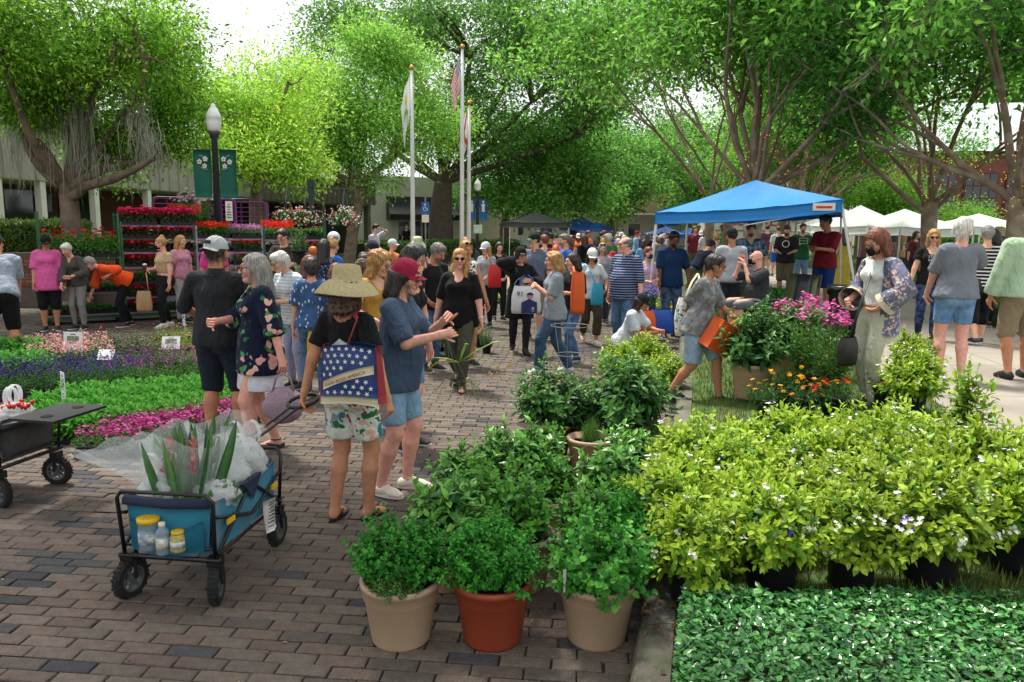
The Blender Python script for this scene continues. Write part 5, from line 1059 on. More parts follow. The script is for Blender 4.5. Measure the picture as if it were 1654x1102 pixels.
for sx_ in (-1, 1):
    for a, b in (((.28, -.24, 0), (.28, .30, .44)), ((.28, .32, 0), (.28, -.22, .44)), ((.28, .30, .3), (.29, .40, 1.05)), ((.30, -.25, .62), (.28, -.24, 0))): mb = MB(); mb.bar((a[0]*sx_, a[1], a[2]), (b[0]*sx_, b[1], b[2]), .011); mb.build('leg', M_iron, t)
    mb = MB(); mb.box((sx_*.3, .04, .64), (.07, .6, .02)); mb.build('armrest', M_navy, t)
q = G(1362, 545, .35); t = thing('trash_can', 'black ribbed trash can with liner beside the tent leg', 'trash can', (q[0], q[1], .35))
lathe_obj('can', [(.2, 0), (.26, .72), (.275, .72), (.275, .78), (.25, .78)], M_blk, t, 20); lathe_obj('liner', [(.282, .66), (.284, .79), (.26, .8)], mat('black_film', '#121214', .3), t, 20)
def stake_sign(label, px, py, dep, wd, ht, tiltx, rz, green=False, pic=True):
    q = D(px, py, dep); t = thing('stake_sign', label, 'sign', q, rz, 'plant name signs'); M_ = rotm(-tiltx)
    f_ = frame((0, 0, 0), M_[:, 0], M_[:, 1], M_[:, 2]); mb = MB(); mb.box((0, 0, 0), (wd, .004, ht), M=f_); mb.build('card', mat('white_card', '#dcdde0', .5, .03), t); mb = MB(); mb.bar((0, .012, -q[2]), (0, .012, 0), .007, 5); mb.build('stake', M_white, t)
    if pic: mb = MB(); mb.box((0, -.004, ht*.12), (wd*.62, .002, ht*.36), M=f_); mb.build('picture', mat('plant_photo'+label[-4:], '#6a7a58' if not green else '#2f5f3a', .5, .6, 30, c2='#a08a90' if not green else '#dfe6e0', c2s=40), t)
    for k in range(3): mb = MB(); mb.box((0, -.004, -ht*(.18+.09*k)), (wd*(.5-.1*k), .002, ht*.025), M=f_); mb.build('print_line', mat('grey_ink', '#4a4c50', .6), t)
    if pic: mb = MB(); mb.box((0, -.004, ht*.38), (wd*.28, .002, ht*.045), M=f_); mb.build('title', mat('grey_ink'), t)
stake_sign('white plant sign with picture standing in the pale pink pentas', 118, 553, 10.2, .27, .28, .1, -.1)
stake_sign('white plant sign with picture leaning among the lilac spikes', 276, 554, 10.6, .24, .19, .5, .2)
stake_sign('small white price card lying back behind the purple spikes', 171, 573, 9.6, .2, .15, .7, .05, False, False)
stake_sign('narrow white plant sign with green print over the basil', 102, 627, 7.4, .12, .32, 0, -.75, True)
stake_sign('narrow white tag beside the purple globe flowers', 297, 515, 12.8, .07, .24, 0, -.6, True)
# herb labels in the front pots
for i, (px, py, dep) in enumerate(((832, 945, 3.35), (842, 873, 3.6), (912, 930, 3.3), (838, 920, 3.36))):
    q = D(px, py, dep); t = thing('plant_tag', 'pale plastic plant tag ' + ['low in the curly parsley', 'standing behind the curly parsley', 'in the cilantro pot', 'in the middle of the curly parsley'][i], 'plant tag', q, .3*i, 'plant tags'); mb = MB(); mb.box((0, 0, 0), (.018, .002, .06)); mb.box((0, 0, -.055), (.010, .002, .05)); mb.build('tag', M_white, t)
# tomato cage
q = G(918, 640, .0); t = thing('tomato_cage', 'round wire tomato cage standing over the far tomato plant', 'plant cage', (q[0], q[1], 0))
for z, r in ((.84, .22), (.5, .16)): mb = MB(); mb.tube([(r*math.cos(a), r*math.sin(a), z) for a in np.linspace(0, 6.283, 25)], .004, 5, False); mb.build('ring', M_grey, t)
for a in (.3, 2.4, 4.5): mb = MB(); mb.bar((.23*math.cos(a), .23*math.sin(a), .86), (.06*math.cos(a), .06*math.sin(a), 0), .004, 5); mb.build('wire', M_grey, t)
q = D(705, 412, 26); t = thing('bike_rack', 'low black metal bike rack on the lawn edge', 'bike rack', (q[0], q[1], .2))
for k in range(9): mb = MB(); mb.tube([(k*.13, 0, 0), (k*.13, 0, .62), (k*.13+.06, 0, .7), (k*.13+.06, 0, 0)], .014, 5); mb.build('bar', M_iron, t)
mb = MB(); mb.bar((0, 0, .05), (1.15, 0, .05), .02); mb.build('base_rail', M_iron, t)
# ----------------------------------------------------------------- wagons
M_teal = mat('teal_canvas', '#10708a', .75, .10, 5, .35, 9, sheen=.2); M_navyc = mat('navy_trim', '#1b2540', .8, .12, 6, .3, 12); M_frame = mat('black_tube', '#15161a', .35, .15, 10); M_yel = mat('yellow_tag', '#d8b020', .5, .08)
M_tyre = mat('tyre_rubber', '#191a1b', .85, .15, 12, .3, 60); M_rim = mat('grey_rim', '#55585b', .45, .12, 8)
M_greyc2 = mat('charcoal_mesh', '#4a4a4a', .9, .18, 20, .4, 60)
M_bag = mat('white_poly', '#f0f3f3', .3, .04, 5, .9, 16, transl=.35, alpha=.75); M_clear = mat('clear_poly', '#f4f8f8', .1, .04, 5, 1.0, 14, transl=.4, alpha=.27, spec=.8)
def wheel(par, c, r, wd, rz):
    w_ = thing('wheel', None, None, c, rz); w_.parent = par
    ax = frame((0, 0, 0), (0, 1, 0), (0, 0, 1), (1, 0, 0)); mb = MB(); mb.lathe([(r*.66, -wd*.5), (r*.93, -wd*.5), (r, -wd*.28), (r, wd*.28), (r*.93, wd*.5), (r*.66, wd*.5)], 28, M=ax, cap=False)
    for k in range(28):
        a = 6.283*k/28; mb.box((0, r*1.005*math.cos(a), r*1.005*math.sin(a)), (wd*.8 if k % 2 else wd*.5, .010, .012), 0)
    mb.build('tyre', M_tyre, w_, False)
    mb = MB(); mb.lathe([(r*.56, -wd*.42), (r*.68, -wd*.46), (r*.68, wd*.46), (r*.56, wd*.42), (r*.56, -wd*.42)], 24, M=ax, cap=False); mb.lathe([(r*.16, -wd*.5), (r*.16, wd*.5)], 12, M=ax)
    for k in range(6):
        a = 6.283*k/6; d = np.array([0, math.cos(a), math.sin(a)]); e = np.array([0, -d[2], d[1]]); q = [d*r*.12+e*r*.13, d*r*.12-e*r*.13, d*r*.6-e*r*.07, d*r*.6+e*r*.07]
        for s_ in (-1, 1): mb.add([p+np.array([s_*wd*.36, 0, 0]) for p in q], [(0, 1, 2, 3) if s_ > 0 else (3, 2, 1, 0)])
    mb.build('rim', M_rim, w_); return w_
def wagon(label, loc, rz, fab, trim, W_, L_, zf, zr, wr=.105):
    """folding wagon, local y along its length, near end at y=0"""
    t = thing('folding_wagon', label, 'wagon', loc, rz, 'folding wagons'); x = W_/2
    def bar(nm, pts, r=.011): mb = MB(); mb.tube(pts, r, 7); return mb.build(nm, M_frame, t, True)
    for y, lean in ((0, -.03), (L_, .03)):   # end hoops
        bar('end_frame', [(-x, y, zf-.02), (-x-.012, y+lean*.6, zr-.04), (-x+.02, y+lean, zr), (x-.02, y+lean, zr), (x+.012, y+lean*.6, zr-.04), (x, y, zf-.02)])
        bar('cross_bar', [(-x-.03, y, zf-.03), (x+.03, y, zf-.03)], .014); bar('cross_bar', [(-x, y, zf+.03), (x, y, zf+.03)], .008)
    for s_ in (-1, 1):   # folding side crosses
        h = zr-.07; bar('side_brace', [(s_*(x+.012), .01, zf), (s_*(x+.016), L_*.5, h), (s_*(x+.012), L_*.52, h)], .010); bar('side_brace', [(s_*(x+.016), L_-.01, zf), (s_*(x+.02), L_*.5, h)], .010)
        bar('side_brace', [(s_*(x+.016), .01, h-.06), (s_*(x+.022), L_*.5, zf+.08)], .010); bar('side_brace', [(s_*(x+.012), L_-.01, h-.06), (s_*(x+.02), L_*.5, zf+.08)], .010)
        for yy in (.16, .84): mb = MB(); mb.box((s_*(x+.03), L_*yy, h-.06-(.0 if yy < .5 else .0)-.055), (.012, .075, .026)); mb.build('yellow_tag', M_yel, t)
        bar('bottom_rail', [(s_*(x-.02), 0, zf-.03), (s_*(x-.02), L_, zf-.03)], .009)
    def panel(nm, a, b, zt, zb, inset, mt, bul):
        a, b = np.array([*a, 0.]), np.array([*b, 0.]); n_ = np.array([b[1]-a[1], a[0]-b[0], 0]); n_ = unit(n_); g_ = []
        for u in np.linspace(0, 1, 9):
            col = []
            for v in np.linspace(0, 1, 7): p = a+(b-a)*(u*(1-2*inset*v)+inset*v); z = zt+(zb-zt)*v-.03*math.sin(math.pi*u)*(1-v); col.append((*(p+n_*(bul*math.sin(math.pi*u)*math.sin(math.pi*min(1, v*1.1))))[:2], z))
            g_.append(col)
        mb = MB(); mb.sheet(g_, .006); return mb.build(nm, mt, t, True)
    i_ = .02
    panel('side_panel', (x-i_, i_), (x-i_, L_-i_), zr-.06, zf, .04, fab, .03); panel('side_panel', (-x+i_, L_-i_), (-x+i_, i_), zr-.06, zf, .04, fab, .03)
    e0 = panel('end_panel', (-x+i_, i_), (x-i_, i_), zr-.06, zf, .05, fab, .025); panel('end_panel', (x-i_, L_-i_), (-x+i_, L_-i_), zr-.06, zf, .05, fab, .025)
    mb = MB(); mb.tube([(-x+.02, .0, zr-.055), (0, -.012, zr-.062), (x-.02, .0, zr-.055)], .028, 8); mb.build('top_roll', trim, t, True)
    mb = MB(); mb.box((0, L_/2, zf-.004), (W_-.06, L_-.06, .012)); mb.build('floor_board', fab, t)
    mb = MB(); mb.add([(x-.005, L_*.36, zr-.05), (x-.005, L_*.64, zr-.05), (x+.028, L_*.5, zr-.17), (x+.03, L_*.36, zr-.045), (x+.03, L_*.64, zr-.045)], [(0, 1, 4, 3), (3, 4, 2)]); mb.build('corner_flap', trim, t)
    for sx_ in (-1, 1):
        for y in (.02, L_-.02):
            wheel(t, (sx_*(x-.01), y, wr), wr, .05, .25*sx_ if y < .1 else 0); mb = MB(); mb.box((sx_*(x-.01), y, wr*2+.02), (.07, .06, .05)); mb.build('wheel_bracket', M_frame, t)
            for o_ in (-1, 1): mb = MB(); mb.bar((sx_*(x-.01)+o_*.032, y, wr), (sx_*(x-.01)+o_*.03, y, wr*2+.02), .009); mb.build('fork', M_frame, t)
    return t
wl = G(205, 975); wr_ = G(342, 985); wc = (wl+wr_)/2; wrz = math.atan2(wr_[1]-wl[1], wr_[0]-wl[0])
WZ, WF, WLn, WW = .60, .27, .80, .50
wag = wagon('teal canvas folding wagon filled with bagged plants', (wc[0]-.01, wc[1]+.06, 0), wrz, M_teal, M_navyc, WW, WLn, WF, WZ)
Wm = Matrix.Translation(wag.location) @ Matrix.Rotation(wrz, 4, 'Z')
def wl_(x, y, z): return np.array(Wm @ Vector((x, y, z)))
# mesh pocket on the near end
g_ = [[(-.2+.4*u, -.012-.05*math.sin(math.pi*u)*math.sin(math.pi*(.15+.8*v)), .46-.07*math.sin(math.pi*u)-v*(.17-.03*math.sin(math.pi*u))) for v in np.linspace(0, 1, 6)] for u in np.linspace(0, 1, 11)]
mb = MB(); mb.sheet(g_, .002); mb.build('pocket', mat('teal_mesh', '#0e6880', .8, .1, alpha=.55), wag, True)
def bottle(label, x, y, z, r, h, mt, cap, capr=None, nm='bottle', cat='bottle'):
    p = wl_(x, y, z); t = thing(nm, label, cat, p); cr = capr or r*.45
    lathe_obj('body', [(r*.85, 0), (r, .01), (r, h*.66), (r*.95, h*.74), (cr, h*.86), (cr, h*.88)], mt, t, 16); lathe_obj('lid', [(cr*1.08, h*.86), (cr*1.08, h), (cr*.7, h*1.01)], cap, t, 16); lathe_obj('label_band', [(r*1.012, h*.22), (r*1.012, h*.55)], mat('print_band'+nm, '#c9c5b8', .5, .4, 40, c2='#6a8aa8', c2s=25), t, 16)
M_pet2 = mat('clear_bottle', '#9fb4be', .1, .05, alpha=.5)
bottle('tub with bright yellow lid in the wagon end pocket', -.085, -.035, .30, .052, .17, M_pet2, M_yel, .052, 'snack_tub', 'tub'); bottle('clear water bottle with white cap in the wagon pocket', .0, -.055, .285, .035, .17, M_pet2, M_white)
bottle('small snack jar beside the water bottle in the pocket', .075, -.04, .30, .04, .11, mat('snack_mix', '#a8a05a', .5, .5, 60), M_yel, .03, 'snack_jar', 'jar')
# paper receipt hanging at the rear corner
for k, dx in ((0, 0), (1, .035)):
    p = wl_(.30, WLn-.22-dx, .37); t = thing('paper_slip', ('longer ', 'hindmost ')[k] + 'white printed paper slip hanging on the teal wagon side', 'paper', p, wrz+1.2, 'paper slips'); g_ = [[(-.035+.07*u, .012*math.sin(3*v+k), -.0-v*.19) for v in np.linspace(0, 1, 6)] for u in np.linspace(0, 1, 3)]; mb = MB(); mb.sheet(g_, .001); mb.build('sheet', M_white, t, True)
    for j in range(7): mb = MB(); mb.box((0, -.009-.012*abs(math.sin(.45*j+k)), -.02-j*.022), (.045, .001, .006)); mb.build('print_line', mat('grey_ink'), t)
# snake plants and aloes with pink spikes
rs = np.random.RandomState(17)
def blade(mb, base, tip, w_, bend, col):
    base, tip = np.asarray(base, float), np.asarray(tip, float); d = unit(tip-base); s_ = unit(np.cross(d, rs.normal(size=3))); n_ = np.cross(d, s_); k = 7; vs = []; mb.cur = col
    for i in range(k):
        f = i/(k-1); c = base+(tip-base)*f+bend*math.sin(f*1.8)*.4; ww = w_*(.75+.5*f-1.22*f**3) if i < k-1 else .001; vs += [c-s_*ww, c-n_*ww*.35, c+s_*ww, c+n_*ww*.12]
    mb.add(vs, [(i*4+j, i*4+(j+1) % 4, i*4+4+(j+1) % 4, i*4+4+j) for i in range(k-1) for j in range(4)])
sp = thing('snake_plant', 'tall spiky green bromeliads with pink spikes sticking out of the wagon bags', 'plant', wl_(-.04, .21, .42)); sp.rotation_euler[2] = wrz
for i in range(20):
    mb = MB(); b = np.array([rs.uniform(-.13, .15), rs.uniform(-.1, .12), 0]); t_ = b*1.6+np.array([rs.normal(0, .05), rs.normal(0, .03), rs.uniform(.34, .52)]); blade(mb, b, t_, rs.uniform(.034, .05), np.array([b[0], b[1], 0])*.6, pal(rs, 1, ['#3c6a38', '#4d7d42', '#5d8c4a', '#2f5a30'], .1)[0]); mb.build('leaf', mat('fleshy_leaf', attr=True, rough=.4, var=.25, scale=22), sp, True)
for x in (-.03, .1):
    P = np.c_[np.full(60, x)+rs.normal(0, .013, 60), rs.normal(-.05, .013, 60), .2+rs.rand(60)*.2]; V, F, c = leaves(P, rs.normal(size=(60, 3))*.4+np.array([0, 0, 1]), rs.normal(size=(60, 3)), .04, .016, pal(rs, 60, ['#d0707a', '#b85868', '#d89a90'], .12)); link('flower_spike', fast('flower_spike', V, F, c), M_pet, sp)
def blob(seed, r, amp, freq, squash=(1, 1, 1), nu=26, nv=18, crush=None):
    """crumpled film: closed lumpy shell"""
    g_ = []
    for i in range(nv+1):
        th = math.pi*i/nv; row = []
        for j in range(nu+1):
            ph = 2*math.pi*(j % nu)/nu; p = np.array([math.sin(th)*math.cos(ph), math.sin(th)*math.sin(ph), math.cos(th)]); k = 1+amp*smooth_noise(p[None, :], freq, seed)[0]-amp*1.3*abs(smooth_noise(p[None, :], freq*1.7, seed+1)[0])+amp*.5; row.append(p*k*r*np.array(squash))
        g_.append(row)
    return g_
def polybag(label, x, y, z, r, seed, mt=M_bag, sq=(1, 1, .9), handles=True, rz=0, stuff='#3f7038', nm='plastic_bag'):
    t = thing(nm, label, 'plastic bag', wl_(x, y, z), wrz+rz, 'plastic bags'); mb = MB(); mb.sheet(blob(seed, r, .16, 4.5, sq)); mb.build('film', mt, t, True)
    if handles:
        for s_ in (-1, 1):
            g_ = [[np.array([s_*r*.35+.05*math.cos(a)*(1+0), s_*.02, r*.75*sq[2]+.07+.075*math.sin(a)])+np.array([0, o, .01*math.sin(9*a)]) for o in (-.02, -.007, .007, .02)] for a in np.linspace(-.7, 3.84, 14)]; mb = MB(); mb.sheet(g_); mb.build('handle', mt, t, True)
    if stuff:
        V, F, c, T, S = bush(seed+300, 26, r*.75, r*.7, 7, .07, .035, [stuff, '#54863f', '#2f5a2c'], 0, 1, low=-.3); link('leaves_inside', mesh_of('leaves', (V, F, c), M_fol), None, t)
polybag('crumpled white plastic bag at the near corner of the wagon', .15, .22, .50, .12, 1, sq=(1, .85, .8), handles=False); polybag('white plastic bag with looped handle behind the near corner', -.13, .17, .53, .125, 2, sq=(1, .9, .8)); polybag('white plastic bag in the middle of the wagon', .13, .42, .56, .12, 3, sq=(.9, 1, 1)); polybag('white plastic bag with upright handles at the rear of the wagon', .12, .62, .58, .13, 4, sq=(1, .9, 1)); polybag('white bag beside the rear one', -.05, .64, .57, .13, 5, handles=False); polybag('white bag low on the wagon bed', -.13, .48, .5, .14, 6, handles=False)
# large clear sleeves: open cones of film
def sleeve(label, x, y, z, r0, r1, h, lean, seed):
    t = thing('plastic_sleeve', label, 'plastic bag', wl_(x, y, z), wrz, 'clear plastic sleeves'); g_ = []
    for u in np.linspace(0, 6.283, 37):
        row = []
        for v in np.linspace(0, 1, 9):
            r = (r0+(r1-r0)*v)*(1+.13*math.sin(5*u+seed+3*v)*v+.07*math.sin(11*u+2*seed)*v); row.append((r*math.cos(u)+lean[0]*v*v, r*.75*math.sin(u)+lean[1]*v, h*v*(1+.10*math.sin(3*u+seed))+lean[2]*v*math.cos(u-2.8)))
        g_.append(row)
    mb = MB(); mb.sheet(g_); mb.build('film', M_clear, t, True)
sleeve('clear plastic sleeve opened around the spiky plants', -.02, .25, .42, .13, .23, .42, (0, 0, 0), 1); sleeve('clear plastic sleeve flopping over the wagon side', -.2, .26, .5, .09, .22, .26, (-.28, 0, -.06), 2); sleeve('clear sleeve standing at the rear of the wagon', .04, .5, .5, .10, .22, .34, (.02, 0, 0), 3)
# pull handle held by the woman in the straw hat
hA, hB = wl_(.03, WLn+.03, .62), D(487, 650, 4.95)
t = thing('wagon_handle', 'black telescopic pull handle of the teal wagon with loop grip', 'handle', (0, 0, 0)); dr_ = hB-hA
for s_ in (-.028, .028): mb = MB(); mb.bar(hA+np.array([s_, 0, 0]), hA+dr_*.86+np.array([s_, 0, 0]), .009); mb.build('shaft', M_frame, t)
lo = hA+dr_*.86; u_ = unit(dr_); mb = MB(); mb.tube([lo+u_*(.09-.09*math.cos(a))*.9+np.array([.085*math.sin(a), 0, 0]) for a in np.linspace(0, 6.283, 17)], .013, 8, False); mb.build('grip', M_frame, t, True)
# black wagon at the edge
bwp = G(92, 785); bw2 = wagon('black and grey folding wagon with cup tray behind the teal one', (bwp[0]-.05, bwp[1]-.2, 0), R(78), M_greyc2, M_blk, .52, .85, .31, .61)
mb = MB(); mb.box((.0, -.27, .63), (.50, .36, .018)); tr_ = mb.build('cup_tray', M_blk, bw2)
for x in (-.14, .14): mb = MB(); mb.lathe([(.04, .64), (.04, .643)], 14, (x, -.3, 0)); mb.build('cup_hole', mat('hole_black', '#050505', .9), tr_)
Bm = Matrix.Translation(bw2.location) @ Matrix.Rotation(R(78), 4, 'Z')
_w = Wm; Wm = Bm; wrz_, wrz = wrz, R(78)
polybag('white plastic bag of strawberries on the black wagon', .02, .13, .61, .11, 8, sq=(1.2, .9, .55), stuff=None)
p = wl_(.0, .08, .65); t = thing('strawberries', 'red strawberries showing in the open bag on the black wagon', 'fruit', p)
rs = np.random.RandomState(3)
for k in range(18):
    mb = MB(); c = (rs.uniform(-.1, .1), rs.uniform(-.07, .07), rs.uniform(0, .035)); mb.lathe([(.004, -.02), (.013, -.008), (.017, .006), (.012, .014), (.003, .016)], 8, c); mb.build('berry', mat('berry_red', '#c22418', .35, .2, 60), t, True)
Wm = _w; wrz = wrz_
# ================================================================= PEOPLE
def _field(prims, axes, k):
    X, Y, Z = axes; Fd = np.full((len(X), len(Y), len(Z)), .5, np.float32)
    for p in prims:
        a, b, wa, wb, ea, side, flat, op = p
        m_ = max(wa, wb)*max(1, ea)+.05; lo = np.minimum(a, b)-m_; hi = np.maximum(a, b)+m_
        i0, i1 = np.searchsorted(X, [lo[0], hi[0]]); j0, j1 = np.searchsorted(Y, [lo[1], hi[1]]); k0, k1 = np.searchsorted(Z, [lo[2], hi[2]])
        if i1 <= i0 or j1 <= j0 or k1 <= k0: continue
        x = X[i0:i1][:, None, None]-a[0]; y = Y[j0:j1][None, :, None]-a[1]; z = Z[k0:k1][None, None, :]-a[2]
        ab = b-a; L2 = max(1e-8, float(ab @ ab)); L = math.sqrt(L2); u = ab/L if L > 1e-4 else np.array([0, 0, 1.])
        t = (x*ab[0]+y*ab[1]+z*ab[2])/L2 if L > 1e-4 else 0*x+0*y+0*z; tc = np.clip(t, 0, 1); w_ = wa+(wb-wa)*tc
        e = (t-tc)*L; qx, qy, qz = x-ab[0]*t, y-ab[1]*t, z-ab[2]*t
        if L <= 1e-4: e = x*u[0]+y*u[1]+z*u[2]; qx, qy, qz = x-e*u[0], y-e*u[1], z-e*u[2]
        if ea == 1: rad = np.sqrt(qx*qx+qy*qy+qz*qz)/w_
        else:
            s_ = side-u*(side @ u); s_ = s_/np.linalg.norm(s_); n_ = np.cross(u, s_)
            uu = qx*s_[0]+qy*s_[1]+qz*s_[2]; vv = (qx*n_[0]+qy*n_[1]+qz*n_[2])/ea; rad = np.sqrt(uu*uu+vv*vv)/w_
        mn = w_*min(1, ea)
        if flat: d = np.maximum((rad-1)*mn, np.abs(t-.5)*L-L*.5)
        else: d = (np.sqrt(rad*rad+(e/mn)**2)-1)*mn
        W = Fd[i0:i1, j0:j1, k0:k1]
        if op == '-': np.maximum(W, -d, out=W)
        else:
            kk = op if isinstance(op, float) else k; h = np.clip(.5+.5*(W-d)/kk, 0, 1); W[...] = W*(1-h)+d*h-kk*h*(1-h)
    return Fd
def surfnet(Fd, axes):
    s = Fd < 0; sx, sy, sz = s.shape; c = np.zeros((sx-1, sy-1, sz-1), np.int8)
    for i in (0, 1):
        for j in (0, 1):
            for k in (0, 1): c += s[i:sx-1+i, j:sy-1+j, k:sz-1+k]
    I, J, K = np.nonzero((c > 0) & (c < 8)); n = len(I)
    if n == 0: return np.zeros((0, 3)), np.zeros((0, 4), int)
    idx = np.full(c.shape, -1, np.int32); idx[I, J, K] = np.arange(n); acc = np.zeros((n, 3)); cnt = np.zeros(n)
    X, Y, Z = axes
    co = [(0, 0, 0), (1, 0, 0), (0, 1, 0), (1, 1, 0), (0, 0, 1), (1, 0, 1), (0, 1, 1), (1, 1, 1)]
    val = [Fd[I+a, J+b, K+d_] for a, b, d_ in co]; pos = [np.stack([X[I+a], Y[J+b], Z[K+d_]], 1) for a, b, d_ in co]
    for a, b in ((0, 1), (2, 3), (4, 5), (6, 7), (0, 2), (1, 3), (4, 6), (5, 7), (0, 4), (1, 5), (2, 6), (3, 7)):
        va, vb = val[a], val[b]; m_ = (va < 0) != (vb < 0); t = np.where(m_, va/np.where(m_, va-vb, 1), 0)[:, None]; acc += np.where(m_[:, None], pos[a]+(pos[b]-pos[a])*t, 0); cnt += m_
    V = acc/np.maximum(1, cnt)[:, None]; Fs = []
    for ax in range(3):
        o1, o2 = [(1, 2), (2, 0), (0, 1)][ax]; sl0 = [slice(None)]*3; sl1 = [slice(None)]*3; sl0[ax] = slice(0, -1); sl1[ax] = slice(1, None); a, b = s[tuple(sl0)], s[tuple(sl1)]
        ch = a != b; q = np.array(np.nonzero(ch)).T; q = q[(q[:, o1] > 0) & (q[:, o2] > 0)]; lim = np.array(c.shape); q = q[(q[:, o1] < lim[o1]) & (q[:, o2] < lim[o2])]
        if len(q) == 0: continue
        e1 = np.zeros(3, int); e1[o1] = 1; e2 = np.zeros(3, int); e2[o2] = 1
        A, B, C_, D_ = [idx[tuple((q-o).T)] for o in (e1*0, e1, e1+e2, e2)]; ins = a[tuple(q.T)]
        f = np.stack([A, B, C_, D_], 1); f[~ins] = f[~ins][:, ::-1]; Fs.append(f)
    F = np.concatenate(Fs); F = F[(F >= 0).all(1)]; return V, F
def axes_for(prims, step, fine=None):
    lo = np.min([np.minimum(p[0], p[1])-max(p[2], p[3])*max(1, p[4]) for p in prims if p[7] != '-'], 0)-.02; hi = np.max([np.maximum(p[0], p[1])+max(p[2], p[3])*max(1, p[4]) for p in prims if p[7] != '-'], 0)+.02; out = []
    for i in range(3):
        ax = np.arange(lo[i], hi[i]+step, step)
        if fine is not None:
            c, r, fs = fine; fs = fs*(.72 if i < 2 else .58); a, b = c[i]-r[i], c[i]+r[i]; ax = np.concatenate([ax[ax < a-fs*.5], np.arange(max(a, lo[i]), min(b, hi[i]), fs), ax[ax > b+fs*.5]])
        out.append(ax)
    return out
def pr_(a, b, wa, wb=None, ea=1.0, side=None, flat=False, op='+'):
    return (np.asarray(a, float), np.asarray(b, float), float(wa), float(wa if wb is None else wb), ea, np.asarray(side if side is not None else (1, 0, 0), float), flat, op)
SKINS = {'light': '#d8a68c', 'tan': '#bd8666', 'pink': '#dda391', 'olive': '#a9765a', 'brown': '#7a4f3a', 'fair': '#e0b7a0'}
HAIR = {'brown': '#4a3022', 'black': '#15120f', 'grey': '#8d8a84', 'white': '#c9c5bc', 'blonde': '#b08a54', 'red': '#8a4a2a', 'auburn': '#6e3a22', 'dark': '#2a1f18', 'salt': '#6a6662', 'honey': '#a87e48', 'ginger': '#b05a28'}
M_skin = mat('skin', attr=True, rough=.58, var=.16, scale=30, sub=.06, spec=.25, bump=.15, bscale=120)
def hairmat(c):
    key = 'hair_'+c
    if key in MATS: return MATS[key]
    mt, n = _new(key); L = n.links.new; tc = N(n, 'TexCoord'); mp = N(n, 'Mapping'); mp.inputs['Scale'].default_value = (60, 60, 5); L(tc.outputs['Object'], mp.inputs['Vector'])
    nz = N(n, 'TexNoise', Scale=1.6, Detail=4.0); L(mp.outputs[0], nz.inputs['Vector']); rp = N(n, 'MixRGB'); b = np.array(lin(HAIR.get(c, c))); rp.inputs[1].default_value = (*(b*.45), 1); rp.inputs[2].default_value = (*np.minimum(1, b*1.6), 1)
    mr = N(n, 'MapRange'); mr.inputs['From Min'].default_value = .3; mr.inputs['From Max'].default_value = .7; L(nz.outputs['Fac'], mr.inputs['Value']); L(mr.outputs[0], rp.inputs[0])
    p = N(n, 'BsdfPrincipled', Roughness=.45); L(rp.outputs[0], p.inputs['Base Color']); bp = N(n, 'Bump', Strength=.7, Distance=.01); L(nz.outputs['Fac'], bp.inputs['Height']); L(bp.outputs[0], p.inputs['Normal'])
    o = N(n, 'OutputMaterial'); L(p.outputs[0], o.inputs[0]); MATS[key] = mt; return mt
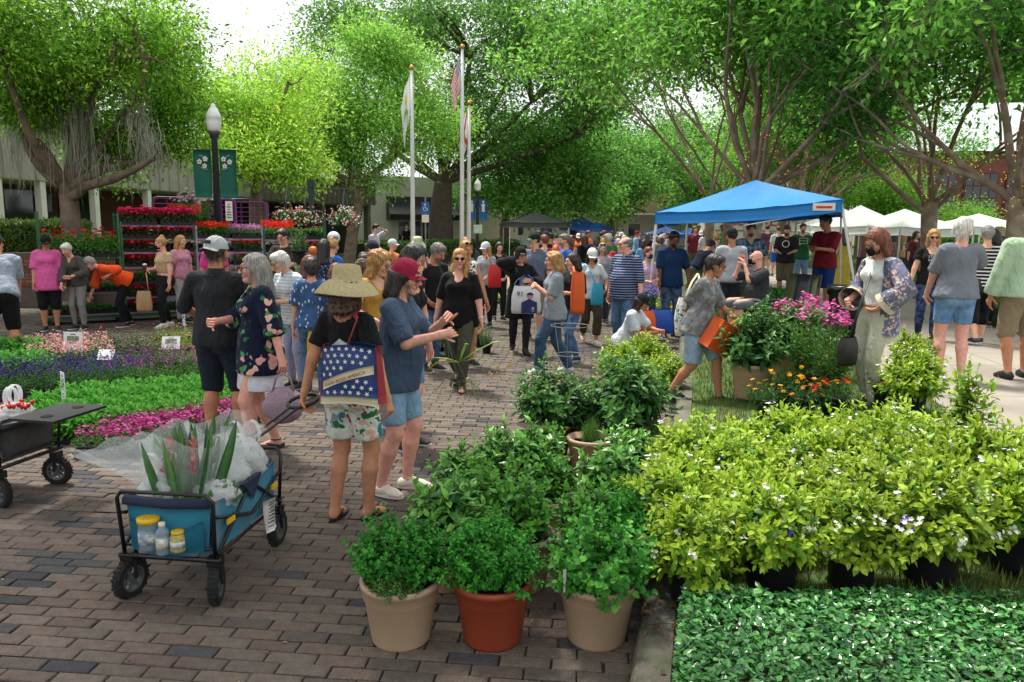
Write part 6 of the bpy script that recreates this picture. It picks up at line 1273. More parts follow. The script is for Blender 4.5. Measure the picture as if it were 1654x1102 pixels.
def cloth(c, kind='plain', c2='#ffffff', c3=None, f=10.0):
    """fabric; kind: plain, stripes, dots, floral, camo, denim, birds"""
    key = 'cloth_%s_%s_%s_%s_%g' % (kind, c, c2, c3, f)
    if key in MATS: return MATS[key]
    mt, n = _new(key); L = n.links.new; tc = N(n, 'TexCoord'); co = tc.outputs['Object']
    def rgb(h): r = N(n, 'RGB'); r.outputs[0].default_value = (*lin(h), 1); return r.outputs[0]
    def mix(fac, a, b): m2 = N(n, 'MixRGB'); L(fac, m2.inputs[0]); L(a, m2.inputs[1]); L(b, m2.inputs[2]); return m2.outputs[0]
    def gt(sock, v, soft=.02): mr = N(n, 'MapRange'); mr.inputs['From Min'].default_value = v-soft; mr.inputs['From Max'].default_value = v+soft; L(sock, mr.inputs['Value']); return mr.outputs[0]
    src = rgb(c)
    if kind == 'stripes':
        sp_ = N(n, 'SeparateXYZ'); L(co, sp_.inputs[0]); mu = N(n, 'Math', _operation='MULTIPLY'); mu.inputs[1].default_value = f*6.283; L(sp_.outputs[2], mu.inputs[0]); si = N(n, 'Math', _operation='SINE'); L(mu.outputs[0], si.inputs[0]); src = mix(gt(si.outputs[0], .35, .2), src, rgb(c2))
    elif kind in ('dots', 'birds'):
        vo = N(n, 'TexVoronoi', Scale=f); 
        if kind == 'birds': mp = N(n, 'Mapping'); mp.inputs['Scale'].default_value = (1.5, 1.5, .8); L(co, mp.inputs[0]); L(mp.outputs[0], vo.inputs['Vector'])
        else: L(co, vo.inputs['Vector'])
        iv = N(n, 'Math', _operation='SUBTRACT'); iv.inputs[0].default_value = 1; L(vo.outputs['Distance'], iv.inputs[1]); src = mix(gt(iv.outputs[0], .72 if kind == 'dots' else .74, .03), src, rgb(c2))
    elif kind == 'floral':
        for sc_, th, cols in ((f*1.5, .60, (c3 or '#4a8a50', '#2f7048')), (f, .66, (c2, '#e0b0a0'))):
            nz = N(n, 'TexNoise', Scale=f*1.3, Detail=1.0); L(co, nz.inputs['Vector']); ad = N(n, 'MixRGB'); ad.inputs[0].default_value = .14; L(co, ad.inputs[1]); L(nz.outputs['Color'], ad.inputs[2])
            vo = N(n, 'TexVoronoi', Scale=sc_); L(ad.outputs[0], vo.inputs['Vector']); iv = N(n, 'Math', _operation='SUBTRACT'); iv.inputs[0].default_value = 1; L(vo.outputs['Distance'], iv.inputs[1])
            sx3 = N(n, 'SeparateXYZ'); L(vo.outputs['Color'], sx3.inputs[0]); cc = mix(gt(sx3.outputs[1], .5), rgb(cols[0]), rgb(cols[1])); on = N(n, 'Math', _operation='MULTIPLY'); L(gt(iv.outputs[0], th, .02), on.inputs[0]); L(gt(sx3.outputs[0], .28), on.inputs[1]); src = mix(on.outputs[0], src, cc)
    elif kind in ('camo', 'denim'):
        nz = N(n, 'TexNoise', Scale=f, Detail=2.0 if kind == 'camo' else 6.0); L(co, nz.inputs['Vector']); src = mix(gt(nz.outputs['Fac'], .52, .03 if kind == 'camo' else .25), src, rgb(c2))
        if c3: nz = N(n, 'TexNoise', Scale=f*1.7, Detail=2.0); L(co, nz.inputs['Vector']); src = mix(gt(nz.outputs['Fac'], .56, .02), src, rgb(c3))
    src = vary(n, src, .14, 4, co); p = N(n, 'BsdfPrincipled', Roughness=.85); L(src, p.inputs['Base Color']); p.inputs['Sheen Weight'].default_value = .04; p.inputs['Specular IOR Level'].default_value = .2
    mp = N(n, 'Mapping'); mp.inputs['Scale'].default_value = (1, 1, .55); L(co, mp.inputs[0]); nz = N(n, 'TexNoise', Scale=13.0, Detail=2.5); nz.inputs['Distortion'].default_value = 1.2; L(mp.outputs[0], nz.inputs['Vector']); bp = N(n, 'Bump', Strength=.8, Distance=.035); L(nz.outputs['Fac'], bp.inputs['Height']); L(bp.outputs[0], p.inputs['Normal'])
    o = N(n, 'OutputMaterial'); L(p.outputs[0], o.inputs[0]); MATS[key] = mt; return mt
def ik(a, t, l1, l2, hint):
    a, t = np.asarray(a, float), np.asarray(t, float); v = t-a; d = np.linalg.norm(v); mx_ = (l1+l2)*.998
    if d > mx_: t = a+v*mx_/d; v = t-a; d = mx_
    d = max(d, abs(l1-l2)+.01); u = unit(v); x = (l1*l1-l2*l2+d*d)/(2*d); h = math.sqrt(max(0, l1*l1-x*x)); p = np.asarray(hint, float); p = unit(p-u*(p @ u)); return a+u*x+p*h, t
M_shoeS = mat('white_sole', '#cfcfca', .6)
def person(px, py, h, yaw, label, z=0.0, loc=None, build=1.0, fem=True, skin='light', lean=0, twist=0, tilt=0, hy=0, hp=8, hands=None, elb=None, curl=(.5, .5), feet=None, hipz=None, knee=None,
           top=('#444444', .4, -.06, 'crew'), topm=None, bot=('shorts', '#333344', .45), botm=None, shoes='#222222', hair=('short', 'brown'), hat=None, glasses=None, mask=None, belly=0.0, group='people at the plant fair', loose=.016, bust=1.0  , cat='person', belt=None, beard=None, toe=12, skirtflare=1.0, rootz=None):
    s = h/1.70; b = build; q = G(px, py, z) if loc is None else np.asarray(loc, float); q = q.copy(); q[2] = z
    res = float(np.clip(q[1]*.0019, .0138, .038)); detail = q[1] < 17
    t = thing('person', label, cat, q, R(yaw), group); A = lambda *v: np.array(v, float)*s
    # ---- skeleton
    feet = feet or ((.095, 0, 0), (-.095, 0, 0)); hz_ = hipz if hipz else .942-max(0, (abs(feet[0][1])+abs(feet[1][1]))*.09); hip = A(0, 0, hz_)
    Rs = rotm(R(lean), R(tilt), 0); Rt = rotm(0, 0, R(twist)); Rsh = Rs @ Rt
    S = lambda x, y, z_: hip+(Rs @ np.array([x, y, z_]))*s
    waist, chest, nb = S(0, 0, .16), S(0, .0, .35), S(0, .018, .515); sw_ = (.152 if fem else .178)*(.75+.25*b)
    sh = [nb+(Rsh @ np.array([sg*sw_, .0, -.055]))*s for sg in (1, -1)]
    Rh = rotm(0, 0, R(hy)) @ rotm(R(hp), 0, 0); hb_ = nb+(Rs @ np.array([0, -.012, .065]))*s; hc = hb_+(Rh @ np.array([0, -.018, .105]))*s
    Hd = lambda x, y, z_: hc+(Rh @ np.array([x, y, z_]))*s
    hands = hands or ((.27, -.02, .80), (-.27, -.02, .80)); elb = elb or ((.6, .8, -.2), (-.6, .8, -.2)); EL, WR = [], []
    for i in (0, 1):
        tgt = A(*hands[i]) if hands[i][0] != 'w' else rotm(0, 0, -R(yaw)) @ (np.asarray(hands[i][1], float)-q); e, w_ = ik(sh[i], tgt, .285*s, .25*s, elb[i]); EL.append(e); WR.append(w_)
    knee = knee or ((.12, -1, 0), (-.12, -1, 0)); KN, AN, HP = [], [], []
    for i, sg in ((0, 1), (1, -1)):
        hj = hip+np.array([sg*.088*(.7+.3*b), 0, -.02])*s; an = A(feet[i][0], feet[i][1], feet[i][2]+.085); k_, an = ik(hj, an, .43*s, .415*s, knee[i]); KN.append(k_); AN.append(an); HP.append(hj)
    FD = [rotm(0, 0, R(toe*sg)) @ np.array([0, -1., 0]) for sg in (1, -1)]
    if feet[0][2] > .03: FD[0] = unit(FD[0]+np.array([0, 0, -.7]))
    if feet[1][2] > .03: FD[1] = unit(FD[1]+np.array([0, 0, -.7]))
    sx_ = Rs @ np.array([1., 0, 0]); sxh = Rsh @ np.array([1., 0, 0]); hx = Rh @ np.array([1., 0, 0])
    # ---- shapes shared by body and clothes
    def torso(inf):
        P = [pr_(S(0, 0, -.03), S(0, 0, .07), .152*b*s+inf, .140*b*s+inf, .70, sx_), pr_(S(0, 0, .08), chest, (.122 if fem else .138)*b*s+inf, (.138 if fem else .155)*b*s+inf, .70, sx_), pr_(chest, S(0, .012, .43), (.140 if fem else .160)*(.6+.4*b)*s+inf, .115*s*(.6+.4*b)+inf, .68, sxh), pr_(sh[0]*.93+sh[1]*.07, sh[1]*.93+sh[0]*.07, .054*s*(.7+.3*b)+inf, None, 1, None), pr_(S(0, .02, .40), nb, .1*s+inf*.4, .06*s+inf*.2, .7, sxh)]
        for sg in (1, -1): P.append(pr_(S(sg*.065, .055, -.05), S(sg*.07, .06, -.02), .085*b*s+inf))
        if fem:
            for sg in (1, -1): P.append(pr_(chest+(Rsh @ np.array([sg*.066, -.064-.02*(b-1), .005]))*s, chest+(Rsh @ np.array([sg*.058, -.045, .05]))*s, .058*bust*s*(.7+.3*b)+inf, .05*s+inf))
        if belly: P.append(pr_(S(0, -.05, .07), S(0, -.045, .2), (.12+belly)*s+inf, (.105+belly)*s+inf))
        return P
    def legs(inf, upto=1.0, flare=0.0, flat=False, i_only=None):
        P = []
        for i in (0, 1):
            th0, th1, k0, cf, an0 = .088*b*s, .058*(.6+.4*b)*s, .052*(.6+.4*b)*s, .056*(.6+.4*b)*s, .034*s
            L1, L2 = np.linalg.norm(KN[i]-HP[i]), np.linalg.norm(AN[i]-KN[i]); tot = L1+L2; u = upto*tot
            if u < L1: e = HP[i]+(KN[i]-HP[i])*u/L1; r_ = th0+(th1-th0)*u/L1; P.append(pr_(HP[i], e, th0+inf, r_+inf+flare, 1, None, flat))
            else:
                P.append(pr_(HP[i], KN[i], th0+inf, th1+inf+flare*.5)); v = (u-L1)/L2; m_ = min(v, .35)
                c = KN[i]+(AN[i]-KN[i])*m_+np.array([0, .012*s, 0]); P.append(pr_(KN[i], c, k0+inf+flare*.5, (cf if v >= .35 else k0)+inf+flare*.7, 1, None, flat and v < .35))
                if v > .35: e = KN[i]+(AN[i]-KN[i])*v; P.append(pr_(c, e, cf+inf+flare*.7, cf+(an0-cf)*(v-.35)/.65+inf+flare, 1, None, flat))
        return P
    def arms(inf, upto=1.0, flat=False, flare=0.0):
        P = []
        for i in (0, 1):
            r0, r1, r2 = .050*(.6+.4*b)*s*(.94 if fem else 1.08), .040*(.65+.35*b)*s, .027*s; u = upto*2
            if u <= 1: e = sh[i]+(EL[i]-sh[i])*u; P.append(pr_(sh[i]+(unit(sh[i]-EL[i])*r0*.55 if flat else 0), e, r0+inf, r0+(r1-r0)*u+inf+flare, 1, None, flat))
            else:
                P.append(pr_(sh[i], EL[i], r0+inf, r1+inf+flare*.5)); e = EL[i]+(WR[i]-EL[i])*(u-1); P.append(pr_(EL[i], e, r1+inf+flare*.5, r1+(r2-r1)*(u-1)+inf+flare, 1, None, flat))
        return P
    def skull(inf=0.0): return [pr_(Hd(0, .014, .02), Hd(0, .012, .045), .073*s+inf, .07*s+inf, 1.28, hx), pr_(Hd(0, -.022, .01), Hd(0, -.042, -.075), .062*s+inf, .036*s+inf, 1.0, None)]
    # ---- hands
    HDIR, FNG = [], []
    for i, sg in ((0, 1), (1, -1)):
        d = unit(WR[i]-EL[i]); inw = np.array([-sg, -.25, 0.]); pn = unit(inw-d*(inw @ d)); wv = np.cross(d, pn)*1.0; HDIR.append((d, pn, wv))
    body = torso(0)+legs(0)+arms(0)+skull(0)
    body.append(pr_(nb-(Rs @ np.array([0, 0, .03]))*s, Hd(0, .02, -.05), (.050 if fem else .058)*s*(.7+.3*b), (.047 if fem else .056)*s))
    for i in (0, 1):
        d, pn, wv = HDIR[i]; body.append(pr_(WR[i]-d*.01*s, WR[i]+d*.075*s, .027*s, .038*s, .45, wv)); f0 = AN[i]-np.array([0, 0, .035])*s; body.append(pr_(AN[i]+FD[i]*-.03*s-np.array([0, 0, .045])*s, AN[i]-np.array([0, 0, .02])*s, .032*s, .034*s)); body.append(pr_(f0, AN[i]+FD[i]*.12*s-np.array([0, 0, .06])*s, .034*s, .026*s, 1.0)); body.append(pr_(AN[i]+FD[i]*.10*s-np.array([0, 0, .066])*s, AN[i]+FD[i]*.155*s-np.array([0, 0, .07])*s, .040*s, .036*s, .42, np.cross(FD[i], (0, 0, 1))))
    kf = .012*s
    body += [pr_(Hd(0, -.098, .018), Hd(0, -.118, -.018), .010*s, .0145*s, 1, None, False, .01), pr_(Hd(-.011, -.108, -.021), Hd(.011, -.108, -.021), .0105*s, None, 1, None, False, .008), pr_(Hd(-.03, -.085, .038), Hd(.03, -.085, .038), .014*s, None, 1, None, False, .015), pr_(Hd(-.018, -.094, -.052), Hd(.018, -.094, -.052), .010*s, None, 1, None, False, .01), pr_(Hd(0, -.08, -.088), Hd(0, -.078, -.092), .022*s, None, 1, None, False, .02)]
    for sg in (1, -1): body += [pr_(Hd(sg*.04, -.068, -.015), Hd(sg*.035, -.06, -.03), .026*s, None, 1, None, False, .02), pr_(Hd(sg*.074, .015, .018), Hd(sg*.074, .012, -.015), .017*s, .012*s, .45, Rh @ np.array([0, 1., 0]), False, .008), pr_(Hd(sg*.033, -.102, .018), Hd(sg*.031, -.102, .018), .013*s, None, 1, None, False, '-')]
    fine = (hc, (.10*s, .13*s, .15*s), res) if detail else None
    ax = axes_for(body, res, fine); Fd = _field(body, ax, .022*s); V, F = surfnet(Fd, ax)
    V[:, 2] = np.maximum(V[:, 2], .004+(0 if z is None else 0)) if hipz is None or True else V[:, 2]
    base = np.array(lin(SKINS.get(skin, skin))); col = np.tile(base, (len(V), 1)); hl = ((V-hc) @ Rh)/s
    face = (np.linalg.norm(hl*np.array([1, .8, .8]), axis=1) < .125)
    def paint(cx, cy, cz, r3, c, f=1.0): 
        m_ = face & ((((hl-np.array([cx, cy, cz]))/np.array(r3))**2).sum(1) < 1); col[m_] = col[m_]*(1-f)+np.array(lin(c))*f
    for sg in (1, -1):
        paint(sg*.045, -.075, -.025, (.028, .04, .022), '#d08070', .35); paint(sg*.032, -.095, .018, (.017, .03, .0085), '#d8ccc2', .9); paint(sg*.032, -.1, .018, (.0085, .03, .009), '#2a1c16'); paint(sg*.034, -.1, .045, (.022, .04, .005), HAIR.get(hair[1], '#3a2a20') if hair[1] not in ('white', 'grey') else '#6a5a50', .8)
    paint(0, -.10, -.051, (.023, .03, .010), '#a85a52', .8); paint(0, -.115, -.018, (.016, .03, .014), '#d08a78', .4)
    if beard: paint(0, -.07, -.075, (.06, .07, .036), beard, .85); paint(0, -.1, -.036, (.026, .04, .007), beard, .85)
    parts = [(V, F, col)]
    if detail:
        for i, sg in ((0, 1), (1, -1)):
            d, pn, wv = HDIR[i]; cu = curl[i]; pt = cu == 'point'
            for f_ in range(4):
                ang0 = (.15 if (pt and f_ == 0) else (1.25 if pt else cu*(.85+.12*f_))); p = WR[i]+d*.078*s+wv*sg*(-.0285+.019*f_)*s*-1; pts = [p-d*.02*s, p]; dd = d; ln = (.040, .026, .020); lf = (1, 1.1, 1.03, .82)[f_]
                for l_ in ln: dd = dd*math.cos(ang0)+pn*math.sin(ang0); pts.append(pts[-1]+dd*l_*lf*s); pn2 = pn; pn_ = unit(pn-dd*(pn @ dd)); 
                mb = MB(); mb.tube(pts, [.0095*s, .0092*s, .0085*s, .008*s, .006*s], 7); parts.append((np.array(mb.v), np.array([f3 for f3 in mb.f if len(f3) == 4]), np.tile(base*np.array([1.02, .94, .92]), (len(mb.v), 1))))
            th = WR[i]+d*.02*s+wv*sg*.03*s; mb = MB(); td = unit(d*.7+wv*sg*.5+pn*.45); mb.tube([th-wv*sg*.012*s, th+td*.035*s, th+td*.062*s+pn*.012*s*(1 if not isinstance(cu, str) else 1), th+td*.075*s+pn*.022*s], [.012*s, .0105*s, .009*s, .006*s], 7); parts.append((np.array(mb.v), np.array([f3 for f3 in mb.f if len(f3) == 4]), np.tile(base*np.array([1.02, .94, .92]), (len(mb.v), 1))))
    V, F, col = cat_meshes(parts); link('body', fast('body', V, F, col, True), M_skin, t)
    # ---- clothes
    def garment(nm, prims, mt, cutz=None, cuts=(), k=.02, st=None, wr=.004, seed=1):
        ax = axes_for(prims, st or res*1.25); Fd = _field(prims, ax, k*s)
        for n_, d_ in cuts: Fd = np.maximum(Fd, (ax[0][:, None, None]*n_[0]+ax[1][None, :, None]*n_[1]+ax[2][None, None, :]*n_[2]-d_).astype(np.float32))
        V, F = surfnet(Fd, ax)
        if len(V) == 0: return None
        if wr: V = V+smooth_noise(V*np.array([1, 1, .6]), 17, seed)[:, None]*wr*unit(np.array([.6, -.6, .2]))
        return link(nm, fast(nm, V, F, None, True), mt, t)
    sd = int(abs(px*7+py)) % 997
    if top:
        tc_, slv, hem, nk = top[:4]; mt = topm or cloth(tc_); inf = loose*s
        P = torso(inf); low = hem < -.02
        if low: P.append(pr_(S(0, .0, .10), S(0, .005, hem-.02), (.155 if fem else .158)*b*s+inf*1.2, .170*b*s*(1 if hem > -.3 else skirtflare)+inf*2.2, .74, sx_))
        if belly and low: P.append(pr_(S(0, -.05, .16), S(0, -.045, hem), (.125+belly)*s+inf, (.115+belly)*s+inf))
        up = Rs @ np.array([0, 0, 1.]); cuts = [(-up, -float(up @ (hip+up*hem*s)))]
        ax = axes_for(P+arms(inf+.01, max(slv, .1)), res*1.05); Ft = _field(P, ax, .02*s)
        n_, d_ = cuts[0]; Ft = np.maximum(Ft, (ax[0][:, None, None]*n_[0]+ax[1][None, :, None]*n_[1]+ax[2][None, None, :]*n_[2]-d_).astype(np.float32))
        if slv > 0: Fa = _field(arms(inf*.8+.004*s, slv, True, .006*s+inf*.5), ax, .02*s); h_ = np.clip(.5+.5*(Fa-Ft)/(.015*s), 0, 1); Ft = Fa*(1-h_)+Ft*h_-.015*s*h_*(1-h_)
        else: 
            for i in (0, 1): np.maximum(Ft, -_field([pr_(sh[i]+(Rsh @ np.array([(1, -1)[i]*.03, 0, -.02]))*s, sh[i]+(Rsh @ np.array([(1, -1)[i]*.06, 0, -.10]))*s, .055*s)], ax, .01), out=Ft)
        fw = Rsh @ np.array([0, -1., 0]); nr = {'crew': .068, 'v': .072, 'scoop': .088, 'polo': .060}[nk]*s
        neck = [pr_(nb+up*.0*s, nb+up*.2*s, nr, nr*1.1)]
        if nk == 'v': neck.append(pr_(nb+fw*.05*s+up*.02*s, nb+fw*.115*s-up*.10*s, .055*s, .018*s))
        if nk == 'scoop': neck.append(pr_(nb+fw*.07*s+up*.03*s, nb+fw*.1*s-up*.05*s, .07*s, .055*s))
        np.maximum(Ft, -_field(neck, ax, .01), out=Ft); V, F = surfnet(Ft, ax); V = V+smooth_noise(V*np.array([1, 1, .6]), 15, sd)[:, None]*.006*np.array([.6, -.7, .1])
        V += smooth_noise(V*np.array([1, 1, .35]), 34, sd+5)[:, None]*.004*np.array([.5, -.8, .1]); link('dress' if hem < -.3 else 'shirt', fast('shirt', V, F, None, True), mt, t)
        if nk == 'polo': mb = MB(); mb.sheet([[nb+(Rsh @ np.array([r_*math.cos(a), r_*.92*math.sin(a)-.006, z_-.02*(math.sin(a) < 0)*abs(math.sin(a))]))*s for r_, z_ in ((.098, -.018), (.082, .012), (.066, .042), (.060, .04), (.064, -.03))] for a in np.linspace(-1.25, 4.39, 19)]); mb.build('collar', mt, t, True)
    if bot:
        kd, bc, ln = bot[:3]; mt = botm or cloth(bc, 'denim' if kd == 'jeans' else 'plain', bc if kd != 'jeans' else '#5f7f9f', None, 14.0); bi = .007*s
        pel = [pr_(S(0, 0, -.03), S(0, 0, .085), .155*b*s+bi, .142*b*s+bi, .71, sx_)]+[pr_(S(sg*.065, .055, -.05), S(sg*.07, .06, -.02), .086*b*s+bi) for sg in (1, -1)]
        if belly: pel.append(pr_(S(0, -.04, .02), S(0, -.04, .07), (.115+belly*.8)*s))
        up = Rs @ np.array([0, 0, 1.]); cuts = [(up, float(up @ (hip+up*.095*s)))]
        if kd == 'skirt': pel.append(pr_(S(0, 0, .0), S(0, .0, -ln), .16*b*s+bi, .205*b*s*skirtflare, .78, sx_, True)); garment('skirt', pel, mt, None, cuts, seed=sd)
        else: garment('shorts' if ln < .7 else 'trousers', pel+legs(bi+(.010*s if kd in ('shorts', 'loose') else .004*s), ln, (.018 if kd == 'shorts' else .016 if kd == 'loose' else .022 if kd == 'flare' else .004)*s, True), mt, None, cuts, seed=sd)
        if belt: mb = MB(); mb.tube([S(.150*b*math.cos(a), .108*b*math.sin(a)-(.0 if not belly else belly*.6*max(0, -math.sin(a))), .072) for a in np.linspace(0, 6.283, 29)], .018*s, 6, False, .4); mb.build('belt', mat('leather_'+belt, belt, .5, .15), t, True)
    if shoes:
        sc_, kd = (shoes, 'shoe') if isinstance(shoes, str) else shoes
        for i in (0, 1):
            f = FD[i]; a0 = AN[i]; dn = np.array([0, 0, 1.])*s; sd_ = np.cross(f, (0, 0, 1.)); fl = feet[i][2]*s
            if kd in ('shoe', 'boot', 'clog'):
                P = [pr_(a0-f*.035*s-dn*.045, a0+f*.02*s-dn*.03, .042*s, .046*s), pr_(a0-dn*.03, a0+f*.11*s-dn*.052, .044*s, .040*s, .85, sd_), pr_(a0+f*.10*s-dn*.056, a0+f*.165*s-dn*.062, .046*s, .038*s, .55, sd_)]
                if kd == 'boot': P.append(pr_(a0-dn*.03, a0+dn*.1, .05*s, .05*s, 1, None, True))
                if kd == 'clog': P.append(pr_(a0-dn*.01+f*.03*s, a0+dn*.04, .052*s, .04*s, 1, None, True, '-'))
                garment('shoe', P, mat('shoe_'+sc_, sc_, .6, .15, 12), None, [((0, 0, -1), -(.012+fl-.02*(fl > .03)))], .02, res*.8, 0)
            g_ = [(a0[:2]+f[:2]*(.06+.135*math.cos(a))*s+sd_[:2]*.046*math.sin(a)*(1+.15*math.cos(a))*s) for a in np.linspace(0, 6.283, 20, endpoint=False)]; mb = MB(); hgt = .020 if kd != 'wedge' else .04
            vs = [(p[0], p[1], fl+.002) for p in g_]+[(p[0], p[1], fl+hgt) for p in g_]; mb.add(vs, [tuple(range(19, -1, -1)), tuple(range(20, 40))]+[(j, (j+1) % 20, 20+(j+1) % 20, 20+j) for j in range(20)])
            if not fl > .03: mb.build('sole', M_shoeS if kd in ('shoe',) and sc_ != '#111111' else mat('shoe_'+sc_, sc_, .7), t)
            if kd in ('flip', 'wedge', 'sandal'):
                mb = MB(); tp = a0+f*.115*s-dn*.046; 
                for sg in (1, -1): mb.tube([tp, tp-f*.05*s+sd_*sg*.03*s+dn*.012, a0+f*.01*s+sd_*sg*.036*s-dn*.055], .007*s, 5)
                if kd != 'flip': mb.tube([a0-dn*.005+(f*math.cos(a)*.042+sd_*math.sin(a)*.04)*s for a in np.linspace(0, 6.283, 13)], .007*s, 5, False)
                mb.build('strap', mat('shoe_'+sc_, sc_, .7), t, True)
    # ---- head dressing
    hk, hcol = hair[:2]; hln = hair[2] if len(hair) > 2 else .25
    if hk != 'none':
        th = .014*s if hk != 'buzz' else .005*s; P = [pr_(Hd(0, .016, .028), Hd(0, .014, .05), .074*s+th, .07*s+th, 1.27, hx)]; bd = Rs @ np.array([0, 1., 0]); dn = np.array([0, 0, -1.])
        if hk in ('bob', 'long', 'curly'): 
            l_ = {'bob': .14, 'curly': .15}.get(hk, hln)
            for sg in (1, -1): a = Hd(sg*.062, .02, .0); e = a+(dn*l_*.85+bd*.035+np.array([sg*.02, 0, 0]))*s; P.append(pr_(a, e, .036*s, .034*s if hk != 'long' else .028*s)); a2 = Hd(sg*.045, .07, .0); P.append(pr_(a2, a2+(dn*l_+bd*.06)*s, .045*s, .034*s))
            P.append(pr_(Hd(0, .08, .01), Hd(0, .08, .01)+(dn*l_*1.05+bd*.06)*s, .058*s, .045*s))
        if hk == 'curly': P += [pr_(Hd(.05*math.cos(a), .03+.05*math.sin(a), .05+.03*math.sin(a*3)), Hd(.06*math.cos(a), .03+.06*math.sin(a), .05+.03*math.sin(a*3)), .045*s) for a in np.linspace(0, 6, 9)]
        if hk == 'pony': P += [pr_(Hd(0, .1, .03), Hd(0, .125, .0), .03*s, .035*s), pr_(Hd(0, .125, .0), Hd(0, .12, -.05)+(dn*hln+bd*.03)*s, .036*s, .018*s)]
        if hk == 'bun': P += [pr_(Hd(0, .05, .13), Hd(0, .055, .135), .04*s)]
        if hk == 'side': P += [pr_(Hd(.06, -.02, .0), Hd(.075, -.03, -.12), .03*s, .032*s), pr_(Hd(.075, -.03, -.12), Hd(.08, -.07, -.27), .032*s, .018*s), pr_(Hd(0, .07, .0), Hd(.04, .05, -.07), .05*s, .04*s)]
        if hk == 'short': P += [pr_(Hd(0, .055, -.0), Hd(0, .055, -.02 if not fem else -.04), .056*s, .048*s), pr_(Hd(-.03, -.05, .09), Hd(.03, -.05, .09), .03*s)]
        if hk == 'full': P += [pr_(Hd(-.03, -.045, .085), Hd(.03, -.045, .085), .042*s), pr_(Hd(0, .06, -.01), Hd(0, .065, -.05), .07*s, .058*s)]+[pr_(Hd(sg*.06, .01, .01), Hd(sg*.062, .015, -.035), .036*s, .03*s) for sg in (1, -1)]
        fr_ = [pr_(Hd(0, -.105, .015 if hk not in ('bald',) else .06), Hd(0, -.10, -.10), .070*s, .075*s, 1, None, False, '-')]
        if hk in ('short', 'buzz', 'bald', 'full', 'bun', 'pony'): fr_ += [pr_(Hd(sg*.095, -.03, -.01), Hd(sg*.09, -.02, -.09), .045*s, .05*s, 1, None, False, '-') for sg in (1, -1)]
        if hk == 'bald': fr_ += [pr_(Hd(0, -.03, .135), Hd(0, .04, .15), .09*s, None, 1, None, False, '-')]
        rs_ = res*(.7 if detail else 1); ax = axes_for(P, rs_); Fh = _field(P, ax, .03*s); pass
        for f_ in fr_: np.maximum(Fh, -_field([f_[:7]+('+',)], ax, .01), out=Fh)
        if hat: up = Rh @ np.array([0, 0, 1.]); Fh = np.maximum(Fh, (ax[0][:, None, None]*up[0]+ax[1][None, :, None]*up[1]+ax[2][None, None, :]*up[2]-float(up @ Hd(0, 0, .03))).astype(np.float32))
        V, F = surfnet(Fh, ax)
        if len(V):
            c0 = V-hc; an = np.arctan2(c0[:, 1], c0[:, 0]); am = .006 if hk not in ('curly',) else .013; wob = np.sin(an*23+4*np.sin(V[:, 2]*24+sd))*.5+smooth_noise(V*np.array([1, 1, .5 if hk != 'curly' else 1.2]), 42 if hk != 'curly' else 60, sd)*.8
            V = V+norm_rows(c0*np.array([1, 1, .25]))*(wob*am*s)[:, None]
            if q[1] < 11 and hk not in ('buzz', 'bald', 'none'):
                rs2 = np.random.RandomState(sd); i_ = rs2.choice(np.nonzero(((V-hc) @ Rh)[:, 2] < (.0 if hat else 9)*s)[0], 420); p_ = V[i_].copy(); nr_ = norm_rows((V[i_]-hc)*np.array([1, 1, .2])); L_ = (.05 if hk in ('short', 'full', 'bun') else .035 if hk == 'curly' else .10)*s*rs2.uniform(.5, 1.3, (420, 1)); wd_ = np.cross(nr_, (0, 0, 1.))*.0016; st_ = []; d_ = np.array([0, 0, -1.])+nr_*.32+rs2.normal(size=(420, 3))*.22
                if hat: d_[:, 2] = -np.abs(d_[:, 2])
                for f_ in range(4): st_ += [p_-wd_*(1-f_*.25), p_+wd_*(1-f_*.25)]; p_ = p_+d_*L_/3; d_ = d_*np.array([.7, .7, 1])+rs2.normal(size=(420, 3))*(.12 if hk != 'curly' else .5)
                S_ = np.stack(st_, 1).reshape(-1, 3); bb = np.arange(420)[:, None]*8+len(V); F = np.concatenate([F]+[bb+np.array([[k_*2, k_*2+1, k_*2+3, k_*2+2]]) for k_ in range(3)]); V = np.concatenate([V, S_])
            link('hair', fast('hair', V, F, None, True), hairmat(hcol), t)
    Hm = frame(hc, hx, Rh @ np.array([0, 1., 0]), Rh @ np.array([0, 0, 1.])) @ Matrix.Scale(s, 4)
    def head_mesh(nm, mb, mt, sm=True):
        if hat and hat[0] == 'capback' and nm in ('cap', 'visor', 'cap_patch'): mb.v = [(-p[0], .032-p[1], p[2]) for p in mb.v]
        mb.v = [tuple(Hm @ Vector(p)) for p in mb.v]; return mb.build(nm, mt, t, sm)
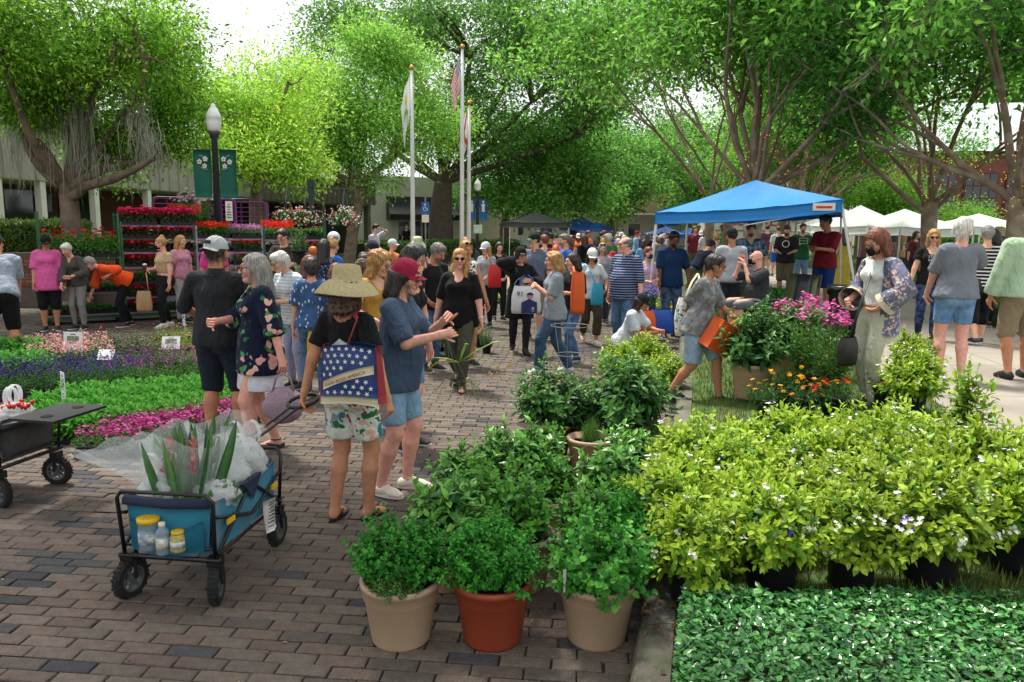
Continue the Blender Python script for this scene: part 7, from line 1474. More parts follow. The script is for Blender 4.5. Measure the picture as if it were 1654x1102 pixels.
    if hat:
        hk2, hc2 = hat[:2]; mt = cloth(hc2) if hk2 != 'straw' else mat('straw_'+hc2, hc2, .9, .2, 60, .6, 160)
        if hk2 in ('cap', 'capback'):
            mb = MB(); g_ = []
            for a in np.linspace(0, 6.283, 29): g_.append([(.092*math.cos(a)*math.cos(v)**.85, .016+.112*math.sin(a)*math.cos(v)**.85, .028+.110*math.sin(v)) for v in np.linspace(0, 1.57, 9)])
            mb.sheet(g_); hd = head_mesh('cap', mb, mt); sgn = -1
            mb = MB(); g_ = [[(.080*math.sin(a)*(1+.05*v), .016-.100*math.cos(a)-v*.075*math.cos(a*.85), .036-.010*v-.022*abs(math.sin(a))**2*v-.006*abs(math.sin(a))) for v in np.linspace(0, 1, 6)] for a in np.linspace(-1.12, 1.12, 13)]; mb.sheet(g_, .004); head_mesh('visor', mb, cloth(hat[2]) if len(hat) > 2 and hat[2] else mt)
            if hk2 == 'capback': mb = MB(); mb.box((0, -.092, .082), (.052, .012, .026)); head_mesh('cap_patch', mb, mat('patch_black', '#16181a', .7), False); mb = MB(); mb.sheet([[(.02*u, .121, .082+.005*math.sin(5*u)+.004*v) for v in (0, 1)] for u in np.linspace(-1, 1, 9)], .003); head_mesh('patch_mark', mb, M_shoeS)
            mb = MB(); mb.lathe([(.008, 0), (.009, .006), (.002, .01)], 8, (0, .016, .136)); head_mesh('cap_button', mb, mt)
        elif hk2 in ('sun', 'straw'):
            br = hat[2] if len(hat) > 2 else .09; mb = MB(); g_ = []; prof = [(.004, .150), (.05, .150), (.086, .140), (.097, .10), (.100, .05), (.112, .036), (.10+br*.55, .008), (.10+br, -.055), (.10+br+.003, -.062), (.10+br*.5, .0), (.10, .03)]
            for a in np.linspace(0, 6.283, 37): g_.append([(r*math.cos(a), .014+r*1.13*math.sin(a), z_+.012*math.sin(2*a+.6)*(r > .11)) for r, z_ in prof])
            mb.sheet(g_); head_mesh('sun_hat', mb, mt)
        elif hk2 == 'fire':
            mb = MB(); mb.lathe([(.004, .17), (.05, .16), (.085, .12), (.095, .06), (.15, .045), (.155, .04), (.09, .045)], 20, (0, .015, 0)); head_mesh('helmet', mb, mt)
    if glasses:
        dk = glasses == 'sun' or glasses == 'up'; zz, yy = (.018, -.112) if glasses != 'up' else (.105, -.085); fm = mat('spectacle_frame', '#1a1614', .4)
        for sg in (1, -1):
            ring = [(sg*.034+.024*math.cos(a), yy-.004*math.sin(a)**2+.012*abs(sg*.034+.024*math.cos(a))/.06, zz+.0175*math.sin(a)) for a in np.linspace(0, 6.283, 15)]; mb = MB(); mb.tube(ring, .0028, 5, False); mb.bar(ring[0] if sg > 0 else ring[7], (sg*.079, .01, zz+.008), .0022, 4); head_mesh('glasses_frame', mb, fm)
            if dk: mb = MB(); mb.add(ring[:-1], [tuple(range(14))]); head_mesh('lens', mb, mat('dark_lens', '#08090a', .08, .0))
        mb = MB(); mb.bar((-.011, yy, zz+.005), (.011, yy, zz+.005), .0026, 4); head_mesh('glasses_bridge', mb, fm)
    if mask:
        P = [pr_(Hd(0, -.022, .01), Hd(0, -.045, -.075), .068*s, .043*s), pr_(Hd(0, -.108, -.012), Hd(0, -.1, -.055), .034*s, .034*s)]; up = Rh @ np.array([0, 0, 1.]); fw = Rh @ np.array([0, -1., 0])
        garment('face_mask', P, cloth(mask), None, [(up, float(up @ Hd(0, 0, .004))), (-fw, -float(fw @ Hd(0, -.028, 0))), (-up, -float(up @ Hd(0, 0, -.098)))], .02, res*.7, 0)
    Mt = Matrix.Translation(q) @ Matrix.Rotation(R(yaw), 4, 'Z')
    return t, dict(M=Mt, wr=WR, el=EL, sh=sh, hc=hc, Rh=Rh, chest=chest, hip=hip, s=s, hd=HDIR, Rs=Rs, nb=nb, W=lambda v: np.array(Mt @ Vector([float(x) for x in v])), Hm=Hm)
# ----------------------------------------------------------------- who stands where
def at(px, d): return D(px, 400, d)
def pt(px, py, d): return ('w', D(px, py, d))
WALK = ((.08, -.24, 0), (-.08, .26, 0)); STEP = ((.09, -.12, 0), (-.09, .12, 0))
# --- bags
def tote(label, top, w_, h_, d_, mt, rz=0.0, straps=(), name='tote_bag', cat='bag', strapm=None, mt2=None, group='bags'):
    """soft bag hanging from its top centre"""
    t = thing(name, label, cat, top, rz, group); g_ = []
    for v in np.linspace(0, 1, 10):
        row = []
        for u in np.linspace(0, 6.283, 25):
            k = .74+.3*math.sin(math.pi*min(1, .1+v*.62))+.02*math.sin(11*v+3*u); x = w_/2*k*np.sign(math.cos(u))*abs(math.cos(u))**.45; y = d_/2*(.35+.85*math.sin(math.pi*min(.95, .12+v*.72)))*np.sign(math.sin(u))*abs(math.sin(u))**.7; row.append((x*(1+.015*math.sin(9*v+u*2)), y, -h_*v))
        g_.append(row)
    row = [(p[0]*.9, p[1]*.7, -h_) for p in g_[-1]]; g_.append(row); g_.append([(0, 0, -h_)]*25); mb = MB(); mb.sheet(g_); mb.build('body', mt, t, True)
    for pts in straps: mb = MB(); mb.tube([np.array(Matrix.Rotation(-rz, 3, 'Z') @ Vector([float(c) for c in (np.asarray(p)-np.asarray(top))])) for p in pts], .014, 6, True, .3); mb.build('strap', strapm or mt, t, True)
    return t
# --- woman in the straw hat
h1 = D(487, 650, 4.95)
w1, j1 = person(568, 838, 1.655, 158, 'woman in tan sun hat, black top and floral shorts pulling the teal wagon', hy=25, hp=6, feet=((.10, .05, 0), (-.10, -.06, 0)), hands=(('w', h1), pt(627, 650, 4.75)), curl=(1.3, 1.0), top=('#121214', .33, .03, 'scoop'), bot=('shorts', '#d9ddd2', .40), botm=cloth('#d9ddd0', 'floral', '#2f7f95', '#a83a48', 11.0), shoes=('#1d1c1e', 'flip'), hair=('curly', 'brown'), hat=('straw', '#b5a67c', .115), glasses='sun', skin='tan', loose=.012)
bt_ = D(563, 562, 4.62)
M_star = mat('flag_blue', '#20386e', .7, .12, 8, .2, 12); M_redc = mat('bag_red', '#8c1f2c', .7, .12, 8); M_cream = mat('cream_canvas', '#cbbf9f', .75, .1, 10)
bg1 = thing('flag_tote', 'blue tote bag with white stars and God Bless America band', 'bag', bt_, R(-12), 'bags')
def puff(u, v): return -.055*math.sin(math.pi*u)**.6*math.sin(math.pi*min(.97, .1+v*.8))
W2, H2 = .34, .36; SL = lambda u, v: (W2*(u-.5)*(1+.10*v), puff(u, v), -H2*v+.02*math.sin(3*u))
mb = MB(); mb.sheet([[SL(u, v) for v in np.linspace(0, .86, 9)] for u in np.linspace(0, 1, 13)], .006); mb.build('front', M_star, bg1, True)
mb = MB(); mb.sheet([[SL(u, v) for v in np.linspace(.86, 1, 4)] for u in np.linspace(0, 1, 13)], .007); mb.build('hem', M_cream, bg1, True)
mb = MB(); mb.sheet([[(W2*(u-.5)*(1+.1*v), .09-.3*puff(u, v), -H2*v+.02*math.sin(3*u)) for v in np.linspace(0, 1, 8)] for u in np.linspace(0, 1, 9)], -.006); mb.build('back', M_star, bg1, True)
for u0 in (0, 1):
    mb = MB(); sg = -1 if u0 == 0 else 1; mb.sheet([[(W2*(u0-.5)*(1+.1*v)+sg*.025*math.sin(math.pi*y)*(.4+v), .09*y, -H2*v*(.98)+.01) for v in np.linspace(0, 1, 7)] for y in np.linspace(0, 1, 5)], .005); mb.build('gusset', M_redc, bg1, True)
mbs = 0; stm = MB(); R_ = .017
for a in range(10): an = math.pi*a/5+math.pi/2; r_ = R_ if a % 2 == 0 else R_*.42; stm.v.append((r_*math.cos(an), 0, r_*math.sin(an)))
stm.f.append(tuple(range(9, -1, -1))); STAR = stm.mesh('star'); STAR.materials.append(M_white)
for i in range(7):
    for j in range(8):
        u, v = .08+i*.14+(.07 if j % 2 else 0), .06+j*.105
        if u > .96 or abs((v-.52)+(u-.5)*.34) < .13: continue
        p = SL(u, v); nx = -(puff(u+.01, v)-puff(u-.01, v))/(.02*W2); link('star', STAR, None, bg1, (p[0], p[1]-.009, p[2]), (0, .4*(i % 3), math.atan(-nx)))
bnd = [[(lambda u, v: (SL(u, v)[0], puff(u, v)-.009, SL(u, v)[2]))(u, .52-(u-.5)*.34+o) for o in np.linspace(-.075, .075, 4)] for u in np.linspace(.06, .98, 12)]; mb = MB(); mb.sheet(bnd, .001); mb.build('band', M_cream, bg1, True)
ang = math.atan2(.34*H2, W2); text('lettering', 'GOD BLESS AMERICA', .029, M_redc, bg1, frame((.008, -.078, -H2*.49), (math.cos(ang), 0, math.sin(ang)), (-math.sin(ang), 0, math.cos(ang)), (0, -1, 0)), .001)
sR = j1['W'](j1['sh'][1]); b0 = np.array(bt_)
mb = MB(); R3 = Matrix.Rotation(R(12), 3, 'Z'); mb.tube([np.array(R3 @ Vector((p-b0).tolist())) for p in (b0+[-.02, .02, -.01], D(577, 515, 4.66), sR+[-.06, -.06, .06], sR+[-.04, .08, .03])], .022, 6, True, .2); mb.build('strap', M_redc, bg1, True)
mb = MB(); mb.sheet([[(-.13+.13*u, .03+.03*math.sin(7*u), .0+.05*math.sin(math.pi*u)*v) for v in np.linspace(0, 1, 4)] for u in np.linspace(0, 1, 9)]); mb.build('plastic_top', M_bag, bg1, True)
# --- woman with maroon cap and the orchid
w2, j2 = person(640, 794, 1.70, 78, 'woman in maroon cap and navy tee pointing over a bare root orchid', build=1.2, hy=-8, hp=14, lean=6, feet=((.10, -.05, 0), (-.10, .08, 0)), hands=(pt(718, 517, 5.55), pt(712, 541, 5.22)), elb=((.5, .3, -1), (-.5, .4, -1)), curl=('point', 1.35), top=('#3c4c66', .50, -.13, 'crew'), topm=cloth('#3a4a62', 'denim', '#44546c', None, 60.0), bot=('jeans', '#7796b4', .44), botm=cloth('#6f92b4', 'denim', '#93b0c8', None, 9.0), shoes=('#e0d8c8', 'clog'), hair=('long', 'dark', .15), hat=('cap', '#8c1c38'), glasses='clear', skin='pink', loose=.022, bust=1.15, belly=.01)
fm_ = j2['Hm'] @ frame((.0, -.096, .085), (1, 0, 0), (0, .45, .89), (0, -.89, .45)); mb = MB(); mb.tube([tuple(fm_ @ Vector((.036*u, .006*math.sin(16*u)+.012*u, .002))) for u in np.linspace(-1, 1, 33)], .0026, 5); mb.tube([tuple(fm_ @ Vector((.042*math.cos(a), .017*math.sin(a)+.012*math.cos(a), -.002))) for a in np.linspace(0, 6.283, 25)], .002, 4, False); mb.build('cap_emblem', mat('cap_print', '#d8b890', .6), w2, True)
text('lettering', 'NG', .06, mat('tee_print', '#c9ccd2', .7), w2, frame(j2['chest']+np.array([.0, .145, -.08])*j2['s'], (-1, 0, 0), (0, 0, 1), (0, 1, 0)), .003)
# orchid hanging from a wire
oc = D(742, 592, 5.35); hk = D(722, 541, 5.2)
orc = thing('orchid', 'orchid with long strap leaves hanging in a wire basket below the fist', 'orchid', oc)
lz = np.array(oc)
for k, (tx, ty, w_, c) in enumerate(((822, 552, .022, '#7fa83c'), (684, 588, .024, '#7a9a3a'), (688, 600, .024, '#c8a828'), (757, 556, .016, '#8fb84a'), (800, 590, .014, '#8aa83c'))):
    mb = MB(); rs = np.random.RandomState(k); tip = D(tx, ty, 5.3)-lz; pts = [np.zeros(3)+np.array([0, 0, .03]), tip*.35+[0, 0, .05], tip*.7+[0, 0, .05], tip]; mb.tube(pts, [w_*.6, w_, w_*.9, .003], 8, True, .22); mb.build('leaf', mat('strap_leaf'+c, c, .35, .12, 8), orc, True)
V, F, c = blooms(rs, np.array([D(790+i*5, 600-i*2, 5.3)-lz for i in range(9)])+rs.normal(size=(9, 3))*.012, rs.normal(size=(9, 3)), 5, .014, ['#c8a060', '#b88a50'], None, 2, .01); link('flowers', fast('flowers', V, F, c), M_pet, orc)
bk = D(740, 618, 5.35)-lz; mb = MB()
for k in range(6): mb.tube([bk+np.array([.055*math.cos(a), .055*math.sin(a), -.03+k*.012]) for a in np.linspace(0, 6.283, 9)], .004, 4, False)
mb.build('basket', mat('dark_slat', '#2f3324', .8), orc)
for k in range(15):
    mb = MB(); a = rs.uniform(0, 6.28); l_ = rs.uniform(.05, .2); mb.tube([bk+np.array([.03*math.cos(a), .03*math.sin(a), 0]), bk+np.array([l_*.6*math.cos(a), l_*.6*math.sin(a), .02]), bk+np.array([l_*math.cos(a), l_*math.sin(a), -.03-.1*rs.rand()])], [.005, .004, .002], 5); mb.build('root', mat('aerial_root', '#8a8c6a', .8), orc, True)
for k in range(4): mb = MB(); a = k*1.57; mb.bar(hk-lz+np.array([0, 0, -.03]), bk+np.array([.05*math.cos(a), .05*math.sin(a), .03]), .0018, 4); mb.build('wire', M_grey, orc)
# --- couple: dark polo man, floral woman
person(362, 714, 1.80, 172, 'man seen from behind in charcoal polo, navy shorts and pale grey cap', fem=False, build=1.22, hy=-8, hp=4, feet=((.11, .03, 0), (-.13, -.03, 0)), hands=((.27, -.24, 1.02), (-.22, -.30, 1.08)), elb=((1, .6, -.6), (-1, .6, -.6)), top=('#26292c', .52, -.09, 'polo'), bot=('shorts', '#1c2633', .56), shoes='#141416', hair=('short', 'dark'), hat=('capback', '#a9aeae'), skin='tan', loose=.013, belly=.02)
w4, j4 = person(425, 730, 1.69, -62, 'woman with long grey hair in navy floral tunic and white skirt', build=1.22, hy=-5, hp=6, feet=((.10, -.10, 0), (-.09, .13, 0)), hands=((.33, .12, .86), (-.08, -.34, 1.16)), elb=((.8, .6, -.4), (-.9, .2, -.8)), curl=(.7, 1.1), top=('#10182e', .62, -.20, 'scoop'), topm=cloth('#0f1830', 'floral', '#d89a98', '#4f8a5a', 9.0), bot=('skirt', '#cfd0d4', .34), botm=cloth('#cdced4'), shoes=('#2e3038', 'wedge'), hair=('long', 'grey', .24), glasses='clear', skin='pink', loose=.034)
hw = j4['W'](j4['wr'][0]); lb = thing('handbag', 'woven lilac handbag hanging from the floral tunic woman hand', 'bag', D(458, 655, 6.2), .2, 'bags'); mb = MB(); mb.sheet(blob(21, .155, .10, 3, (1.05, .6, 1))); mb.build('body', mat('lilac_weave', '#a08898', .8, .2, 60, .8, 90), lb, True)
mb = MB(); mb.tube([np.array([-.09, 0, .1]), np.array([-.05, 0, .24]), np.array([.0, 0, .27]), np.array([.06, 0, .23]), np.array([.09, 0, .1])], .01, 6); mb.build('strap', mat('lilac_weave'), lb, True)
# --- group behind them
person(0, 0, 1.63, -35, 'white haired woman in white striped shirt with red sash', loc=at(474, 9.2), build=1.02, lean=14, hp=26, hy=-18, hands=((.12, -.33, 1.12), (-.1, -.36, 1.1)), top=('#c9cdd2', .45, -.10, 'polo'), topm=cloth('#ccd0d4', 'stripes', '#aab4c0', None, 26.0), bot=('pants', '#9a98b4', 1.0), hair=('full', 'white'), glasses='clear', belt='#b01c2c', loose=.026)
person(0, 0, 1.56, 178, 'person with short brown hair in blue bird print blouse seen from behind', loc=at(503, 8.6), build=1.08, hy=20, hands=((.28, -.06, .80), (-.2, -.25, 1.0)), top=('#3d5f8c', .42, -.04, 'crew'), topm=cloth('#3c5d8a', 'birds', '#c9d6e4', None, 17.0), bot=('jeans', '#2f5078', 1.0), shoes='#d8d8d8', hair=('full', 'dark'), loose=.03)
tote('bright yellow bag hanging behind the blue bird print blouse', D(512, 535, 8.5), .22, .3, .08, mat('yellow_bag', '#c9a216', .6, .1), .2)
person(0, 0, 1.48, 165, 'girl with long auburn hair in navy patterned top', loc=at(542, 9.0), hy=30, top=('#1f2c4a', .3, -.06, 'crew'), topm=cloth('#22304e', 'dots', '#c8ccd8', None, 22.0), bot=('jeans', '#3a5678', 1.0), hair=('long', 'auburn', .36))
person(0, 0, 1.70, 170, 'woman with long black hair in navy dotted blouse by the last trolley', loc=at(522, 12), hp=18, top=('#232f4c', .35, -.08, 'crew'), topm=cloth('#222e4c', 'dots', '#9aa6c0', None, 30.0), bot=('pants', '#20242c', 1.0), hair=('long', 'black', .26), skin='tan', build=1.1)
person(0, 0, 1.66, 150, 'woman with blonde bun in bright blue tee under the balloon', loc=at(537, 13.6), top=('#2468c0', .42, -.08, 'crew'), bot=('shorts', '#3a4a60', .5), hair=('bun', 'honey'))
person(0, 0, 1.52, 120, 'girl with straight reddish hair beside the grey shirted shopper', loc=at(498, 10.2), top=('#8a2430', .35, -.05, 'crew'), bot=('jeans', '#3a5678', 1.0), hair=('long', 'auburn', .28))
person(0, 0, 1.55, -150, 'person with cropped ginger hair in navy top behind the black haired woman', loc=at(506, 13.2), fem=False, top=('#26365c', .4, -.05, 'crew'), bot=('shorts', '#2c2c30', .5), hair=('short', 'ginger'))
mp, jp = person(0, 0, 1.84, -12, 'man in charcoal tee and glasses carrying a potted plant', loc=at(459, 14.0), fem=False, hp=22, hands=((.12, -.34, 1.12), (-.14, -.34, 1.12)), curl=(.5, .5), top=('#35332f', .45, -.08, 'crew'), bot=('jeans', '#2f3f58', 1.0), hair=('short', 'dark'), glasses='clear')
potted('potted_plant', 'leafy plant with dark red bloom carried by the man in charcoal tee', 'potted plant', D(483, 424, 13.5), 'small', fol['rosemary'], None, 0, 1.7)
# --- at the trolleys
person(0, 0, 1.69, 35, 'woman with black bob in bright pink tee before the lilac trolley', loc=at(345, 14.6), build=1.12, hy=10, top=('#d8388c', .45, -.10, 'crew'), bot=('pants', '#22242a', 1.0), hair=('bob', 'black'), glasses='clear', skin='tan')
m14, j14 = person(270, 528, 1.67, -38, 'woman in beige crop top, black mask and black trousers holding a drink', build=1.22, hy=-15, hp=12, hands=((.25, -.04, .82), (-.02, -.28, 1.12)), top=('#b59c78', .25, .12, 'scoop'), bot=('pants', '#16161a', 1.0), hair=('bun', 'honey'), mask='#101012', shoes='#c8c8c8', skin='pink', feet=STEP)
cup = thing('drink_cup', 'iced drink cup in the hand of the masked woman', 'cup', j14['W'](j14['wr'][1]+np.array([0, -.08, .0])*j14['s']), 0); lathe_obj('cup', [(.03, -.06), (.04, .08), (.042, .085)], mat('iced_coffee', '#5a3a2a', .3, .3, 20), cup, 14); lathe_obj('lid', [(.043, .085), (.03, .11), (.01, .115)], M_white, cup, 14)
person(0, 0, 1.68, 60, 'long haired blonde woman with pink backpack straps behind the masked woman', loc=at(291, 15.2), hy=10, top=('#c88aa0', .4, -.06, 'crew'), bot=('pants', '#b8b4b0', 1.0), hair=('long', 'honey', .25))
m16, j16 = person(207, 527, 1.66, -50, 'grey haired woman in orange shirt bending over the flowers', lean=62, hp=48, hipz=.90, feet=((.10, -.06, 0), (-.10, .08, 0)), hands=((.22, -.36, 1.0), (-.12, -.68, .42)), elb=((.9, .8, .3), (-.3, .3, -1)), top=('#e2501e', .72, -.06, 'polo'), bot=('pants', '#141418', 1.0), hair=('short', 'grey'), skin='pink', loose=.035, build=1.08)
tote('brown paper bag hanging beside the orange shirt', D(232, 470, 14.2), .26, .38, .1, mat('kraft_paper', '#a5835c', .8, .15, 12), .3, [[D(226, 455, 14.3), D(236, 440, 14.2), D(240, 470, 14.2)]])
m17, j17 = person(130, 532, 1.58, -8, 'short grey haired woman in charcoal sweater with cream shoulder bag', lean=16, hp=34, hands=((.16, -.32, 1.08), (-.05, -.40, .80)), top=('#4a4744', .92, -.06, 'v'), bot=('pants', '#83807c', 1.0), hair=('short', 'white'), skin='light', loose=.022)
tote('cream leather shoulder bag on the charcoal sweater', D(116, 462, 14.1), .36, .28, .12, mat('cream_leather', '#a8a294', .5, .15), -.1, [[D(106, 465, 14.1), D(112, 440, 14.2), D(104, 425, 14.3)]])
person(84, 534, 1.68, 25, 'woman in pink tee and black cap beside the first green trolley', build=1.2, hp=22, hy=10, hands=((.26, -.05, .85), (-.22, -.12, .84)), top=('#cf5a96', .5, -.20, 'crew'), bot=('shorts', '#121214', .62), hair=('pony', 'black'), hat=('cap', '#141416'), skin='tan', loose=.03)
person(8, 588, 1.80, -150, 'man in light grey tee and black shorts stooping at the flower beds', fem=False, build=1.22, lean=28, hp=30, hands=((.30, -.34, .75), (-.2, -.45, .72)), feet=((.14, .02, 0), (-.14, -.02, 0)), top=('#8d97a6', .45, -.08, 'crew'), bot=('shorts', '#121316', .55), shoes='#2a2a2c', hair=('buzz', 'dark'), hat=('cap', '#1c1c1e'), skin='tan', loose=.02)
# --- behind the maroon cap
person(0, 0, 1.69, 40, 'woman with curly blonde hair in mustard top behind the straw hat', loc=at(607, 7.5), hp=22, hy=25, build=1.1, hands=((.2, -.26, 1.06), (-.18, -.3, 1.08)), top=('#b08a3c', .12, -.06, 'scoop'), bot=('jeans', '#6f92b4', .45), hair=('curly', 'honey'), glasses='clear')
person(0, 0, 1.77, 62, 'woman with thick long black hair and bare arms behind the maroon cap', loc=at(650, 6.7), hp=18, build=1.15, lean=8, hands=((.27, -.08, .84), (-.26, -.1, .84)), top=('#1c1c20', 0, -.06, 'scoop'), bot=('jeans', '#6f92b4', .45), hair=('long', 'black', .20), skin='pink')
person(0, 0, 1.57, 120, 'brunette with sunglasses pushed up behind the straw hat brim', loc=at(577, 8.4), hp=30, top=('#2a2a30', .35, -.06, 'crew'), bot=('jeans', '#3a5678', 1.0), hair=('short', 'brown'), glasses='up')
person(0, 0, 1.70, 55, 'woman in dark navy cap looking down in mid crowd', loc=at(597, 11.6), hp=28, top=('#c0b8b0', .4, -.06, 'crew'), bot=('jeans', '#3a5678', 1.0), hair=('pony', 'brown'), hat=('cap', '#1c2230'))
person(0, 0, 1.58, 25, 'woman with pinned dark hair and sunglasses behind the curly blonde', loc=at(586, 10.0), hp=20, top=('#b8a89c', .3, -.06, 'scoop'), bot=('pants', '#33363c', 1.0), hair=('short', 'dark'), glasses='sun')
person(0, 0, 1.70, 70, 'man in pale tee pressing a hand to his forehead on the lawn', z=.26, loc=at(606, 21), fem=False, hp=15, hands=((.08, -.16, 1.62), (-.25, -.05, .85)), elb=((.8, -.5, .2), (-.6, .8, -.2)), top=('#b4b2ba', .42, -.1, 'crew'), bot=('shorts', '#3a3c42', .55), hair=('short', 'dark'), mask='#9ac0d8')
person(0, 0, 1.62, 85, 'person in white cap reaching out before the bronze hedge', loc=at(633, 17), hands=((.1, -.5, 1.2), (-.25, -.05, .85)), top=('#c87848', .4, -.06, 'crew'), bot=('pants', '#4a4a50', 1.0), hair=('short', 'white'), hat=('cap', '#cfcfc8'))
person(0, 0, 1.69, 10, 'woman in pale green sun hat and turquoise top by the flagpole', loc=at(674, 15), hands=((.2, -.25, 1.05), (-.2, -.25, 1.05)), top=('#1f8fb0', .05, -.06, 'scoop'), bot=('pants', '#d0d0cc', 1.0), hair=('bob', 'honey'), hat=('sun', '#b8bc9a', .07))
person(0, 0, 1.50, 150, 'brunette with hair clip in blue splash print top', loc=at(664, 13), hy=20, build=1.1, top=('#2a9ab8', .12, -.06, 'scoop'), topm=cloth('#2b96b6', 'camo', '#bfe0e4', '#1f5f90', 16.0), bot=('pants', '#3a3c44', 1.0), hair=('short', 'auburn'))
person(0, 0, 1.72, 48, 'man with grey hair and moustache in black tee looking down', loc=at(693, 10.4), fem=False, build=1.15, lean=10, hp=30, hy=8, hands=((.18, -.22, .98), (-.2, -.2, .98)), top=('#17181a', .45, -.08, 'crew'), bot=('jeans', '#22344e', 1.0), hair=('short', 'salt'), beard='#6a6058', skin='tan')
w28, j28 = person(742, 626, 1.69, -8, 'blonde woman in sunglasses, black tee and olive trousers walking this way', build=1.28, hy=12, hp=4, feet=((.07, -.20, 0), (-.07, .24, .05)), hands=((.30, -.10, .82), (-.31, .02, .82)), top=('#101012', .48, -.14, 'scoop'), bot=('pants', '#45483a', .95), shoes=('#5a2a22', 'sandal'), hair=('side', 'honey'), glasses='sun', skin='pink', loose=.014, bust=1.2)
mb = MB(); wv_ = j28['wr'][0]; d_ = j28['hd'][0][0]; mb.tube([wv_-d_*.035+unit(np.cross(d_, (1, 0, 0)))*.03*math.cos(a)+unit(np.cross(d_, np.cross(d_, (1, 0, 0))))*.03*math.sin(a) for a in np.linspace(0, 6.283, 13)], .009, 5, False); mb.build('watch', M_white, w28, True)
person(0, 0, 1.72, 28, 'tanned blonde woman in black and white dotted sleeveless top', loc=at(752, 10.8), build=1.1, hands=((.30, -.1, .85), (-.3, -.08, .85)), top=('#e0e0e0', 0, -.06, 'scoop'), topm=cloth('#dcdcdc', 'camo', '#1c1c22', None, 40.0), bot=('shorts', '#2c2c34', .4), hair=('bun', 'honey'), glasses='up', skin='tan')
person(785, 527, 1.62, -30, 'woman in grey tee and white cap carrying a red bag', hy=-12, hp=12, hands=((.12, -.28, 1.0), (-.1, -.32, 1.02)), top=('#8f9596', .42, -.08, 'crew'), bot=('pants', '#161618', 1.0), hair=('long', 'honey', .22), hat=('cap', '#ccd0d4'), glasses='sun')
tote('bright red drawstring bag on the shoulder of the grey tee woman', D(799, 428, 14.3), .24, .42, .14, mat('red_nylon', '#c01c24', .5, .12), .2, [[D(795, 430, 14.3), D(787, 412, 14.4), D(786, 418, 14.5)]])
person(0, 0, 1.61, 15, 'woman with short dark hair in black sweater beside the red bag', loc=at(806, 16.2), hp=15, hands=((.1, -.28, 1.0), (-.1, -.3, 1.0)), top=('#141416', .95, -.1, 'crew'), bot=('pants', '#1c1c20', 1.0), hair=('bob', 'dark'))
w32, j32 = person(838, 570, 1.65, 8, 'woman on the phone in long black sweater with silver lightning bolt', hp=12, hy=10, feet=((.08, -.16, 0), (-.08, .18, .04)), hands=((.16, -.24, 1.18), (-.09, -.10, 1.50)), elb=((.8, .4, -.8), (-1, -.2, -.3)), curl=(.6, 1.0), top=('#141418', .97, -.34, 'crew'), bot=('pants', '#22242c', 1.0), shoes=('#151517', 'boot'), hair=('long', 'honey', .16), hat=('cap', '#161618'), loose=.035)
ph = thing('smartphone', 'black phone held to the ear by the woman in lightning sweater', 'phone', j32['W'](j32['wr'][1]+np.array([.02, -.03, .09])*j32['s']), .4); mb = MB(); mb.box((0, 0, 0), (.07, .012, .14)); mb.build('phone', mat('phone_black', '#1d232c', .2), ph)
def bolt(par, M_, s_, mt): mb = MB(); P = [(-.25, .5), (.2, .5), (.02, .12), (.26, .12), (-.2, -.55), (-.02, -.05), (-.26, -.05)]; mb.add([tuple(M_ @ Vector((x*s_, z_*s_, 0))) for x, z_ in P], [(0, 1, 2), (2, 3, 4), (0, 2, 5, 6), (2, 4, 5)]); mb.tube([tuple(M_ @ Vector((.55*s_*math.cos(a), .55*s_*math.sin(a), 0))) for a in np.linspace(0.5, 5.6, 20)], .012*s_*2, 4); return mb.build('lightning_emblem', mt, par)
M_silver = mat('silver_print', '#8d9298', .45)
bolt(w32, frame(j32['hip']+np.array([.03, -.215, .18]), (1, 0, 0), (0, 0, 1), (0, -1, 0)), .26, M_silver)
tb = tote('white tote bag with number 91 and a player in blue', D(850, 462, 11.7), .44, .42, .14, mat('white_vinyl', '#d4d6d8', .5, .06), .1, [[D(838, 464, 11.7), D(842, 448, 11.75), D(848, 444, 11.8)], [D(862, 464, 11.7), D(860, 450, 11.75), D(852, 444, 11.8)]], strapm=mat('blue_strap', '#1f4a9a', .6))
M_nv = mat('navy_print', '#182c66', .6); text('number', '91', .11, M_nv, tb, frame((-.10, -.085, -.12), (1, 0, 0), (0, 0, 1), (0, -1, 0)), .004)
mb = MB(); mb.sheet([[(-.08+.24*u, -.088, -.41+.22*v*(1-.5*abs(u-.5))) for v in np.linspace(0, 1, 4)] for u in np.linspace(0, 1, 7)], .003); mb.build('player_jersey', M_nv, tb); mb = MB(); mb.lathe([(.045, 0), (.045, .006), (.03, .012)], 14, M=frame((.05, -.083, -.15), (1, 0, 0), (0, 0, 1), (0, -1, 0))); mb.build('player_face', mat('print_skin', '#c89880', .6), tb)
mb = MB(); mb.sheet([[(.0+.1*u, -.1, -.135+.045*v*math.sin(math.pi*(.15+.7*u))) for v in np.linspace(0, 1, 4)] for u in np.linspace(0, 1, 8)], .003); mb.build('player_cap', M_nv, tb)
bolt(tb, frame((.10, -.097, -.35), (1, 0, 0), (0, 0, 1), (0, -1, 0)), .06, M_white)
person(862, 547, 1.82, -18, 'tall man in slate polo and green and black cap', fem=False, build=1.15, hy=-35, hp=8, hands=((.28, -.05, .84), (-.2, -.28, 1.05)), top=('#5a6274', .48, -.08, 'polo'), bot=('shorts', '#8a8070', .55), shoes='#2a2a2c', hair=('short', 'dark'), hat=('cap', '#16201c', '#1f6a48'))
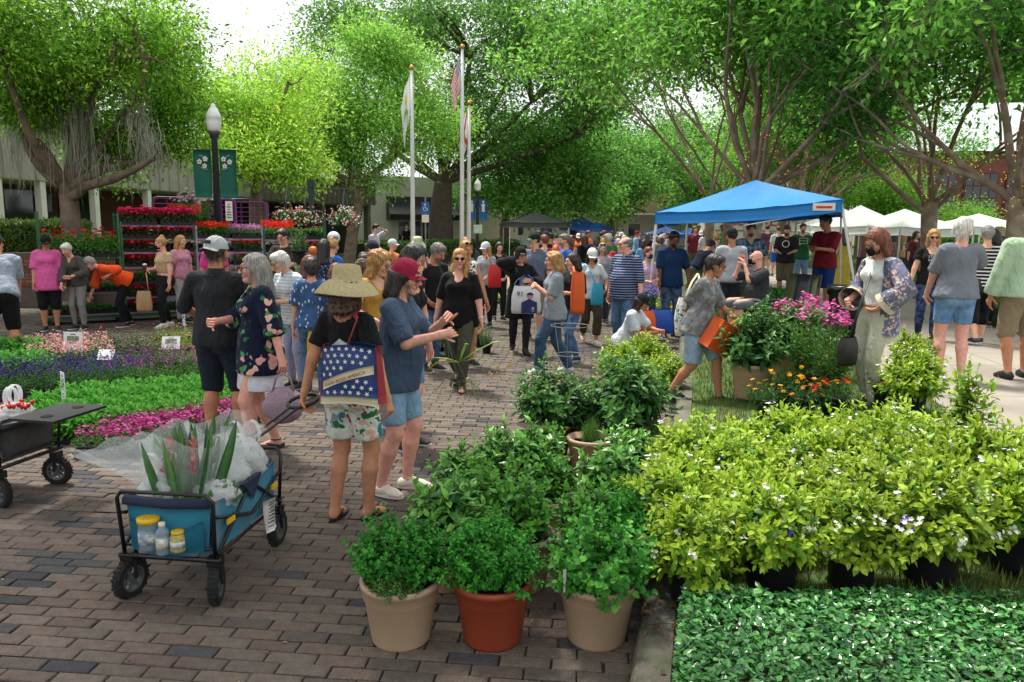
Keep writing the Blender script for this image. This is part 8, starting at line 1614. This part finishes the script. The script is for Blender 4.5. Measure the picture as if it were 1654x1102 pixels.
person(893, 603, 1.64, -84, 'blonde woman in grey tee and blue jeans striding across the street', build=1.08, hy=0, hp=8, feet=((.06, -.22, 0), (-.06, .24, 0)), hands=((.02, -.24, 1.22), (-.04, -.25, 1.22)), elb=((.5, .6, -1), (-.5, .6, -1)), curl=(1.2, 1.2), top=('#858d95', .46, -.13, 'crew'), bot=('flare', '#2f4660', 1.02), botm=cloth('#2b4058', 'denim', '#46627e', None, 8.0), shoes='#d6d8da', hair=('curly', 'honey'), loose=.026)
person(0, 0, 1.59, -50, 'dark haired woman in black tee with an orange bag on her shoulder', loc=at(928, 11.1), hp=10, hy=-20, feet=((.08, -.16, 0), (-.08, .18, 0)), hands=((.1, -.25, 1.12), (-.05, -.28, 1.1)), top=('#17171a', .5, -.06, 'crew'), bot=('jeans', '#274a78', 1.0), shoes='#24344e', hair=('bob', 'dark'))
tote('flat orange shopping bag hanging beside the black tee', D(934, 440, 10.7), .2, .58, .08, mat('orange_fabric', '#d8581a', .6, .1), .3, [[D(929, 443, 10.7), D(926, 430, 10.9)]])
person(952, 555, 1.62, 10, 'woman in white tee, white cap and olive trousers walking this way', hp=22, hy=-5, feet=((.07, -.18, 0), (-.07, .2, .04)), hands=((.22, -.2, 1.0), (-.26, -.02, .84)), top=('#c8cbd0', .42, -.10, 'v'), bot=('loose', '#453c2c', .9), shoes='#d8c8b8', hair=('bob', 'dark'), hat=('cap', '#d6d8da'), skin='tan')
tote('turquoise cloth bag hanging from the white tee woman', D(965, 458, 12.7), .2, .36, .1, mat('turquoise_cloth', '#2a9ab8', .6, .1), .1, [[D(962, 460, 12.7), D(952, 432, 12.9), D(940, 425, 13)]])
person(0, 0, 1.79, -70, 'man with grey beard in royal blue shirt in the crowd', loc=at(913, 15.2), fem=False, hy=5, top=('#2660b0', .45, -.06, 'crew'), bot=('pants', '#33363c', 1.0), hair=('short', 'salt'), beard='#8a847c')
person(0, 0, 1.55, 170, 'child with ginger hair ahead of the royal blue shirt', loc=at(898, 16.5), top=('#c86a4a', .4, -.05, 'crew'), bot=('shorts', '#4a5a70', .5), hair=('bob', 'ginger'))
person(0, 0, 1.76, 175, 'person with auburn hair and red top behind the slate polo', loc=at(880, 17), hy=30, top=('#8a3a34', .4, -.05, 'crew'), bot=('pants', '#33363c', 1.0), hair=('short', 'auburn'))
person(0, 0, 1.77, 5, 'man in purple and orange jersey facing this way in the crowd', loc=at(941, 22), fem=False, top=('#4a3a80', .05, -.08, 'scoop'), topm=cloth('#44367a', 'camo', '#d8642a', None, 5.0), bot=('shorts', '#2c2c34', .5), hair=('short', 'brown'), beard='#3a2a20')
person(986, 520, 1.42, 5, 'girl in red toy fire helmet and grey tee', hp=10, top=('#8a8c90', .42, -.06, 'crew'), bot=('jeans', '#4f6f94', 1.0), shoes='#1c1c1e', hair=('long', 'honey', .22), hat=('fire', '#a8202a'))
person(0, 0, 1.62, 0, 'woman with grey hair and sunglasses up behind the helmet girl', loc=at(973, 15.8), top=('#9a9ca0', .42, -.08, 'crew'), bot=('pants', '#3a3c44', 1.0), hair=('bob', 'grey'), glasses='up')
person(0, 0, 1.80, -48, 'balding man with round belly in navy striped polo', loc=at(1012, 12.1), fem=False, build=1.25, belly=.06, hy=-22, hp=6, feet=((.12, -.05, 0), (-.12, .05, 0)), hands=((.32, -.02, .84), (-.3, -.02, .84)), top=('#182240', .52, -.10, 'polo'), topm=cloth('#161f3a', 'stripes', '#7f8cae', None, 26.0), bot=('jeans', '#33506f', 1.0), hair=('bald', 'salt'), glasses='clear', belt='#1a1614', skin='pink', loose=.02)
w42, j42 = person(0, 0, 1.60, 62, 'woman in black cap and white blouse crouching by the potted plants', loc=at(1012, 11.3), hipz=.34, lean=24, hp=24, hy=6, feet=((.10, -.18, 0), (-.12, .10, 0)), hands=((.12, -.55, .52), (-.02, -.46, .5)), top=('#ccd2da', .45, -.08, 'crew'), bot=('pants', '#b4bcc4', 1.0), hair=('bob', 'dark'), hat=('cap', '#1a1c22'), skin='tan', loose=.03)
tote('orange reusable bag on the ground by the crouching woman', D(1042, 502, 11.6), .34, .44, .16, mat('orange_fabric'), .4)
t = tote('royal blue reusable bag standing at the tent pole', D(1068, 500, 12.8), .4, .4, .22, mat('blue_fabric', '#1c4fb0', .6, .1), .1)
V, F, c, T, S = bush(222, 40, .16, .2, 9, .05, .016, GRN, .1, 1, low=.1); fl_ = blooms(np.random.RandomState(2), T+S*.03, S, 5, .014, ['#6a5ac8', '#8470d0'], None, 6, .02)
tt = thing('flowering_plant', 'violet flowering plant standing in the royal blue bag', 'potted plant', D(1052, 492, 12.6)); link('foliage', mesh_of('foliage', (V, F, c), M_fol), None, tt); link('flowers', mesh_of('flowers', fl_, M_pet), None, tt)
person(0, 0, 1.60, 20, 'child in navy face mask and lilac top beside the striped polo', loc=at(1047, 13.8), hands=((.05, -.28, 1.12), (-.1, -.26, 1.1)), top=('#b8a0b4', .4, -.05, 'crew'), bot=('pants', '#3a3050', 1.0), hair=('full', 'auburn'), mask='#1f2c50')
person(0, 0, 1.88, 12, 'man in navy polo with grey work gloves behind the tent pole', loc=at(1086, 13.9), fem=False, build=1.1, hp=24, hands=((.24, -.16, .95), (-.24, -.1, .86)), top=('#123052', .48, -.10, 'polo'), bot=('jeans', '#141a26', 1.0), hair=('short', 'black'), beard='#1a1410', glasses='clear', skin='brown')
# --- woman with tote and orange bag
w45, j45 = person(1122, 648, 1.62, 55, 'woman in grey v neck tee and denim shorts carrying a patterned tote and orange bag', z=.1, build=1.12, lean=12, hp=16, hy=8, feet=((.07, -.26, 0), (-.07, .26, .03)), hands=(pt(1188, 515, 8.3), pt(1098, 518, 8.55)), curl=(1.1, 1.1), top=('#6c6e70', .50, -.10, 'v'), topm=cloth('#6d6f72', 'camo', '#8a8c8e', None, 14.0), bot=('shorts', '#88a2b8', .50), botm=cloth('#7f9cb4', 'denim', '#9fb6c8', None, 9.0), hair=('short', 'dark'), glasses='clear', skin='tan', loose=.026)
tote('white canvas tote with animal print hanging from the grey v neck woman', D(1118, 480, 8.35), .36, .42, .16, cloth('#c9cdc8', 'floral', '#8a5a48', '#4a5a68', 12.0), .3, [[D(1106, 482, 8.35), D(1118, 455, 8.5), D(1127, 442, 8.62)], [D(1128, 482, 8.35), D(1132, 460, 8.5), D(1127, 442, 8.62)]], strapm=mat('cream_canvas'))
tg = thing('cooler_bag', 'bright orange square bag hanging from her forward hand', 'bag', D(1163, 545, 8.05), .0, 'bags'); Mx = Matrix.Rotation(R(30), 4, 'Y') @ Matrix.Rotation(R(25), 4, 'Z'); mb = MB(); mb.box((0, 0, 0), (.30, .17, .32), M=Mx); mb.build('body', mat('orange_fabric'), tg); mb = MB(); mb.box((0, 0, .165), (.31, .18, .012), M=Mx); mb.build('lid', mat('orange_fabric'), tg); mb = MB(); mb.tube([np.array(Mx @ Vector(p)) for p in ((.02, 0, .16), (.06, -.02, .26), (.12, 0, .27), (.15, 0, .16))], .012, 6); mb.build('handle', mat('yellow_bag'), tg)
# --- under the tent
person(0, 0, 1.72, 165, 'man in pale grey tee and black cap seen from behind under the tent', z=.22, loc=at(1182, 12.9), fem=False, hy=35, hands=((.27, -.06, .82), (-.2, -.25, .95)), top=('#a8acb4', .46, -.08, 'crew'), bot=('shorts', '#2c3440', .5), hair=('short', 'black'), hat=('cap', '#17181c'), beard='#1a1410', skin='olive')
person(0, 0, 1.75, -6, 'bearded man in blue camouflage shirt with sunglasses on his head', z=.3, loc=at(1211, 14.2), fem=False, build=1.12, hp=16, hands=((.22, -.20, .98), (-.14, -.28, 1.08)), top=('#6a8290', .46, -.08, 'v'), topm=cloth('#7c929c', 'camo', '#27405a', '#4c6678', 11.0), bot=('shorts', '#4a5058', .5), hair=('short', 'brown'), beard='#3a2a20', glasses='up')
person(0, 0, 1.76, -78, 'bald seated man in charcoal tee and black mask with hands raised', z=.3, loc=at(1232, 12.3), fem=False, build=1.25, hipz=.50, lean=8, hp=4, feet=((.12, -.42, 0), (-.12, -.40, 0)), hands=((.1, -.34, 1.08), (-.08, -.32, 1.12)), elb=((.5, .3, -1), (-.5, .3, -1)), top=('#34373c', .5, -.06, 'crew'), bot=('shorts', '#6a6e74', .6), hair=('none', 'salt'), mask='#141416', glasses='up', skin='pink', loose=.024, belly=.03)
m49, j49 = person(0, 0, 1.85, -52, 'man in dark red tee and blue shorts reading a phone', z=.36, loc=at(1334, 14.4), fem=False, build=1.08, hp=18, hy=-20, hands=((.06, -.34, 1.18), (-.05, -.34, 1.18)), elb=((.6, .5, -1), (-.6, .5, -1)), top=('#6e1420', .48, -.10, 'crew'), bot=('shorts', '#17306a', .5), shoes='#c8c8c8', hair=('short', 'black'), skin='olive')
ph = thing('smartphone', 'phone in the hands of the dark red tee man', 'phone', j49['W']((j49['wr'][0]+j49['wr'][1])/2+np.array([0, -.1, .03])), -.8); mb = MB(); mb.box((0, 0, 0), (.075, .14, .012)); mb.build('phone', mat('phone_black'), ph)
m50, j50 = person(0, 0, 1.74, -8, 'man in green lettered tee and jeans holding a cup', z=.36, loc=at(1295, 20), fem=False, build=1.05, hp=8, hands=((.1, -.3, 1.18), (-.14, -.28, 1.22)), top=('#1d5a38', .46, -.1, 'crew'), bot=('jeans', '#6f8aa8', 1.0), hair=('short', 'dark'), beard='#2a2018')
mb = MB(); c_ = j50['chest']+np.array([0, -.165, .02]); [mb.box(c_+np.array([0, 0, dz_]), (.2, .006, .008)) for dz_ in (-.07, .0, .07)]; [mb.box(c_+np.array([dx_, 0, 0]), (.008, .006, .14)) for dx_ in (-.1, .1)]; mb.build('chest_print', M_white, m50)
m51, j51 = person(0, 0, 1.70, -25, 'man in black tee with white ring logo looking at his hands', z=.36, loc=at(1270, 18.2), fem=False, build=1.15, hp=26, hands=((.1, -.28, 1.08), (-.1, -.3, 1.08)), top=('#1c1c1c', .46, -.1, 'crew'), bot=('shorts', '#5a5040', .6), hair=('short', 'black'), beard='#1a1410', skin='olive')
mb = MB(); mb.tube([j51['chest']+np.array([.0+.075*math.cos(a), -.165, .0+.075*math.sin(a)]) for a in np.linspace(0, 6.283, 21)], .009, 5, False); mb.build('ring_print', M_white, m51)
person(0, 0, 1.72, 178, 'man in white tee and blue shorts walking off along the sidewalk', z=.36, loc=at(1256, 27), fem=False, feet=STEP, top=('#c8ccd4', .42, -.1, 'crew'), bot=('shorts', '#1f58b8', .5), hair=('short', 'brown'))
person(0, 0, 1.75, 175, 'man in plum shirt and khaki shorts walking off beside the white tee', z=.36, loc=at(1238, 29), fem=False, top=('#5a3a50', .45, -.1, 'crew'), bot=('shorts', '#7a705a', .5), hair=('short', 'dark'))
person(0, 0, 1.66, -150, 'woman in pale aqua tee beyond the tent pole', z=.15, loc=at(1157, 19.5), hy=-20, top=('#9accd0', .42, -.08, 'crew'), bot=('jeans', '#4a6a8c', 1.0), hair=('bun', 'honey'))
person(0, 0, 1.72, 120, 'person in navy top stooping over plants behind the tent pole', z=.15, loc=at(1122, 17), fem=False, lean=45, hp=30, hands=((.1, -.5, .7), (-.1, -.5, .7)), top=('#1a2236', .5, -.06, 'crew'), bot=('shorts', '#6a6a5a', .55), hair=('short', 'dark'), hat=('cap', '#1c2434'))
# --- woman in kimono
w52, j52 = person(1402, 660, 1.69, -74, 'masked woman in patterned kimono and cream trousers looking down at the shrubs', z=.28, build=1.02, hp=30, hy=6, feet=((.08, -.02, 0), (-.08, .04, 0)), hands=((.17, -.08, 1.02), (-.13, -.20, 1.05)), elb=((1, .3, -.1), (-.7, .9, -.3)), top=('#cfd2cf', .3, .06, 'crew'), bot=('pants', '#b4b59e', 1.0), botm=cloth('#b9baa6'), hair=('bob', 'auburn'), glasses='clear', mask='#101013', belt='#7a5030', skin='pink')
kim = cloth('#6a6a86', 'floral', '#b89a94', '#c6c0b0', 16.0); s_ = j52['s']; sh_, el_, wr_k = j52['sh'], j52['el'], j52['wr']; ax_ = None
for i, sg in ((0, 1), (1, -1)):
    mb = MB(); a, b, c_ = sh_[i], el_[i], wr_k[i]; mb.tube([a+(a-b)*.05, a*.5+b*.5, b, b*.45+c_*.55, b*.2+c_*.8], [.075*s_, .085*s_, .10*s_, .105*s_, .11*s_], 14, False); mb.build('kimono_sleeve', kim, w52, True)
    mb = MB(); mb.tube([b*.25+c_*.75, b*.05+c_*.95], [.11*s_, .118*s_], 14, False); mb.build('lace_cuff', cloth('#c4bda6'), w52, True)
def kimono(nm, z0, z1, mt):
    g_ = []
    for a in np.linspace(-.75, math.pi+.75, 19):
        g_.append([(j52['hip'][0]+math.cos(a)*(.175+.05*v*(z0-z)+.0)*s_, .03+math.sin(a)*(.145+.06*(1.42-z)*.5)*s_, z*s_+.008*math.sin(6*a)) for z in np.linspace(z0, z1, 8) for v in (1,)])
    mb = MB(); mb.sheet(g_, .005); mb.build(nm, mt, w52, True)
kimono('kimono_back', 1.43, .74, kim); kimono('lace_hem', .738, .66, cloth('#c4bda6'))
bgk = tote('black shoulder bag hanging in front of the kimono woman', D(1371, 545, 7.0), .2, .26, .1, mat('black_leather', '#141416', .5, .2), .5, [[D(1374, 547, 7.0), D(1390, 490, 7.05), D(1408, 440, 7.15)]])
# --- along the sidewalk
m53, j53 = person(1493, 548, 1.63, -22, 'blonde woman in sunglasses, black tee and navy leggings on the sidewalk', z=.36, hp=12, hands=((.22, -.15, .9), (-.28, -.06, .84)), top=('#131316', .25, -.06, 'scoop'), bot=('pants', '#26324e', 1.0), botm=cloth('#232c48', 'camo', '#3c5078', None, 14.0), hair=('long', 'blonde', .16), glasses='sun', feet=STEP)
text('lettering', 'STAY\nYOU!', .055, M_white, m53, frame(j53['chest']+np.array([0, -.165, .0]), (1, 0, 0), (0, 0, 1), (0, -1, 0)), .003)
person(1531, 613, 1.73, 168, 'white haired woman in grey tee and cut off denim shorts seen from behind', z=.36, hy=-30, build=1.12, feet=((.09, -.02, 0), (-.10, .06, 0)), hands=((.24, -.28, .80), (-.22, -.40, 1.36)), elb=((.9, .6, -.3), (-.6, .2, -1)), top=('#757a84', .46, -.05, 'crew'), bot=('jeans', '#3f6fa0', .36), botm=cloth('#4a78a8', 'denim', '#7fa0c0', None, 9.0), shoes='#8a8296', hair=('full', 'white'), skin='pink', loose=.022)
person(1578, 556, 1.69, 165, 'woman in black and white striped tee and black leggings walking away', z=.36, feet=((.08, .16, .03), (-.08, -.16, 0)), build=1.12, hands=((.26, -.1, .9), (-.3, -.1, .95)), top=('#131316', .44, -.08, 'crew'), topm=cloth('#101014', 'stripes', '#d8d8d8', None, 20.0), bot=('pants', '#121214', .78), shoes='#26283a', hair=('short', 'grey'))
tote('small black crossbody purse on the striped tee hip', D(1588, 450, 11.0), .22, .2, .09, mat('black_leather'), .2, [[D(1580, 452, 11.0), D(1570, 425, 11.1), D(1562, 405, 11.2)]])
person(1640, 612, 1.80, 172, 'man in mint long sleeved shirt and khaki shorts at the edge of the sidewalk', z=.36, fem=False, build=1.18, hy=-40, feet=((.10, .04, 0), (-.13, -.12, 0)), hands=((.30, -.08, .82), (-.3, -.1, .86)), top=('#a9c4a4', .98, -.06, 'crew'), bot=('shorts', '#8a7c64', .55), shoes='#111111', hair=('buzz', 'dark'), glasses='sun', skin='tan', loose=.03)
person(0, 0, 1.66, 150, 'person in khaki bucket hat and aqua shirt beyond the striped tee', z=.36, loc=at(1612, 15.5), fem=False, top=('#6aa8b8', .45, -.08, 'crew'), bot=('shorts', '#6a6250', .55), hair=('short', 'grey'), hat=('sun', '#a89a74', .06))
person(0, 0, 1.62, -160, 'dark haired woman in black half hidden by the mint shirt', z=.36, loc=at(1604, 13.2), top=('#17171a', .5, -.08, 'crew'), bot=('pants', '#17171a', 1.0), hair=('bob', 'black'))
person(0, 0, 1.60, 20, 'dark haired shopper under the ivory tent by the handbags', z=.35, loc=at(1478, 22), top=('#5a2a30', .5, -.06, 'crew'), bot=('pants', '#2c2c30', 1.0), hair=('bob', 'dark'))
person(0, 0, 1.62, -165, 'girl in yellow dress standing by the trash can', z=.35, loc=at(1361, 17.5), top=('#b8a03c', .1, -.62, 'scoop'), bot=None, shoes='#8a6a4a', hair=('long', 'brown', .25), skirtflare=1.4)
person(0, 0, 1.70, 10, 'person in black standing in the shop doorway', z=.26, loc=at(657, 44), top=('#141416', .5, -.08, 'crew'), bot=('pants', '#141416', 1.0), hair=('short', 'dark'))
# --- the crowd farther down the street
rc = random.Random(77); CW = [('teal', '#2a7a88'), ('white', '#cfd2d4'), ('red', '#a82a2c'), ('navy', '#22305a'), ('pink', '#cf7a98'), ('sky blue', '#6fa6d0'), ('black', '#1a1a1e'), ('grey', '#85888c'), ('green', '#3a7a48'), ('orange', '#d8743a'), ('maroon', '#6a2030'), ('cream', '#c9bfa4'), ('purple', '#5a4486'), ('royal blue', '#2a5ab4'), ('yellow', '#c8a83a')]
HW = [('grey', 'grey'), ('white', 'white'), ('brown', 'brown'), ('black', 'black'), ('blonde', 'honey'), ('dark', 'dark'), ('reddish', 'auburn')]
WHERE = [(870, 905, 19, 30, 'near the grey tent'), (905, 945, 18, 32, 'beyond the royal blue shirt'), (945, 985, 19, 34, 'behind the toy fire helmet'), (985, 1030, 20, 40, 'beyond the balding man'), (1025, 1070, 20, 44, 'by the near tent pole'), (1060, 1085, 24, 40, 'past the masked child'), (1120, 1175, 24, 36, 'among the myrtle trunks')]
used = set(); nC = 0
while nC < 48:
    px0, px1, d0, d1, wh = WHERE[nC % 7]; d = d0+(d1-d0)*rc.random()**.8; px = rc.uniform(px0, px1); cn_, cc = rc.choice(CW); hn, hh = rc.choice(HW); fem = rc.random() < .6; capd = rc.random() < .25
    for _ in range(40):
        key = (cn_, hn, capd, wh)
        if key not in used: break
        cn_, cc = rc.choice(CW); hn, hh = rc.choice(HW)
    used.add(key); nC += 1
    lab = '%s %s hair in %s shirt %s' % ('person with cap over' if capd else 'person with', hn, cn_, wh)
    person(0, 0, rc.uniform(1.58, 1.82), rc.choice((0, 180, 170, -20, 40, 150, -140, 90, -80)), lab, z=.3 if px > 1100 else 0, loc=at(px, d), fem=fem, build=rc.uniform(.95, 1.2), skin=rc.choice(('light', 'tan', 'pink', 'olive', 'brown', 'fair')), hp=rc.uniform(0, 20), hy=rc.uniform(-25, 25), hands=((.2, -.22, 1.0), (-.24, -.05, .85)) if rc.random() < .5 else None, feet=STEP if rc.random() < .5 else None,
           top=(cc, rc.choice((.35, .45, .5)), -.08, 'crew'), bot=rc.choice((('jeans', '#3a5678', 1.0), ('shorts', '#5a5648', .5), ('pants', '#26262c', 1.0), ('shorts', '#2a3448', .5))), hair=(rc.choice(('bob', 'long', 'short')) if fem else 'short', hh), hat=('cap', rc.choice(('#cfcfcf', '#22263a', '#7a2028', '#2f5a40'))) if capd else None, group='crowd down the street')
# ----------------------------------------------------------------- lighten the figures: fewer triangles where a surface is smooth
RAT = {'body': .32, 'shirt': .36, 'dress': .36, 'trousers': .28, 'shorts': .3, 'skirt': .3, 'shoe': .25, 'face_mask': .4}
todo = []
for o in bpy.data.objects:
    k = o.name.split('.')[0]
    if o.type == 'MESH' and k in RAT and o.parent is not None and o.parent.name.split('.')[0] == 'person' and o.parent.location.y < 9.8:
        m_ = o.modifiers.new('thin', 'DECIMATE'); m_.ratio = RAT[k]; todo.append(o)
dg = bpy.context.evaluated_depsgraph_get(); new = [bpy.data.meshes.new_from_object(o.evaluated_get(dg), preserve_all_data_layers=True, depsgraph=dg) for o in todo]
for o, me in zip(todo, new):
    old = o.data; o.modifiers.clear(); o.data = me; bpy.data.meshes.remove(old); me.polygons.foreach_set('use_smooth', [True]*len(me.polygons))
